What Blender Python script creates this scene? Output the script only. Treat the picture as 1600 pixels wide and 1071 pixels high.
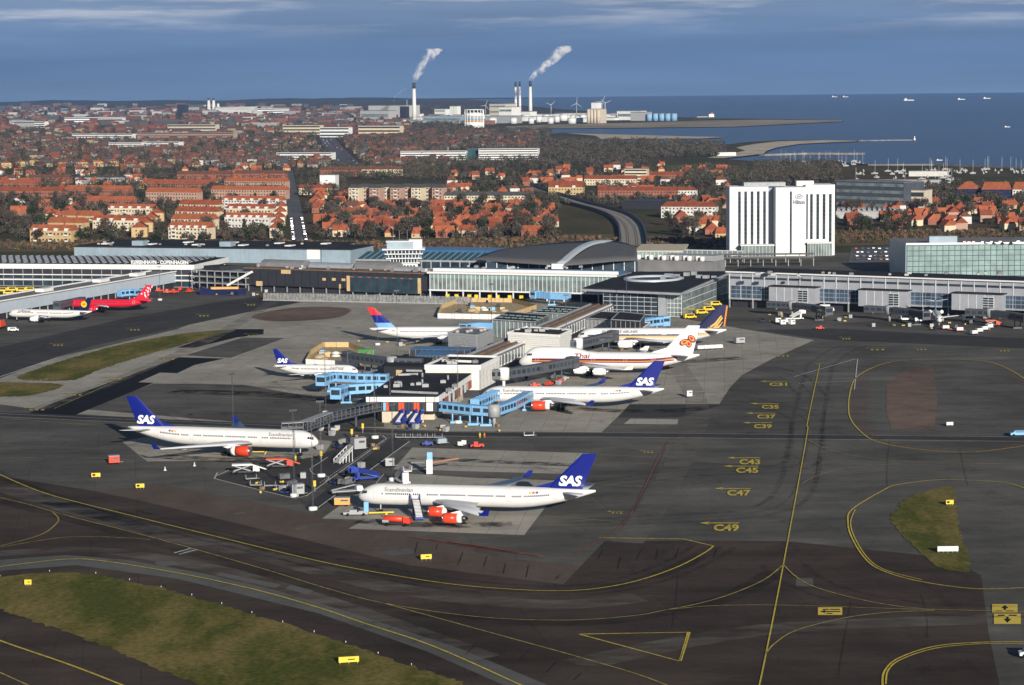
import bpy, math, random
from math import radians, sin, cos, pi, sqrt, atan2, hypot
from mathutils import Vector, Matrix
random.seed(11)
R = random.Random(5)
for o in list(bpy.data.objects): bpy.data.objects.remove(o, do_unlink=True)
scene = bpy.context.scene
COL = scene.collection

# ---------------------------------------------------------------- camera
FPX, CAMZ, PW, PH = 3700.0, 113.0, 1600.0, 1071.0
PITCH = math.atan(403.5/FPX); ROLL = 0.0100
_F = Vector((0, cos(PITCH), -sin(PITCH))); _R0 = Vector((1, 0, 0)); _U0 = Vector((0, sin(PITCH), cos(PITCH)))
CU = _U0*cos(ROLL) + _R0*sin(ROLL); CR = _R0*cos(ROLL) - _U0*sin(ROLL)
CAM = Vector((0, 0, CAMZ))
cd = bpy.data.cameras.new('camera'); camera = bpy.data.objects.new('camera', cd); COL.objects.link(camera)
cd.sensor_width = 36.0; cd.lens = 36.0*FPX/PW; cd.clip_start = 5.0; cd.clip_end = 60000.0
camera.matrix_world = Matrix(((CR.x, CU.x, -_F.x, 0), (CR.y, CU.y, -_F.y, 0), (CR.z, CU.z, -_F.z, CAMZ), (0, 0, 0, 1)))
scene.camera = camera

# ---------------------------------------------------------------- world, sun, exposure
SUN_EL = radians(15.5); SUN_AZ = Vector((0.285, -0.958))
world = bpy.data.worlds.new('World'); scene.world = world; world.use_nodes = True
nt = world.node_tree; nt.nodes.clear()
def N(tree, t, **kw):
    n = tree.nodes.new(t)
    for k, v in kw.items(): setattr(n, k, v)
    return n
wo = N(nt, 'ShaderNodeOutputWorld'); bg = N(nt, 'ShaderNodeBackground'); bg.inputs['Strength'].default_value = 0.05
sky = N(nt, 'ShaderNodeTexSky', sky_type='NISHITA', sun_disc=False)
sky.sun_elevation = SUN_EL; sky.sun_rotation = atan2(SUN_AZ.x, SUN_AZ.y); sky.altitude = 100; sky.air_density = 1.0; sky.dust_density = 0.6; sky.ozone_density = 2.0
# a low bank of blue-grey cloud over the horizon, thinning upward, with a few paler streaks
tc = N(nt, 'ShaderNodeTexCoord'); sep = N(nt, 'ShaderNodeSeparateXYZ'); nt.links.new(tc.outputs['Generated'], sep.inputs[0])
mp = N(nt, 'ShaderNodeMapping'); mp.inputs['Scale'].default_value = (7, 7, 95); nt.links.new(tc.outputs['Generated'], mp.inputs[0])
nz = N(nt, 'ShaderNodeTexNoise'); nz.inputs['Scale'].default_value = 1.6; nz.inputs['Detail'].default_value = 7; nz.inputs['Roughness'].default_value = 0.58
nt.links.new(mp.outputs[0], nz.inputs['Vector'])
mp2 = N(nt, 'ShaderNodeMapping'); mp2.inputs['Scale'].default_value = (3, 3, 40); mp2.inputs['Location'].default_value = (3.1, 0.4, 0.2); nt.links.new(tc.outputs['Generated'], mp2.inputs[0])
nz2 = N(nt, 'ShaderNodeTexNoise'); nz2.inputs['Scale'].default_value = 1.9; nz2.inputs['Detail'].default_value = 4; nt.links.new(mp2.outputs[0], nz2.inputs['Vector'])
grad = N(nt, 'ShaderNodeValToRGB'); nt.links.new(sep.outputs['Z'], grad.inputs[0])
ce = grad.color_ramp.elements
SKYS = 20.0   # the bank's colours are given as displayed radiance, divided by the background strength
def skc(r, g, b): return (r*SKYS, g*SKYS, b*SKYS, 1)
ce[0].position = 0.0; ce[0].color = skc(.125, .200, .320)
ce[1].position = 0.010; ce[1].color = skc(.100, .175, .315)
for p, c in ((0.022, (.122, .198, .335)), (0.036, (.165, .235, .360)), (0.10, (.14, .20, .31)), (0.5, (.10, .17, .30))):
    e = ce.new(p); e.color = skc(*c)
streak = N(nt, 'ShaderNodeValToRGB'); nt.links.new(nz.outputs['Fac'], streak.inputs[0])
se = streak.color_ramp.elements; se[0].position = 0.47; se[0].color = (0, 0, 0, 1); se[1].position = 0.68; se[1].color = (1, 1, 1, 1)
high = N(nt, 'ShaderNodeMapRange'); high.interpolation_type = 'SMOOTHSTEP'; high.inputs[1].default_value = 0.017; high.inputs[2].default_value = 0.033
nt.links.new(sep.outputs['Z'], high.inputs[0])
sm = N(nt, 'ShaderNodeMath', operation='MULTIPLY'); nt.links.new(streak.outputs[0], sm.inputs[0]); nt.links.new(high.outputs[0], sm.inputs[1])
mxs = N(nt, 'ShaderNodeMix', data_type='RGBA'); nt.links.new(sm.outputs[0], mxs.inputs[0]); nt.links.new(grad.outputs[0], mxs.inputs[6]); mxs.inputs[7].default_value = skc(.42, .45, .51)
dk = N(nt, 'ShaderNodeMapRange'); dk.inputs[1].default_value = 0.35; dk.inputs[2].default_value = 0.68; dk.inputs[3].default_value = 0.86; dk.inputs[4].default_value = 1.13
nt.links.new(nz2.outputs['Fac'], dk.inputs[0])
mul = N(nt, 'ShaderNodeMix', data_type='RGBA', blend_type='MULTIPLY'); mul.inputs[0].default_value = 1.0
nt.links.new(mxs.outputs[2], mul.inputs[6]); nt.links.new(dk.outputs[0], mul.inputs[7])
fade = N(nt, 'ShaderNodeMapRange'); fade.interpolation_type = 'SMOOTHSTEP'; fade.inputs[1].default_value = 0.05; fade.inputs[2].default_value = 0.45
nt.links.new(sep.outputs['Z'], fade.inputs[0])
mxw = N(nt, 'ShaderNodeMix', data_type='RGBA'); nt.links.new(fade.outputs[0], mxw.inputs[0]); nt.links.new(mul.outputs[2], mxw.inputs[6]); nt.links.new(sky.outputs[0], mxw.inputs[7])
nt.links.new(mxw.outputs[2], bg.inputs['Color']); nt.links.new(bg.outputs[0], wo.inputs['Surface'])

sd = bpy.data.lights.new('sun', 'SUN'); sd.energy = 5.0; sd.angle = radians(0.53); sd.color = (1.0, 0.925, 0.82)
sun = bpy.data.objects.new('sun', sd); COL.objects.link(sun)
_sv = Vector((SUN_AZ.x*cos(SUN_EL), SUN_AZ.y*cos(SUN_EL), sin(SUN_EL))).normalized()
sun.rotation_euler = _sv.to_track_quat('Z', 'Y').to_euler(); sun.location = (200, -300, 400)
vs = scene.view_settings; vs.view_transform = 'Standard'; vs.look = 'None'; vs.exposure = 0.32; vs.gamma = 1.0; vs.use_curve_mapping = False
scene.cycles.use_denoising = True
scene.cycles.max_bounces = 6; scene.cycles.volume_bounces = 2; scene.cycles.diffuse_bounces = 3; scene.cycles.glossy_bounces = 3
scene.cycles.volume_step_rate = 1.0; scene.cycles.volume_max_steps = 256

# ---------------------------------------------------------------- pixel -> place
def ray(px, py):
    return (_F*FPX + CR*(px-PW/2) + CU*(PH/2-py)).normalized()
def G(px, py, z=0.0):
    d = ray(px, py); t = (z-CAMZ)/d.z
    return Vector((CAM.x+d.x*t, CAM.y+d.y*t, z))
def Gxy(px, py, z=0.0):
    g = G(px, py, z); return (g.x, g.y)
def PX(p):
    v = Vector(p)-CAM; zf = v.dot(_F)
    return (PW/2+FPX*v.dot(CR)/zf, PH/2-FPX*v.dot(CU)/zf)
def HT(base, py):
    """height at which the vertical over a ground point reaches picture row py"""
    lo, hi = -5.0, 400.0
    for _ in range(40):
        m = (lo+hi)/2
        if PX((base[0], base[1], m))[1] > py: lo = m
        else: hi = m
    return lo

# ---------------------------------------------------------------- materials
MATS = {}
def mat(name, col, rough=0.7, metal=0.0, noise=0.0, nscale=0.5, col2=None, bump=0.0, bscale=None, spec=0.5, emis=None, alpha=None, trans=0.0, coat=0.0, stretch=None, detail=5, ramp=None):
    if name in MATS: return MATS[name]
    m = bpy.data.materials.new(name); m.use_nodes = True; t = m.node_tree; b = t.nodes['Principled BSDF']
    b.inputs['Roughness'].default_value = rough; b.inputs['Metallic'].default_value = metal
    b.inputs['Specular IOR Level'].default_value = spec if rough < .6 else spec*.12
    b.inputs['Base Color'].default_value = (*col, 1)
    if coat: b.inputs['Coat Weight'].default_value = coat
    if trans: b.inputs['Transmission Weight'].default_value = trans
    if emis: b.inputs['Emission Color'].default_value = (*emis[:3], 1); b.inputs['Emission Strength'].default_value = emis[3]
    if noise or col2 or bump:
        g = N(t, 'ShaderNodeNewGeometry'); mpn = N(t, 'ShaderNodeMapping'); mpn.inputs['Scale'].default_value = stretch or (1, 1, 1)
        t.links.new(g.outputs['Position'], mpn.inputs[0])
        n = N(t, 'ShaderNodeTexNoise'); n.inputs['Scale'].default_value = nscale; n.inputs['Detail'].default_value = detail; n.inputs['Roughness'].default_value = 0.62
        t.links.new(mpn.outputs[0], n.inputs['Vector'])
        if col2 or noise:
            c2 = col2 or tuple(c*(1-noise) for c in col); c1 = col if col2 else tuple(min(1, c*(1+noise)) for c in col)
            r = N(t, 'ShaderNodeValToRGB'); e = r.color_ramp.elements
            e[0].position, e[1].position = ramp or (0.32, 0.68); e[0].color = (*c1, 1); e[1].color = (*c2, 1)
            t.links.new(n.outputs['Fac'], r.inputs[0]); t.links.new(r.outputs[0], b.inputs['Base Color'])
        if bump:
            n2 = n
            if bscale:
                n2 = N(t, 'ShaderNodeTexNoise'); n2.inputs['Scale'].default_value = bscale; n2.inputs['Detail'].default_value = 4; t.links.new(g.outputs['Position'], n2.inputs['Vector'])
            bp = N(t, 'ShaderNodeBump'); bp.inputs['Strength'].default_value = bump; bp.inputs['Distance'].default_value = 0.3
            t.links.new(n2.outputs['Fac'], bp.inputs['Height']); t.links.new(bp.outputs[0], b.inputs['Normal'])
    MATS[name] = m; return m

# ---------------------------------------------------------------- mesh building
class MB:
    def __init__(s): s.v = []; s.f = []; s.m = []; s.smooth = []
    def add(s, vs, fs, mi=0, smooth=False):
        o = len(s.v); s.v += [tuple(p) for p in vs]
        for f in fs: s.f.append(tuple(o+i for i in f)); s.m.append(mi); s.smooth.append(smooth)
        return s
    def box(s, x0, x1, y0, y1, z0, z1, mi=0):
        return s.add([(x0,y0,z0),(x1,y0,z0),(x1,y1,z0),(x0,y1,z0),(x0,y0,z1),(x1,y0,z1),(x1,y1,z1),(x0,y1,z1)],
                     [(0,3,2,1),(4,5,6,7),(0,1,5,4),(1,2,6,5),(2,3,7,6),(3,0,4,7)], mi)
    def prism(s, poly, z0, z1, mi=0, mside=None):
        n = len(poly); a = sum(poly[i][0]*poly[(i+1)%n][1]-poly[(i+1)%n][0]*poly[i][1] for i in range(n))
        if a < 0: poly = poly[::-1]
        s.add([(p[0],p[1],z1) for p in poly]+[(p[0],p[1],z0) for p in poly], [tuple(range(n)), tuple(range(2*n-1, n-1, -1))], mi)
        o = len(s.v)-2*n
        for i in range(n):
            j = (i+1)%n; s.f.append((o+n+i, o+n+j, o+j, o+i)); s.m.append(mi if mside is None else mside); s.smooth.append(False)
        return s
    def loft(s, rings, mi=0, smooth=True, caps=True, closed=True):
        n = len(rings[0]); o = len(s.v)
        for r in rings: s.v += [tuple(p) for p in r]
        for k in range(len(rings)-1):
            for i in range(n if closed else n-1):
                j = (i+1)%n; a = o+k*n; b = a+n
                s.f.append((a+i, a+j, b+j, b+i)); s.m.append(mi if not isinstance(mi, list) else mi[k]); s.smooth.append(smooth)
        if caps and closed:
            m0 = mi if not isinstance(mi, list) else mi[0]; m1 = mi if not isinstance(mi, list) else mi[-1]
            s.f.append(tuple(o+i for i in range(n-1, -1, -1))); s.m.append(m0); s.smooth.append(False)
            e = o+(len(rings)-1)*n; s.f.append(tuple(e+i for i in range(n))); s.m.append(m1); s.smooth.append(False)
        return s
    def tube(s, a, b, r0, r1=None, n=8, mi=0, smooth=True):
        a, b = Vector(a), Vector(b); r1 = r0 if r1 is None else r1
        d = (b-a).normalized(); u = d.orthogonal().normalized(); w = d.cross(u)
        rg = lambda c, r: [c+(u*cos(2*pi*i/n)+w*sin(2*pi*i/n))*r for i in range(n)]
        return s.loft([rg(a, r0), rg(b, r1)], mi, smooth)
    def bar(s, a, b, w, h=None, mi=0):
        a, b = Vector(a), Vector(b); h = w if h is None else h
        d = (b-a).normalized(); up = Vector((0,0,1)) if abs(d.z) < 0.95 else Vector((1,0,0))
        u = d.cross(up).normalized(); k = u.cross(d).normalized()
        rg = lambda c: [c-u*w/2-k*h/2, c+u*w/2-k*h/2, c+u*w/2+k*h/2, c-u*w/2+k*h/2]
        return s.loft([rg(a), rg(b)], mi, False)
    def lathe(s, prof, n=16, axis='z', c=(0,0,0), mi=0, smooth=True):
        rings = []
        for (t, r) in prof:
            rr = max(r, 1e-3)
            if axis == 'z': rings.append([(c[0]+rr*cos(2*pi*i/n), c[1]+rr*sin(2*pi*i/n), c[2]+t) for i in range(n)])
            else: rings.append([(c[0]+t, c[1]+rr*cos(2*pi*i/n), c[2]+rr*sin(2*pi*i/n)) for i in range(n)])
        return s.loft(rings, mi, smooth)
    def sphere(s, c, r, n=10, m=6, mi=0, sz=1.0):
        return s.lathe([(-r*sz*cos(pi*k/m), r*sin(pi*k/m)) for k in range(m+1)], n, 'z', c, mi)
    def quad(s, a, b, c, d, mi=0): return s.add([a, b, c, d], [(0,1,2,3)], mi)
    def xf(s, M):
        s.v = [tuple(M @ Vector(p)) for p in s.v]; return s
    def mesh(s, name, mats):
        me = bpy.data.meshes.new(name); me.from_pydata(s.v, [], s.f)
        for m in mats: me.materials.append(m)
        if len(mats) > 1: me.polygons.foreach_set('material_index', s.m)
        me.polygons.foreach_set('use_smooth', s.smooth); me.update(); return me
def M4(loc, rz=0.0): return Matrix.Translation(Vector(loc)) @ Matrix.Rotation(rz, 4, 'Z')
def tagset(o, label=None, cat=None, group=None, kind=None):
    if label: o['label'] = label
    if cat: o['category'] = cat
    if group: o['group'] = group
    if kind: o['kind'] = kind
    return o
def aslist(m): return list(m) if isinstance(m, (list, tuple)) else [m]
def mk(name, mb, mats, parent=None, label=None, cat=None, group=None, kind=None, loc=None, rz=0.0):
    me = mb if isinstance(mb, bpy.types.Mesh) else mb.mesh(name, aslist(mats))
    o = bpy.data.objects.new(name, me); COL.objects.link(o)
    if parent is not None: o.parent = parent
    if loc is not None: o.location = loc
    if rz: o.rotation_euler = (0, 0, rz)
    return tagset(o, label, cat, group, kind)
def empty(name, loc, rz=0.0, label=None, cat=None, group=None, kind=None):
    o = bpy.data.objects.new(name, None); COL.objects.link(o); o.empty_display_size = 1
    o.location = loc; o.rotation_euler = (0, 0, rz)
    return tagset(o, label, cat, group, kind)
def copy_tree(o, parent=None, loc=None, rz=None, label=None, group=None, scale=None):
    c = o.copy(); COL.objects.link(c); c.parent = parent
    if loc is not None: c.location = loc
    if rz is not None: c.rotation_euler = (0, 0, rz)
    if scale is not None: c.scale = scale
    if label: c['label'] = label
    if group: c['group'] = group
    for ch in o.children: copy_tree(ch, c)
    return c
def sheet(name, pts, z, m, parent=None, **kw):
    mb = MB(); p = [(q[0], q[1]) for q in pts]
    a = sum(p[i][0]*p[(i+1)%len(p)][1]-p[(i+1)%len(p)][0]*p[i][1] for i in range(len(p)))
    if a < 0: p = p[::-1]
    mb.add([(q[0], q[1], z) for q in p], [tuple(range(len(p)))])
    return mk(name, mb, m, parent, **kw)
def psheet(name, pix, z, m, parent=None, **kw): return sheet(name, [Gxy(*q) for q in pix], z, m, parent, **kw)
def smooth_path(pts, k=6, closed=False):
    out = []; n = len(pts); P = [Vector((p[0], p[1], 0)) for p in pts]
    rng = range(n if closed else n-1)
    for i in rng:
        p1, p2 = P[i], P[(i+1)%n]
        p0 = P[i-1] if (i > 0 or closed) else p1; p3 = P[(i+2)%n] if (i+2 < n or closed) else p2
        for j in range(k):
            t = j/k
            out.append(0.5*((2*p1)+(p2-p0)*t+(2*p0-5*p1+4*p2-p3)*t*t+(3*p1-p0-3*p2+p3)*t**3))
    if not closed: out.append(P[-1])
    return [(q.x, q.y) for q in out]
def strip(pts, w, closed=False, z=0.0, dash=None):
    """flat painted strip along a ground path"""
    mb = MB(); n = len(pts); L = []; 
    for i in range(n):
        a = Vector((*pts[i-1], 0)) if (i or closed) else Vector((*pts[0], 0)); b = Vector((*pts[(i+1)%n], 0)) if (i < n-1 or closed) else Vector((*pts[-1], 0))
        d = (b-a).normalized(); nn = Vector((-d.y, d.x, 0)); c = Vector((*pts[i], z)); L.append((c+nn*w/2, c-nn*w/2))
    for i in range(n if closed else n-1):
        if dash and (i % (dash[0]+dash[1])) >= dash[0]: continue
        a, b = L[i], L[(i+1)%n]; mb.quad(a[0], a[1], b[1], b[0])
    return mb
def resample(pts, step):
    out = [pts[0]]; acc = 0.0
    for i in range(len(pts)-1):
        a = Vector((*pts[i], 0)); b = Vector((*pts[i+1], 0)); L = (b-a).length; t = step-acc
        while t <= L:
            q = a+(b-a)*(t/L); out.append((q.x, q.y)); t += step
        acc = L-(t-step)
    return out
_txt = {}
def text_mesh(s, size=1.0, shear=0.0, bold=0.0, spacing=1.0, align='LEFT', slices=0):
    """lettering as plain polygons in the xy plane: (verts, faces)"""
    key = (s, size, shear, bold, spacing, align, slices)
    if key in _txt: return _txt[key]
    c = bpy.data.curves.new('lettering', 'FONT'); c.body = s; c.size = size; c.shear = shear; c.offset = bold; c.space_character = spacing; c.align_x = align
    c.resolution_u = 3
    o = bpy.data.objects.new('lettering', c); COL.objects.link(o); bpy.context.view_layer.update()
    me = bpy.data.meshes.new_from_object(o.evaluated_get(bpy.context.evaluated_depsgraph_get()))
    r = ([tuple(v.co) for v in me.vertices], [tuple(p.vertices) for p in me.polygons])
    if slices:
        import bmesh
        bm = bmesh.new(); bm.from_mesh(me); ys = [v.co.y for v in bm.verts]; y0, y1 = min(ys), max(ys)
        for k in range(1, slices): bmesh.ops.bisect_plane(bm, geom=bm.verts[:]+bm.edges[:]+bm.faces[:], plane_co=(0, y0+(y1-y0)*k/slices, 0), plane_no=(0, 1, 0))
        bm.verts.index_update(); r = ([tuple(v.co) for v in bm.verts], [tuple(v.index for v in f.verts) for f in bm.faces]); bm.free()
    bpy.data.objects.remove(o); bpy.data.curves.remove(c); bpy.data.meshes.remove(me)
    _txt[key] = r; return r
# ================================================================ the ground
def asphalt(name, base, var=0.25, streak=(1, 1, 1), warm=0.0, joints=None, rough=0.85, seams=False):
    if name in MATS: return MATS[name]
    m = bpy.data.materials.new(name); m.use_nodes = True; t = m.node_tree; b = t.nodes['Principled BSDF']
    b.inputs['Roughness'].default_value = rough; b.inputs['Specular IOR Level'].default_value = 0.03
    g = N(t, 'ShaderNodeNewGeometry')
    def noise(sc, det, stretch=(1, 1, 1), rough=0.6):
        mpn = N(t, 'ShaderNodeMapping'); mpn.inputs['Scale'].default_value = stretch; t.links.new(g.outputs['Position'], mpn.inputs[0])
        n = N(t, 'ShaderNodeTexNoise'); n.inputs['Scale'].default_value = sc; n.inputs['Detail'].default_value = det; n.inputs['Roughness'].default_value = rough
        t.links.new(mpn.outputs[0], n.inputs['Vector']); return n
    def rng(src, lo, hi, a=0.3, c=0.7):
        r = N(t, 'ShaderNodeMapRange'); r.inputs[1].default_value = a; r.inputs[2].default_value = c; r.inputs[3].default_value = lo; r.inputs[4].default_value = hi
        t.links.new(src, r.inputs[0]); return r
    def mulc(a, fac):
        x = N(t, 'ShaderNodeMix', data_type='RGBA', blend_type='MULTIPLY'); x.inputs[0].default_value = 1
        if isinstance(a, tuple): x.inputs[6].default_value = (*a, 1)
        else: t.links.new(a, x.inputs[6])
        t.links.new(fac, x.inputs[7]); return x.outputs[2]
    c = mulc(base, rng(noise(0.018, 4).outputs['Fac'], 1-var, 1+var).outputs[0])
    c = mulc(c, rng(noise(0.11, 5, streak).outputs['Fac'], 1-var*0.7, 1+var*0.6).outputs[0])
    c = mulc(c, rng(noise(0.9, 6, streak, 0.75).outputs['Fac'], 1-var*0.5, 1+var*0.5, 0.25, 0.75).outputs[0])
    # dark tyre and oil stains
    st = N(t, 'ShaderNodeValToRGB'); t.links.new(noise(0.06, 6, (streak[1]*1.3, streak[0]*1.3, 1), 0.7).outputs['Fac'], st.inputs[0])
    e = st.color_ramp.elements; e[0].position = 0.30; e[0].color = (0.70, 0.70, 0.70, 1); e[1].position = 0.42; e[1].color = (1, 1, 1, 1)
    c = mulc(c, st.outputs[0])
    # tar-filled cracks
    vo = N(t, 'ShaderNodeTexVoronoi', feature='DISTANCE_TO_EDGE'); vo.inputs['Scale'].default_value = 0.045
    wob = noise(0.06, 3); vm = N(t, 'ShaderNodeVectorMath', operation='MULTIPLY_ADD'); vm.inputs[1].default_value = (14, 14, 0)
    t.links.new(wob.outputs['Color'], vm.inputs[0]); t.links.new(g.outputs['Position'], vm.inputs[2]); t.links.new(vm.outputs[0], vo.inputs['Vector'])
    cr = N(t, 'ShaderNodeMapRange'); cr.inputs[1].default_value = 0.0; cr.inputs[2].default_value = 0.008; cr.inputs[3].default_value = 0.78; cr.inputs[4].default_value = 1.0
    t.links.new(vo.outputs['Distance'], cr.inputs[0]); c = mulc(c, cr.outputs[0])
    if joints:
        br = N(t, 'ShaderNodeTexBrick'); br.offset = 0.0; br.inputs['Scale'].default_value = 1.0; br.inputs['Brick Width'].default_value = joints; br.inputs['Row Height'].default_value = joints
        br.inputs['Mortar Size'].default_value = 0.10; br.inputs['Color1'].default_value = (1, 1, 1, 1); br.inputs['Color2'].default_value = (.90, .90, .90, 1); br.inputs['Mortar'].default_value = (.66, .66, .66, 1)
        mpj = N(t, 'ShaderNodeMapping'); mpj.inputs['Rotation'].default_value = (0, 0, 0.09); t.links.new(g.outputs['Position'], mpj.inputs[0]); t.links.new(mpj.outputs[0], br.inputs['Vector'])
        c = mulc(c, br.outputs['Color'])
    if seams:   # long sealed seams and worn lanes
        for (bw, bh, rot, lo_, ms) in ((75, 11, -.16, .78, .05), (31, 46, -.16, .80, .06)):
            br = N(t, 'ShaderNodeTexBrick'); br.offset = 0.37; br.inputs['Scale'].default_value = 1.0; br.inputs['Brick Width'].default_value = bw; br.inputs['Row Height'].default_value = bh; br.inputs['Mortar Size'].default_value = ms*2
            br.inputs['Color1'].default_value = (1.05, 1.05, 1.05, 1); br.inputs['Color2'].default_value = (.93, .93, .93, 1); br.inputs['Mortar'].default_value = (lo_, lo_, lo_, 1)
            mpj = N(t, 'ShaderNodeMapping'); mpj.inputs['Rotation'].default_value = (0, 0, rot); t.links.new(g.outputs['Position'], mpj.inputs[0]); t.links.new(mpj.outputs[0], br.inputs['Vector']); c = mulc(c, br.outputs['Color'])
    t.links.new(c, b.inputs['Base Color'])
    bn = noise(2.5, 4); bp = N(t, 'ShaderNodeBump'); bp.inputs['Strength'].default_value = 0.25; bp.inputs['Distance'].default_value = 0.05
    t.links.new(bn.outputs['Fac'], bp.inputs['Height']); t.links.new(bp.outputs[0], b.inputs['Normal'])
    MATS[name] = m; return m
def grassmat(name, green, brown, sc=0.05, lo=0.40, hi=0.60):
    if name in MATS: return MATS[name]
    m = bpy.data.materials.new(name); m.use_nodes = True; t = m.node_tree; b = t.nodes['Principled BSDF']; b.inputs['Roughness'].default_value = 0.95; b.inputs['Specular IOR Level'].default_value = 0.02
    g = N(t, 'ShaderNodeNewGeometry'); mpn = N(t, 'ShaderNodeMapping'); mpn.inputs['Scale'].default_value = (1, 0.45, 1); mpn.inputs['Rotation'].default_value = (0, 0, -0.6)
    t.links.new(g.outputs['Position'], mpn.inputs[0])
    n = N(t, 'ShaderNodeTexNoise'); n.inputs['Scale'].default_value = sc; n.inputs['Detail'].default_value = 8; n.inputs['Roughness'].default_value = 0.68; t.links.new(mpn.outputs[0], n.inputs['Vector'])
    r = N(t, 'ShaderNodeValToRGB'); e = r.color_ramp.elements; e[0].position = lo; e[1].position = hi; e[0].color = (*green, 1); e[1].color = (*brown, 1)
    t.links.new(n.outputs['Fac'], r.inputs[0])
    n2 = N(t, 'ShaderNodeTexNoise'); n2.inputs['Scale'].default_value = .7; n2.inputs['Detail'].default_value = 8; n2.inputs['Roughness'].default_value = 0.8; t.links.new(g.outputs['Position'], n2.inputs['Vector'])
    mr = N(t, 'ShaderNodeMapRange'); mr.inputs[1].default_value = .3; mr.inputs[2].default_value = .7; mr.inputs[3].default_value = .45; mr.inputs[4].default_value = 1.55; t.links.new(n2.outputs['Fac'], mr.inputs[0])
    x = N(t, 'ShaderNodeMix', data_type='RGBA', blend_type='MULTIPLY'); x.inputs[0].default_value = 1; t.links.new(r.outputs[0], x.inputs[6]); t.links.new(mr.outputs[0], x.inputs[7]); t.links.new(x.outputs[2], b.inputs['Base Color'])
    bp = N(t, 'ShaderNodeBump'); bp.inputs['Strength'].default_value = 0.7; bp.inputs['Distance'].default_value = 0.15; t.links.new(n2.outputs['Fac'], bp.inputs['Height']); t.links.new(bp.outputs[0], b.inputs['Normal'])
    MATS[name] = m; return m
M_land = grassmat('winter_ground', (.060, .062, .030), (.105, .080, .050), 0.012)
M_grass = grassmat('airfield_grass', (.082, .090, .020), (.190, .150, .052), 0.06, 0.42, 0.58)
M_sand = mat('sand', (.50, .43, .33), .95, noise=.22, nscale=.02)
M_scrub = grassmat('heath', (.105, .105, .045), (.16, .12, .075), 0.02)
M_spit = grassmat('sandy_heath', (.26, .22, .15), (.38, .31, .23), 0.006)
M_apron = asphalt('apron_asphalt', (.112, .106, .094), .34, (.45, 1, 1), seams=True)
M_brown = asphalt('taxiway_brown_asphalt', (.066, .051, .041), .34, (.3, 1, 1), seams=True)
M_conc = asphalt('stand_concrete', (.38, .355, .305), .16, joints=7.5)
M_conc2 = asphalt('pier_concrete', (.36, .335, .285), .18, joints=7.5)
M_tan = asphalt('old_brown_concrete', (.115, .090, .072), .20, (1, .3, 1))
M_dark = asphalt('dark_asphalt', (.060, .058, .056), .18)
M_black = asphalt('fresh_black_asphalt', (.016, .016, .017), .2)
M_greytaxi = asphalt('taxi_grey_asphalt', (.120, .120, .110), .18)
M_redsoil = asphalt('red_brown_paving', (.15, .108, .084), .3)
M_yel = mat('yellow_paint', (.54, .42, .07), .75, noise=.35, nscale=.8)
M_yeldim = mat('worn_yellow_paint', (.36, .29, .09), .8, noise=.45, nscale=.5)
M_wht = mat('white_paint', (.62, .62, .60), .75, noise=.3, nscale=.8)
M_red = mat('faded_red_paint', (.24, .085, .06), .8, noise=.4, nscale=.4)
M_signY = mat('sign_yellow', (.72, .52, .03), .5)
M_blk = mat('sign_black', (.012, .012, .013), .6)
M_sea = None
def water(name, col, rough, sc):
    m = bpy.data.materials.new(name); m.use_nodes = True; t = m.node_tree; b = t.nodes['Principled BSDF']
    b.inputs['Roughness'].default_value = rough; b.inputs['IOR'].default_value = 1.33
    g = N(t, 'ShaderNodeNewGeometry'); mpn = N(t, 'ShaderNodeMapping'); mpn.inputs['Scale'].default_value = (1, .5, 1); t.links.new(g.outputs['Position'], mpn.inputs[0])
    n = N(t, 'ShaderNodeTexNoise'); n.inputs['Scale'].default_value = sc; n.inputs['Detail'].default_value = 8; n.inputs['Roughness'].default_value = .6; t.links.new(mpn.outputs[0], n.inputs['Vector'])
    n2 = N(t, 'ShaderNodeTexNoise'); n2.inputs['Scale'].default_value = 0.0012; n2.inputs['Detail'].default_value = 6; t.links.new(mpn.outputs[0], n2.inputs['Vector'])
    r = N(t, 'ShaderNodeValToRGB'); e = r.color_ramp.elements; e[0].position = .35; e[1].position = .7; e[0].color = (*col, 1); e[1].color = (col[0]*1.5, col[1]*1.4, col[2]*1.25, 1)
    t.links.new(n2.outputs['Fac'], r.inputs[0]); t.links.new(r.outputs[0], b.inputs['Base Color'])
    bp = N(t, 'ShaderNodeBump'); bp.inputs['Strength'].default_value = 1.0; bp.inputs['Distance'].default_value = 1.2; t.links.new(n.outputs['Fac'], bp.inputs['Height']); t.links.new(bp.outputs[0], b.inputs['Normal'])
    return m
M_sea = water('sea_water', (.020, .065, .165), .34, .12)

FAR = 20500.0
sheet('sea', [(-9000, 1200), (9000, 1200), (9000, FAR), (-9000, FAR)], -1.2, M_sea, kind='structure', label='dark blue open sea beyond the coast')
coast = [(1750, 268), (1600, 264), (1460, 259), (1355, 259), (1306, 255), (1236, 254.5), (1165, 251), (1130, 248.5), (1160, 245), (1195, 241), (1200, 236), (1215, 231), (1250, 225), (1300, 222.5), (1341, 221.3), (1341, 219.6), (1290, 218.5), (1215, 219.5), (1170, 222), (1140, 225.5), (1060, 226), (1000, 222), (935, 219), (930, 216.5), (1000, 216.5), (1100, 216), (1140, 214.5), (1060, 212.5), (960, 209.5), (880, 207.5), (850, 210), (800, 212), (766, 210.5), (770, 206), (800, 202.5), (860, 200.5), (1000, 199.5), (1150, 197.8), (1250, 193), (1318, 190.2), (1318, 187.8), (1200, 186), (1115, 185), (1050, 183), (960, 177), (880, 171), (820, 165.5), (770, 160), (745, 156.5), (730, 155.5)]
cg = [Gxy(*p) for p in coast]; cg = [p for p in cg if p[1] < FAR]
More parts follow.
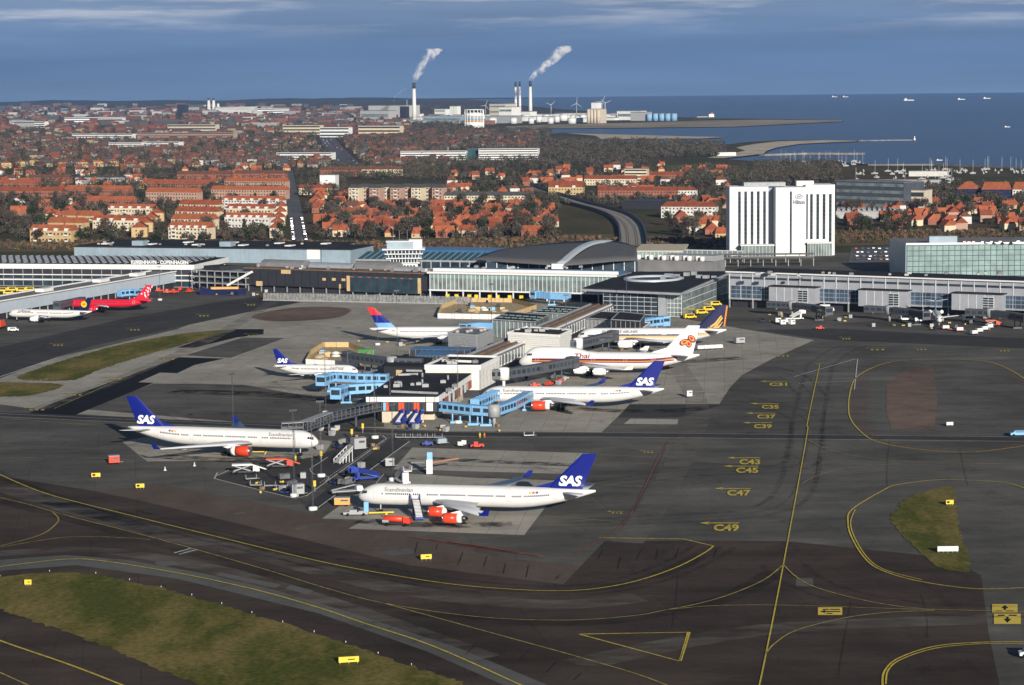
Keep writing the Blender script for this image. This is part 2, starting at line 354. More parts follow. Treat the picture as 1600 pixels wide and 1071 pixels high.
land = [(2600, -400), (2600, cg[0][1]-150)] + cg + [(cg[-1][0], FAR-200), (-9000, FAR-200), (-9000, 1500), (-2600, 800), (-2600, -400)]
lo = sheet('ground', land, 0.0, M_land, kind='structure', label='flat winter land between airport and coast')
# sand of the beach, the spit and the pale industrial shore
for i, pix in enumerate([
    [(1130, 247.5), (1160, 244.5), (1193, 240.5), (1198, 236), (1213, 231), (1250, 225.3), (1300, 222.8), (1340, 221.2), (1338, 220.2), (1290, 219.3), (1215, 221.5), (1175, 226), (1150, 231), (1165, 236), (1140, 241), (1105, 247)],
    [(940, 218.6), (1000, 217.3), (1090, 217), (1138, 214.8), (1060, 213), (960, 210.3), (884, 208.3), (930, 212.5)],
    [(800, 203.5), (860, 201.3), (1000, 200.2), (1150, 198.3), (1250, 193.4), (1317, 190.1), (1317, 188.1), (1200, 187.5), (1115, 188.5), (1000, 192), (860, 195), (790, 198)]]):
    psheet('sand', pix, 0.25, M_sand if i != 2 else M_spit, kind='structure', label=['pale sandy beach curving into the bay', 'sand bar lying across the lagoon', 'scrubby industrial spit running out to sea'][i])
# grass ridge and heath behind the railway
psheet('meadow', [(1000, 262), (1100, 256), (1200, 262), (1260, 272), (1200, 282), (1040, 278)], 0.2, grassmat('green_meadow', (.11, .13, .035), (.13, .12, .05), .02), kind='structure', label='green open meadow in front of the beach wood')
psheet('embankment', [(-60, 394), (-60, 378), (560, 378), (700, 372), (960, 366), (1100, 372), (1300, 362), (1700, 352), (1700, 378), (1300, 385), (1100, 390), (900, 392), (560, 394)], 0.15, M_scrub, kind='structure', label='brown scrub strip between terminal and suburb')

# ---- the airfield: one asphalt sheet with its patches and markings as pieces
ap = [Gxy(-150, 500), Gxy(-60, 430), Gxy(300, 395), Gxy(1000, 395), Gxy(1400, 395), Gxy(1750, 395)]
apron = sheet('apron', [(-700, 100)] + ap + [(700, 100)], 0.08, M_apron, kind='structure', label='grey asphalt apron and taxiways of the airport')
zc = [0.09]
def patch(name, pix, m, smooth=False):
    zc[0] += 0.003; pts = [Gxy(*p) for p in pix]
    if smooth: pts = smooth_path(pts, 5, True)
    return sheet(name, pts, zc[0], m, apron)
patch('taxiway_asphalt', [(-60, 735), (160, 770), (420, 828), (640, 880), (760, 898), (880, 914), (945, 846), (1225, 846), (1480, 872), (1533, 900), (1545, 990), (1570, 1110), (-60, 1110)], M_brown)
patch('grey_asphalt_strip', [(-60, 880), (104, 868), (200, 876), (320, 897), (430, 923), (560, 962), (720, 1015), (900, 1090), (830, 1090), (670, 1020), (500, 960), (277, 905), (120, 884), (-60, 897)], M_greytaxi)
patch('concrete_strip', [(155, 770), (250, 757), (470, 800), (640, 838), (780, 872), (905, 885), (880, 914), (640, 884), (240, 787)], M_tan)
patch('asphalt_strip', [(60, 786), (95, 778), (250, 826), (235, 836)], M_black)
patch('concrete_pad', [(644, 700), (921, 709), (908, 742), (614, 734)], M_conc)
patch('concrete_pad', [(503, 811), (571, 813), (544, 827), (819, 837), (850, 796), (880, 752), (735, 747), (640, 741), (560, 770)], M_conc)
patch('concrete_pad', [(230, 722), (500, 719), (520, 690), (300, 672), (190, 690)], M_conc2)
patch('concrete_stand', [(1180, 518), (1272, 532), (1205, 562), (1159, 587), (1140, 607), (1124, 632), (984, 632), (964, 653), (935, 681), (560, 672), (560, 470), (900, 470)], M_conc2)
patch('asphalt_repair', [(985, 633), (1128, 634), (1060, 653), (966, 653)], M_dark)
patch('concrete_repair', [(985, 655), (1060, 656), (1058, 664), (975, 663)], M_conc)
patch('left_concrete', [(408, 463), (560, 452), (720, 470), (600, 530), (600, 662), (460, 668), (120, 648), (-60, 625), (-60, 600), (91, 560), (277, 515)], M_conc2)
patch('old_asphalt', [(130, 640), (240, 600), (380, 602), (600, 640), (600, 668), (460, 668)], M_apron)
patch('dark_taxiway', [(-60, 558), (0, 543), (200, 497), (345, 472), (408, 463), (470, 473), (380, 490), (277, 512), (150, 540), (91, 557), (0, 592), (-60, 610)], M_dark)
patch('black_asphalt', [(277, 544), (330, 526), (369, 515), (412, 515), (412, 523), (370, 528), (304, 544)], M_black)
patch('black_asphalt', [(40, 649), (84, 630), (200, 588), (280, 559), (351, 561), (304, 571), (277, 584), (250, 583), (216, 598), (240, 599), (111, 652)], M_black)
patch('grey_asphalt_patch', [(380, 528), (445, 529), (360, 560), (290, 556)], M_apron)
patch('oval_paving', [(393, 497), (420, 487), (480, 480), (540, 482), (547, 488), (520, 498), (440, 503)], M_redsoil, True)
patch('red_paving', [(1385, 604), (1411, 581), (1456, 569), (1465, 621), (1460, 672), (1393, 672), (1385, 646)], M_redsoil)
patch('dark_asphalt_patch', [(1183, 517), (1300, 514), (1600, 530), (1600, 545), (1300, 532)], M_dark)
for q in [[(278, 862), (300, 858), (310, 862), (288, 866)], [(345, 896), (440, 915), (430, 920), (335, 900)], [(455, 915), (490, 924), (480, 930), (445, 921)], [(1244, 905), (1270, 905), (1271, 918), (1243, 917)], [(365, 803), (382, 800), (385, 804), (366, 806)], [(460, 826), (478, 822), (482, 827), (462, 830)], [(600, 862), (640, 858), (650, 866), (606, 870)], [(240, 930-50), (270, 878), (280, 884), (250, 887)]]:
    patch('repair_patch', q, M_greytaxi)
patch('road_asphalt', [(-60, 648), (300, 664), (700, 681), (1000, 683), (1660, 690), (1660, 684), (1000, 677), (700, 675), (300, 658), (-60, 642)], M_dark)
patch('road_asphalt', [(476, 794), (494, 800), (640, 690), (610, 686)], M_dark)
patch('equipment_bay', [(336, 748), (360, 738), (490, 715), (588, 682), (604, 688), (478, 777), (464, 779)], M_dark)
def grass(pix, label):
    zc[0] += 0.004; mb = MB(); pts = smooth_path([Gxy(*p) for p in pix], 4, True)
    rg_ = random.Random(len(label)); pts = [(x_+rg_.uniform(-.7, .7), y_+rg_.uniform(-.9, .9)) for x_, y_ in resample(pts+[pts[0]], 1.6)[:-1]]
    return sheet('grass', pts, zc[0]+0.012, M_grass, kind='structure', label=label)
grass([(-60, 912), (0, 904), (45, 898), (104, 896), (166, 902), (287, 930), (433, 973), (533, 1005), (650, 1045), (740, 1085), (500, 1110), (301, 1067), (156, 1008), (0, 954), (-60, 938)], 'green and straw coloured grass island beside the taxiway curve')
grass([(1394, 806), (1420, 778), (1452, 767), (1487, 762), (1493, 786), (1502, 837), (1516, 884), (1512, 896), (1471, 888), (1434, 862), (1405, 830)], 'small half-moon grass island inside the yellow loop')
grass([(27, 591), (84, 569), (189, 539), (304, 520), (368, 517), (330, 527), (277, 542), (216, 559), (152, 580), (118, 594), (67, 596)], 'long thin grass strip beside the dark taxiway')
grass([(-60, 596), (0, 598), (94, 601), (81, 611), (44, 619), (0, 621), (-60, 622)], 'short grass tongue at the end of the grass strip')

# ---- painted markings
zl = 0.262
def line(pix, w=0.45, m=M_yel, name='painted_line', sm=6, closed=False, dash=None, z=None):
    pts = [Gxy(*p) for p in pix]
    if sm: pts = smooth_path(pts, sm, closed)
    if dash:
        pts = resample(pts, dash[0]); return mk(name, strip(pts, w, closed, z or zl, dash[1]), m, apron)
    return mk(name, strip(pts, w, closed, z or zl), m, apron)
main = [(-40, 722), (0, 743), (73, 773), (184, 802), (346, 842), (500, 879), (605, 899), (710, 915), (815, 923.5), (895, 924.5), (955, 918), (1007, 906), (1060, 887), (1100, 866), (1115, 855)]
line(main, .45); line([(1115, 855), (1068, 844), (936, 842)], .5, sm=0)
line([(-40, 769), (0, 779), (45, 790), (104, 807), (194, 830), (277, 852), (416, 892), (500, 918), (598, 944), (745, 965.5), (885, 971), (990, 964), (1040, 955), (1087, 946), (1131, 934), (1175, 917), (1201, 903), (1224, 884)], .35, M_yeldim)
line([(598, 944), (696, 971), (801, 1000), (902, 1028), (997, 1056), (1060, 1080)], .35, M_yeldim)
line([(0, 855), (62, 838), (87, 821), (91, 811), (80, 800)], .35, M_yeldim); line([(0, 857), (104, 841), (194, 842), (235, 845)], .3, M_yeldim)
line([(-40, 892), (0, 887), (104, 875.6), (166, 879), (277, 897), (398, 923), (500, 952), (570, 976), (675, 1011), (808, 1070), (850, 1090)], .5)
line([(-40, 985), (0, 1003), (104, 1039), (187, 1071), (240, 1095)], .55); line([(0, 1053), (40, 1071), (70, 1085)], .4, M_yeldim)
line([(1281, 570), (1262, 660), (1261, 680), (1224, 884), (1197, 1023), (1186, 1075)], .32)
line([(1224, 884), (1244, 903), (1274, 919), (1321, 933), (1383, 946), (1460, 954), (1640, 958)], .35, M_yeldim)
line([(1040, 955), (1113, 948.5), (1222, 947.5), (1368, 952), (1460, 955)], .3, M_yeldim)
line([(1197, 1023), (1211, 1007), (1244, 987), (1317, 968), (1387, 959), (1460, 956)], .35, M_yeldim)
line([(1600, 1005), (1533, 1005.6), (1460, 1012), (1405, 1030), (1383, 1049), (1379, 1071), (1385, 1095)], .42); line([(1600, 1008), (1533, 1008), (1462, 1015), (1409, 1032), (1388, 1049), (1384, 1071)], .35)
line([(1263, 689), (1295, 704), (1354, 716.5), (1441, 724), (1620, 727)], .22, M_yeldim); line([(1252, 758), (1274, 746), (1321, 733), (1405, 726)], .22, M_yeldim)
line([(1610, 768), (1573, 756), (1514, 752), (1463, 751.5), (1405, 758.5), (1383, 766), (1332, 797), (1325, 818), (1332, 844), (1354, 877), (1383, 895), (1441, 911), (1529, 922), (1620, 919)], .42)
line([(1336, 798), (1329, 818), (1336, 843), (1357, 875), (1385, 893), (1441, 908)], .3)
loop = [(1610, 600), (1582, 581), (1547, 567), (1502, 563), (1432, 563), (1383, 569), (1344, 586), (1330, 607), (1327, 650), (1351, 681), (1383, 695), (1442, 704), (1502, 708), (1551, 705), (1620, 695)]
line(loop, .42)
lp = resample(smooth_path([Gxy(*p) for p in loop], 8), 5.0)
cx, cy = Gxy(1480, 630)
mb = MB()
for k, p in enumerate(lp):
    a = Vector((*p, zl)); d = (Vector((cx, cy, zl))-a).normalized(); a = a+d*1.0; d = Vector((1 if p[0] < cx else -1, .55 if p[1] < cy-25 else 0.0, 0)).normalized(); b = a+d*(6.0 if abs(p[1]-cy) < 70 else 3.6)
    n = Vector((-d.y, d.x, 0))*.24; mb.quad(a+n, a-n, b-n, b+n)
mk('red_hatching', mb, M_red, apron)
line([(905, 993), (1075, 990), (1061, 1035), (905, 993)], .55, sm=0); line([(1078, 990), (1064, 1035)], .3, sm=0)
for pa in ([(1275, 570), (1340, 562), (1335, 610)], [(1240, 590), (1337, 562)], [(1247, 600), (1335, 597)]): line(pa, .3, M_wht, sm=0)
# road edges and stand lines
line([(-60, 645), (300, 661), (700, 676), (1000, 678), (1660, 685)], .25, M_wht); line([(-60, 650), (300, 666), (700, 683), (1000, 685), (1660, 692)], .25, M_wht)
line([(490, 800), (640, 691)], .35, M_wht, sm=0)
line([(478, 777), (604, 687), (598, 682), (588, 682)], .3, M_wht, sm=0); line([(340, 740), (336, 748), (345, 752), (450, 778), (466, 779), (478, 776)], .35, M_wht, sm=3); line([(336, 746), (358, 736)], .3, M_wht, sm=0)
line([(500, 756), (600, 688)], .25, M_wht, sm=0, dash=(1.2, (1, 1)))
line([(484, 734), (503, 722), (512, 716)], .25, M_wht, sm=0); line([(484, 734), (490, 742), (505, 744), (514, 748), (508, 754)], .25, M_wht)
for (a, b) in (((935, 712), (1028, 716)), ((925, 723), (1024, 727)), ((932, 758), (1005, 762)), ((850, 808), (970, 817)), ((840, 822), (955, 822))): line([a, b], .28, M_yeldim, sm=0)
line([(1045, 690), (1028, 716), (985, 805), (940, 843), (880, 875)], .28, M_red); line([(740, 748), (1000, 752)], .25, M_red, sm=0); line([(885, 784), (990, 788)], .25, M_red, sm=0); line([(660, 727), (920, 736)], .35, M_red, sm=0)
for k in range(4):
    y = 842+k*4; line([(640+k*30, y-2), (760+k*30, y+18)], 1.0, M_red, sm=0)
for (a, b) in (((935, 560), (1055, 566)), ((1180, 560), (1226, 556)), ((1208, 557), (1245, 554)), ((280, 620), (460, 625)), ((300, 640), (520, 650)), ((270, 610), (440, 612))): line([a, b], .25, M_yeldim, sm=0)
line([(410, 521), (450, 512), (500, 512), (555, 520)], .25, M_wht); line([(395, 497), (430, 504), (500, 502), (545, 492), (545, 484)], .4, M_yeldim)
line([(0, 590), (90, 560), (140, 549)], .5, M_wht); line([(46, 598), (75, 593)], .9, M_wht, sm=0, dash=(1.5, (1, 1))); line([(272, 866), (300, 858)], .4, M_wht, sm=0); line([(280, 868), (309, 860)], .4, M_wht, sm=0)
line([(84, 640), (240, 572), (300, 552)], .3, M_yeldim); line([(0, 654), (120, 664), (200, 668)], .3, M_yeldim); line([(0, 717), (120, 716), (200, 720)], .3, M_yeldim)
line([(540, 800), (560, 790), (600, 742)], .2, M_wht, sm=0)
def ground_text(s, px, py, wpx, hpx, m=M_yel, name='painted_lettering', z=None, arrow=True):
    a = G(px, py); b = G(px+wpx, py); top = G(px, py-hpx); W = (b-a).length; Hh = (top-a).length
    vs_, fs_ = text_mesh(s, 1.0, bold=0.035); xs = [v[0] for v in vs_]; ys = [v[1] for v in vs_]; sx = W/(max(xs)-min(xs)); sy = Hh/(max(ys)-min(ys))
    ux = (b-a).normalized(); uy = (top-a).normalized()
    mbt = MB(); mbt.add([a+ux*((v[0]-min(xs))*sx)+uy*((v[1]-min(ys))*sy)+Vector((0, 0, (z or zl))) for v in vs_], fs_)
    mk(name, mbt, m, apron)
def ground_arrow(px0, px1, py, m=M_yel, w=.5):
    a = G(px0, py); b = G(px1, py); mbt = MB(); z = Vector((0, 0, zl)); d = (b-a).normalized(); n = Vector((-d.y, d.x, 0)); L = (b-a).length
    mbt.quad(a+d*L*.2+n*w+z, a+d*L*.2-n*w+z, b-n*w+z, b+n*w+z); mbt.add([a+z, a+d*L*.24-n*w*4+z, a+d*L*.24+n*w*4+z], [(0, 1, 2)])
    mk('painted_arrow', mbt, m, apron)
for s, x0, tx, x1, y in (('C43', 1135, 1155, 1188, 717), ('C45', 1130, 1150, 1185, 730), ('C47', 1116, 1136, 1173, 765), ('C49', 1093, 1115, 1155, 819), ('C39', 1160, 1178, 1206, 662), ('C37', 1165, 1183, 1212, 647), ('C35', 1172, 1190, 1217, 632), ('C31', 1187, 1202, 1230, 597)):
    ground_arrow(x0, x1, y, w=.5); h = 5.2+(y-600)*.024; ground_text(s, tx, y+h+2.2, x1-tx, h)
def ground_mark(px, py, w, m=M_yeldim):   # worn stand marks too faint to read: an arrow bar over a few blocks
    ground_arrow(px, px+w, py-2.2, m, .3); mbt = MB()
    for k in range(3): x0 = px+w*(.30+.24*k); mbt.add([G(x, y)+Vector((0, 0, zl)) for x, y in ((x0, py+1.6), (x0+w*.15, py+1.6), (x0+w*.15, py-.6), (x0, py-.6))], [(0, 1, 2, 3)])
    mk('worn_stand_mark', mbt, m, apron)
for x, y, w in ((76, 540, 24), (196, 516, 24), (304, 494, 24), (380, 477, 20), (246, 562, 28), (158, 593, 34), (96, 618, 34), (34, 641, 38), (380, 525, 24), (1425, 547, 24), (1555, 549, 24), (1310, 530, 20), (1350, 547, 34), (998, 708, 24), (948, 803, 26), (1205, 557, 30)): ground_mark(x, y, w)
def ground_board(x0, x1, y0, y1, marks):
    q = [G(x0, y1), G(x1, y1), G(x1, y0), G(x0, y0)]; b = empty('painted_sign', (0, 0, 0)); b.parent = apron
    mbt = MB(); mbt.add([p+Vector((0, 0, .25)) for p in q], [(0, 1, 2, 3)]); mk('yellow_field', mbt, M_signY, b)
    mb2 = MB()
    for tri in marks:
        mb2.add([G(x0+(x1-x0)*u, y1+(y0-y1)*v)+Vector((0, 0, .26)) for u, v in tri], [tuple(range(len(tri)))])
    mk('black_symbol', mb2, M_blk, b)
rect = lambda u0, u1, v0, v1: [(u0, v0), (u1, v0), (u1, v1), (u0, v1)]
ground_board(1278, 1316, 951, 963, [[(.08, .45), (.3, .25), (.3, .65)], rect(.3, .92, .38, .52), rect(.2, .45, .66, .8), rect(.5, .9, .66, .8), rect(.35, .6, .14, .26)])
ground_board(1550, 1590, 946, 959, [[(.5, .9), (.35, .5), (.65, .5)], rect(.45, .55, .3, .5), rect(.15, .4, .12, .24), rect(.55, .85, .12, .24)])
ground_board(1553, 1595, 961, 977, [[(.5, .1), (.65, .5), (.35, .5)], rect(.45, .55, .5, .7), rect(.15, .4, .78, .9), rect(.55, .85, .78, .9)])

# ---- rubber and oil laid down by years of traffic
def stain_mat(name, col, amount, sc, stretch=(1, 1, 1)):
    m = bpy.data.materials.new(name); m.use_nodes = True; t = m.node_tree; b = t.nodes['Principled BSDF']; b.inputs['Base Color'].default_value = (*col, 1); b.inputs['Roughness'].default_value = .8; b.inputs['Specular IOR Level'].default_value = .03
    g = N(t, 'ShaderNodeNewGeometry'); mpn = N(t, 'ShaderNodeMapping'); mpn.inputs['Scale'].default_value = stretch; t.links.new(g.outputs['Position'], mpn.inputs[0]); n = N(t, 'ShaderNodeTexNoise'); n.inputs['Scale'].default_value = sc; n.inputs['Detail'].default_value = 7; n.inputs['Roughness'].default_value = .7; t.links.new(mpn.outputs[0], n.inputs['Vector'])
    r = N(t, 'ShaderNodeMapRange'); r.inputs[1].default_value = .40; r.inputs[2].default_value = .68; r.inputs[3].default_value = 0; r.inputs[4].default_value = amount; t.links.new(n.outputs['Fac'], r.inputs[0]); t.links.new(r.outputs[0], b.inputs['Alpha']); return m
M_rub = stain_mat('tyre_rubber_stain', (.014, .013, .012), .38, .10, (.4, 1, 1)); M_oil = stain_mat('oil_stain', (.012, .011, .010), .9, .16); M_dust = stain_mat('pale_wear', (.24, .22, .19), .55, .12, (.35, 1, 1))
for (pix, w, m) in ((main, 5.0, M_rub), ([(0, 783), (194, 834), (416, 896), (598, 948), (745, 969), (885, 974), (990, 967), (1131, 937), (1215, 893)], 6.0, M_rub), ([(0, 760), (184, 818), (420, 872), (640, 925), (860, 946), (1000, 935)], 9.0, M_dust), ([(0, 866), (160, 862), (330, 890), (520, 945), (760, 1030)], 7.0, M_dust), ([(1000, 700), (1100, 720), (1300, 724), (1600, 728)], 9.0, M_dust), ([(900, 1040), (1200, 985), (1600, 968)], 9.0, M_dust), ([(1050, 560), (1090, 640), (1040, 760), (980, 850)], 8.0, M_dust), ([(60, 640), (180, 596), (330, 530), (430, 470)], 7.0, M_dust), ([(270, 612), (430, 618), (560, 630)], 12.0, M_oil), ([(280, 600), (420, 606), (520, 612)], 7.0, mat('x', (0, 0, 0)) if False else M_rub), ([(940, 560), (1060, 566), (1160, 560)], 10.0, M_oil), ([(900, 640), (1010, 644), (1100, 640)], 8.0, M_oil), ([(640, 716), (760, 722), (900, 728)], 6.0, M_oil), ([(560, 815), (680, 822), (800, 820)], 7.0, M_oil), ([(250, 714), (360, 720), (470, 716)], 8.0, M_oil)):
    zc[0] += .0015; mk('surface_stain', strip(smooth_path([Gxy(*p) for p in pix], 8), w, z=zc[0]+.004), m, apron)

rk = random.Random(44); M_tar = mat('tar_seal', (.022, .021, .020), .7); M_tread = stain_mat('tyre_tread', (.012, .011, .010), .36, .25)
def crack(pix, w=.14):
    zc[0] += .0004; mk('sealed_crack', strip([Gxy(*p) for p in pix], w, z=zc[0]+.006), M_tar, apron)
for k in range(7): x = 650+k*36+rk.uniform(-9, 9); y = 848+k*8+rk.uniform(-4, 4); crack([(x, y+rk.uniform(7, 20)), (x+rk.uniform(3, 10), y)], .16)
for k in range(9): x = 560+k*42; y = 985+k*9+rk.uniform(-12, 12); crack([(x, y), (x+rk.uniform(12, 28), y-rk.uniform(10, 20))])
for k in range(7): x = 935+k*30; y = 872+rk.uniform(-6, 14); crack([(x, y+rk.uniform(4, 14)), (x+rk.uniform(3, 8), y-rk.uniform(3, 12))])
for (a, b) in (((0, 905-70), (360, 915)), ((120, 800), (640, 925)), ((30, 965+40), (190, 1062)), ((560, 1000), (700, 1050)), ((700, 985), (900, 1040)), ((1290, 640), (1275, 745)), ((1390, 690), (1386, 760)), ((1500, 700), (1512, 760)), ((1040, 700), (990, 800)), ((1090, 742), (1130, 744)), ((1060, 900), (1050, 985)), ((1330, 940), (1310, 1060)), ((1440, 930), (1450, 1000))): crack([a, ((a[0]+b[0])/2+rk.uniform(-4, 4), (a[1]+b[1])/2+rk.uniform(-2, 2)), b], .09)
def offset_path(pix, d):
    P = smooth_path([Gxy(*p) for p in pix], 8); out = []
    for i in range(len(P)): a = Vector((*P[max(i-1, 0)], 0)); b = Vector((*P[min(i+1, len(P)-1)], 0)); n = (b-a).normalized(); out.append((P[i][0]-n.y*d, P[i][1]+n.x*d))
    return out
turns = [main[3:], [(1281, 572), (1262, 660), (1245, 760), (1190, 800), (1050, 812), (900, 818)], [(1262, 660), (1255, 720), (1200, 735), (1060, 742), (930, 760)], [(1262, 660), (1225, 640), (1120, 618), (1030, 622)], [(1270, 620), (1230, 585), (1150, 572), (1080, 575)], [(240, 640), (330, 680), (420, 712), (480, 716)], [(40, 700), (160, 700), (300, 706), (460, 712)], [(1281, 572), (1340, 540), (1480, 528), (1600, 532)], [(420, 600), (500, 596), (560, 594)], [(430, 545), (520, 540), (640, 538)], [(0, 560), (140, 520), (300, 490), (420, 468)], [(1224, 884), (1244, 903), (1321, 933), (1460, 954), (1640, 958)]]
for pix in turns:
    for d in (-5.4, -4.6, 4.6, 5.4, 0): zc[0] += .0003; mk('tyre_track', strip(offset_path(pix, d), .8, z=zc[0]+.007), M_tread, apron)
print('top of the paving', zc[0])
# ================================================================ airliners
M_fus = mat('aircraft_white', (.69, .685, .67), .3, spec=.5, coat=.3, noise=.045, nscale=.6)
M_fusw = mat('aircraft_pure_white', (.70, .70, .69), .28, coat=.3, noise=.03, nscale=.6)
M_wing = mat('wing_grey', (.52, .54, .57), .35, noise=.06, nscale=.8, stretch=(1, 3, 1))
M_blue = mat('fin_blue', (.006, .014, .190), .3, coat=.4)
M_navy = mat('navy_paint', (.008, .012, .060), .3, coat=.4)
M_engr = mat('cowl_red', (.72, .055, .018), .35, coat=.3)
M_metal = mat('bare_metal', (.55, .55, .56), .3, metal=1.0)
M_dkmet = mat('exhaust_metal', (.10, .095, .09), .45, metal=.8)
M_win = mat('cabin_glass', (.018, .022, .030), .12)
M_tyre = mat('tyre_rubber', (.015, .015, .015), .9)
M_gear = mat('gear_grey', (.50, .50, .50), .5)
M_greytxt = mat('title_grey', (.17, .17, .19), .4)
M_white = mat('paint_white', (.80, .80, .78), .45)
M_gold = mat('gold_paint', (.62, .38, .09), .4)
M_purple = mat('dark_red_paint', (.22, .010, .030), .35, coat=.3)
M_redp = mat('livery_red', (.60, .012, .035), .32, coat=.4)
M_ltblue = mat('light_blue_paint', (.16, .36, .66), .4)
M_doorln = mat('door_outline', (.46, .46, .46), .6)
M_yell = mat('yellow_logo', (.85, .50, .01), .45)
M_dred = mat('fin_red', (.62, .025, .03), .35, coat=.3)

def airliner(name, nose, tail_dir, L, Rf, zc, label, span, sweep_x, root_x, root_c, kink, tip_c, engines, fin, stab, titles=(), fin_text=None, fus=None, mfin=None, winglet=None,
             meng=None, cowl2=None, mwing=None, hump=0.0, stripes=(), fin_extra=None, doors=(), mband=None, engine_back=None, rows=1, win=True, nosedrop=.55):
    fus = fus or M_fus; mfin = mfin or M_blue; mwing = mwing or M_wing
    ang = atan2(tail_dir[1], tail_dir[0])
    root = empty('airliner', (nose[0], nose[1], 0.2), ang, label, 'airliner', 'airliners parked on the airport stands')
    NL = Rf*2.35; TS = L*.66
    def sec(x):
        if x < NL:
            s = max(x/NL, 0.0); r = Rf*max(1-(1-s)**2.1, 0)**.56; c = zc-nosedrop*Rf*.5*(1-s)**2
        elif x > TS:
            s = (x-TS)/(L-TS); r = Rf*(1-s**1.75*.90); c = zc+(Rf-r)*.80
        else: r, c = Rf, zc
        return max(r, .05), c
    def hp(x):
        if not hump: return 0.0
        if x < 1.5: return 0.0
        if x < 9: return hump*(1-((9-x)/7.5)**2)
        if x < 19: return hump
        if x < 30: return hump*(0.5+0.5*cos(pi*(x-19)/11))
        return 0.0
    def surf(side, x, v, off=.06):
        r, c = sec(x); top = r+(hp(x) if v > 0 else 0); q = max(-1, min(1, v/top))
        return (x, side*(r*sqrt(max(0, 1-q*q))+off), c+v)
    xs = [0, .02*NL, .07*NL, .15*NL, .27*NL, .42*NL, .6*NL, .8*NL, NL] + [NL+(TS-NL)*k/10 for k in range(1, 11)] + [TS+(L-TS)*k/9 for k in range(1, 10)]
    n = 48; rings = []
    for x in xs:
        r, c = sec(x); h = hp(x)
        rings.append([(x, r*cos(2*pi*i/n), c+r*sin(2*pi*i/n)*((r+h)/r if sin(2*pi*i/n) > 0 else 1)) for i in range(n)][::-1])
    mb = MB().loft(rings); body = mk('fuselage', mb, fus, root)
    # wing fairing under the belly
    f = MB(); fr = []
    for k in range(9):
        t = k/8; x = root_x-1.5+(root_c+4)*t; q = sin(pi*t)**.5 if 0 < t < 1 else .05
        fr.append([(x, Rf*.95*q*cos(2*pi*i/14), zc-Rf*.55+Rf*.62*q*sin(2*pi*i/14)) for i in range(14)][::-1])
    f.loft(fr); mk('belly_fairing', f, fus, root)
    # wings
    def foil(x, y, z, c, th=.11):
        pr = [(0, 0), (.08, .5), (.3, .6), (.65, .38), (1, .04), (1, -.04), (.65, -.25), (.3, -.4), (.08, -.35)]
        return [(x+c*u, y, z+c*th*w) for u, w in pr]
    for side in (-1, 1):
        hs = span/2; zr = zc-Rf*.52; kx, ky, kc = kink
        secs = [(root_x, Rf*.55, zr, root_c, .12), (kx, ky, zr+(ky)*.055, kc, .11), (root_x+sweep_x, hs, zr+hs*.060, tip_c, .10)]
        rg = [foil(x, side*y, z, c, th) for x, y, z, c, th in secs]
        mb = MB().loft(rg if side < 0 else [r[::-1] for r in rg]); w = mk('wing', mb, mwing, root)
        # flap gaps and fairings on the wing
        for fy in ((.34, .52, .68) if span > 40 else (.4, .62)):
            y = fy*hs; t = (y-ky)/(hs-ky) if y > ky else 0; c = kc+(tip_c-kc)*max(t, 0); x = kx+(root_x+sweep_x-kx)*max(t, 0); z = zr+y*.045
            fm = MB(); fm.loft([[(x+c*u, side*y+.28*rr*cos(2*pi*i/6), z-.35+.35*rr*sin(2*pi*i/6)) for i in range(6)][::-1] for u, rr in ((.45, .1), (.65, 1), (.95, .9), (1.18, .1))]); mk('flap_fairing', fm, mwing, w)
        if winglet:
            tx, tz = root_x+sweep_x, zr+hs*.060; wl = MB()
            rg = [foil(tx, side*hs, tz, tip_c, .08), [(tx+tip_c*.75+tip_c*.45*u, side*(hs+.55)+(0.1 if k in (1, 2, 3) else -.02)*side, tz+winglet[0]+0*w) for k, (u, w) in enumerate([(0, 0), (.08, .5), (.3, .6), (.65, .38), (1, .04), (1, -.04), (.65, -.25), (.3, -.4), (.08, -.35)])]]
            wl.loft(rg if side < 0 else [r[::-1] for r in rg], smooth=False); mk('winglet', wl, winglet[1], w)
        # engines under the wing
        for (ex, ey, ez, er, el) in engines:
            e = empty('engine', (0, 0, 0)); e.parent = root; yy = side*ey; c0 = (ex, yy, ez)
            k = MB().lathe([(0, er*.80), (-.0, er*.86), (.10*el, er*.98), (.30*el, er), (.64*el, er*.97)], 20, 'x', c0); mk('cowl', k, meng or M_engr, e)
            k = MB().lathe([(.635*el, er*.968), (.74*el, er*.92), (.84*el, er*.82), (.84*el, er*.55)], 20, 'x', c0); mk('cowl_rear', k, cowl2 or M_white, e)
            k = MB().lathe([(-.03*el, er*.80), (-.01*el, er*.87), (.03*el, er*.885), (.03*el, er*.84)], 20, 'x', c0); mk('intake_lip', k, M_metal, e)
            k = MB().lathe([(.02*el, er*.80), (.12*el, er*.78), (.13*el, er*.3), (.05*el, .02)], 16, 'x', c0); mk('fan', k, M_dkmet, e)
            k = MB().lathe([(.80*el, er*.62), (.95*el, er*.48), (1.0*el, er*.42), (1.13*el, er*.08)], 14, 'x', c0); mk('exhaust', k, M_dkmet if meng is None else M_metal, e)
            k = MB(); zt = zr+ey*.045; k.loft([[(ex+.25*el, yy-.18, ez+er*.9), (ex+.25*el, yy+.18, ez+er*.9), (ex+1.0*el, yy+.18, ez+er*.35), (ex+1.0*el, yy-.18, ez+er*.35)], [(ex+.75*el, yy-.12, zt+.2), (ex+.75*el, yy+.12, zt+.2), (ex+1.5*el, yy+.12, zt-.1), (ex+1.5*el, yy-.12, zt-.1)]], smooth=False); mk('pylon', k, cowl2 or M_white, e)
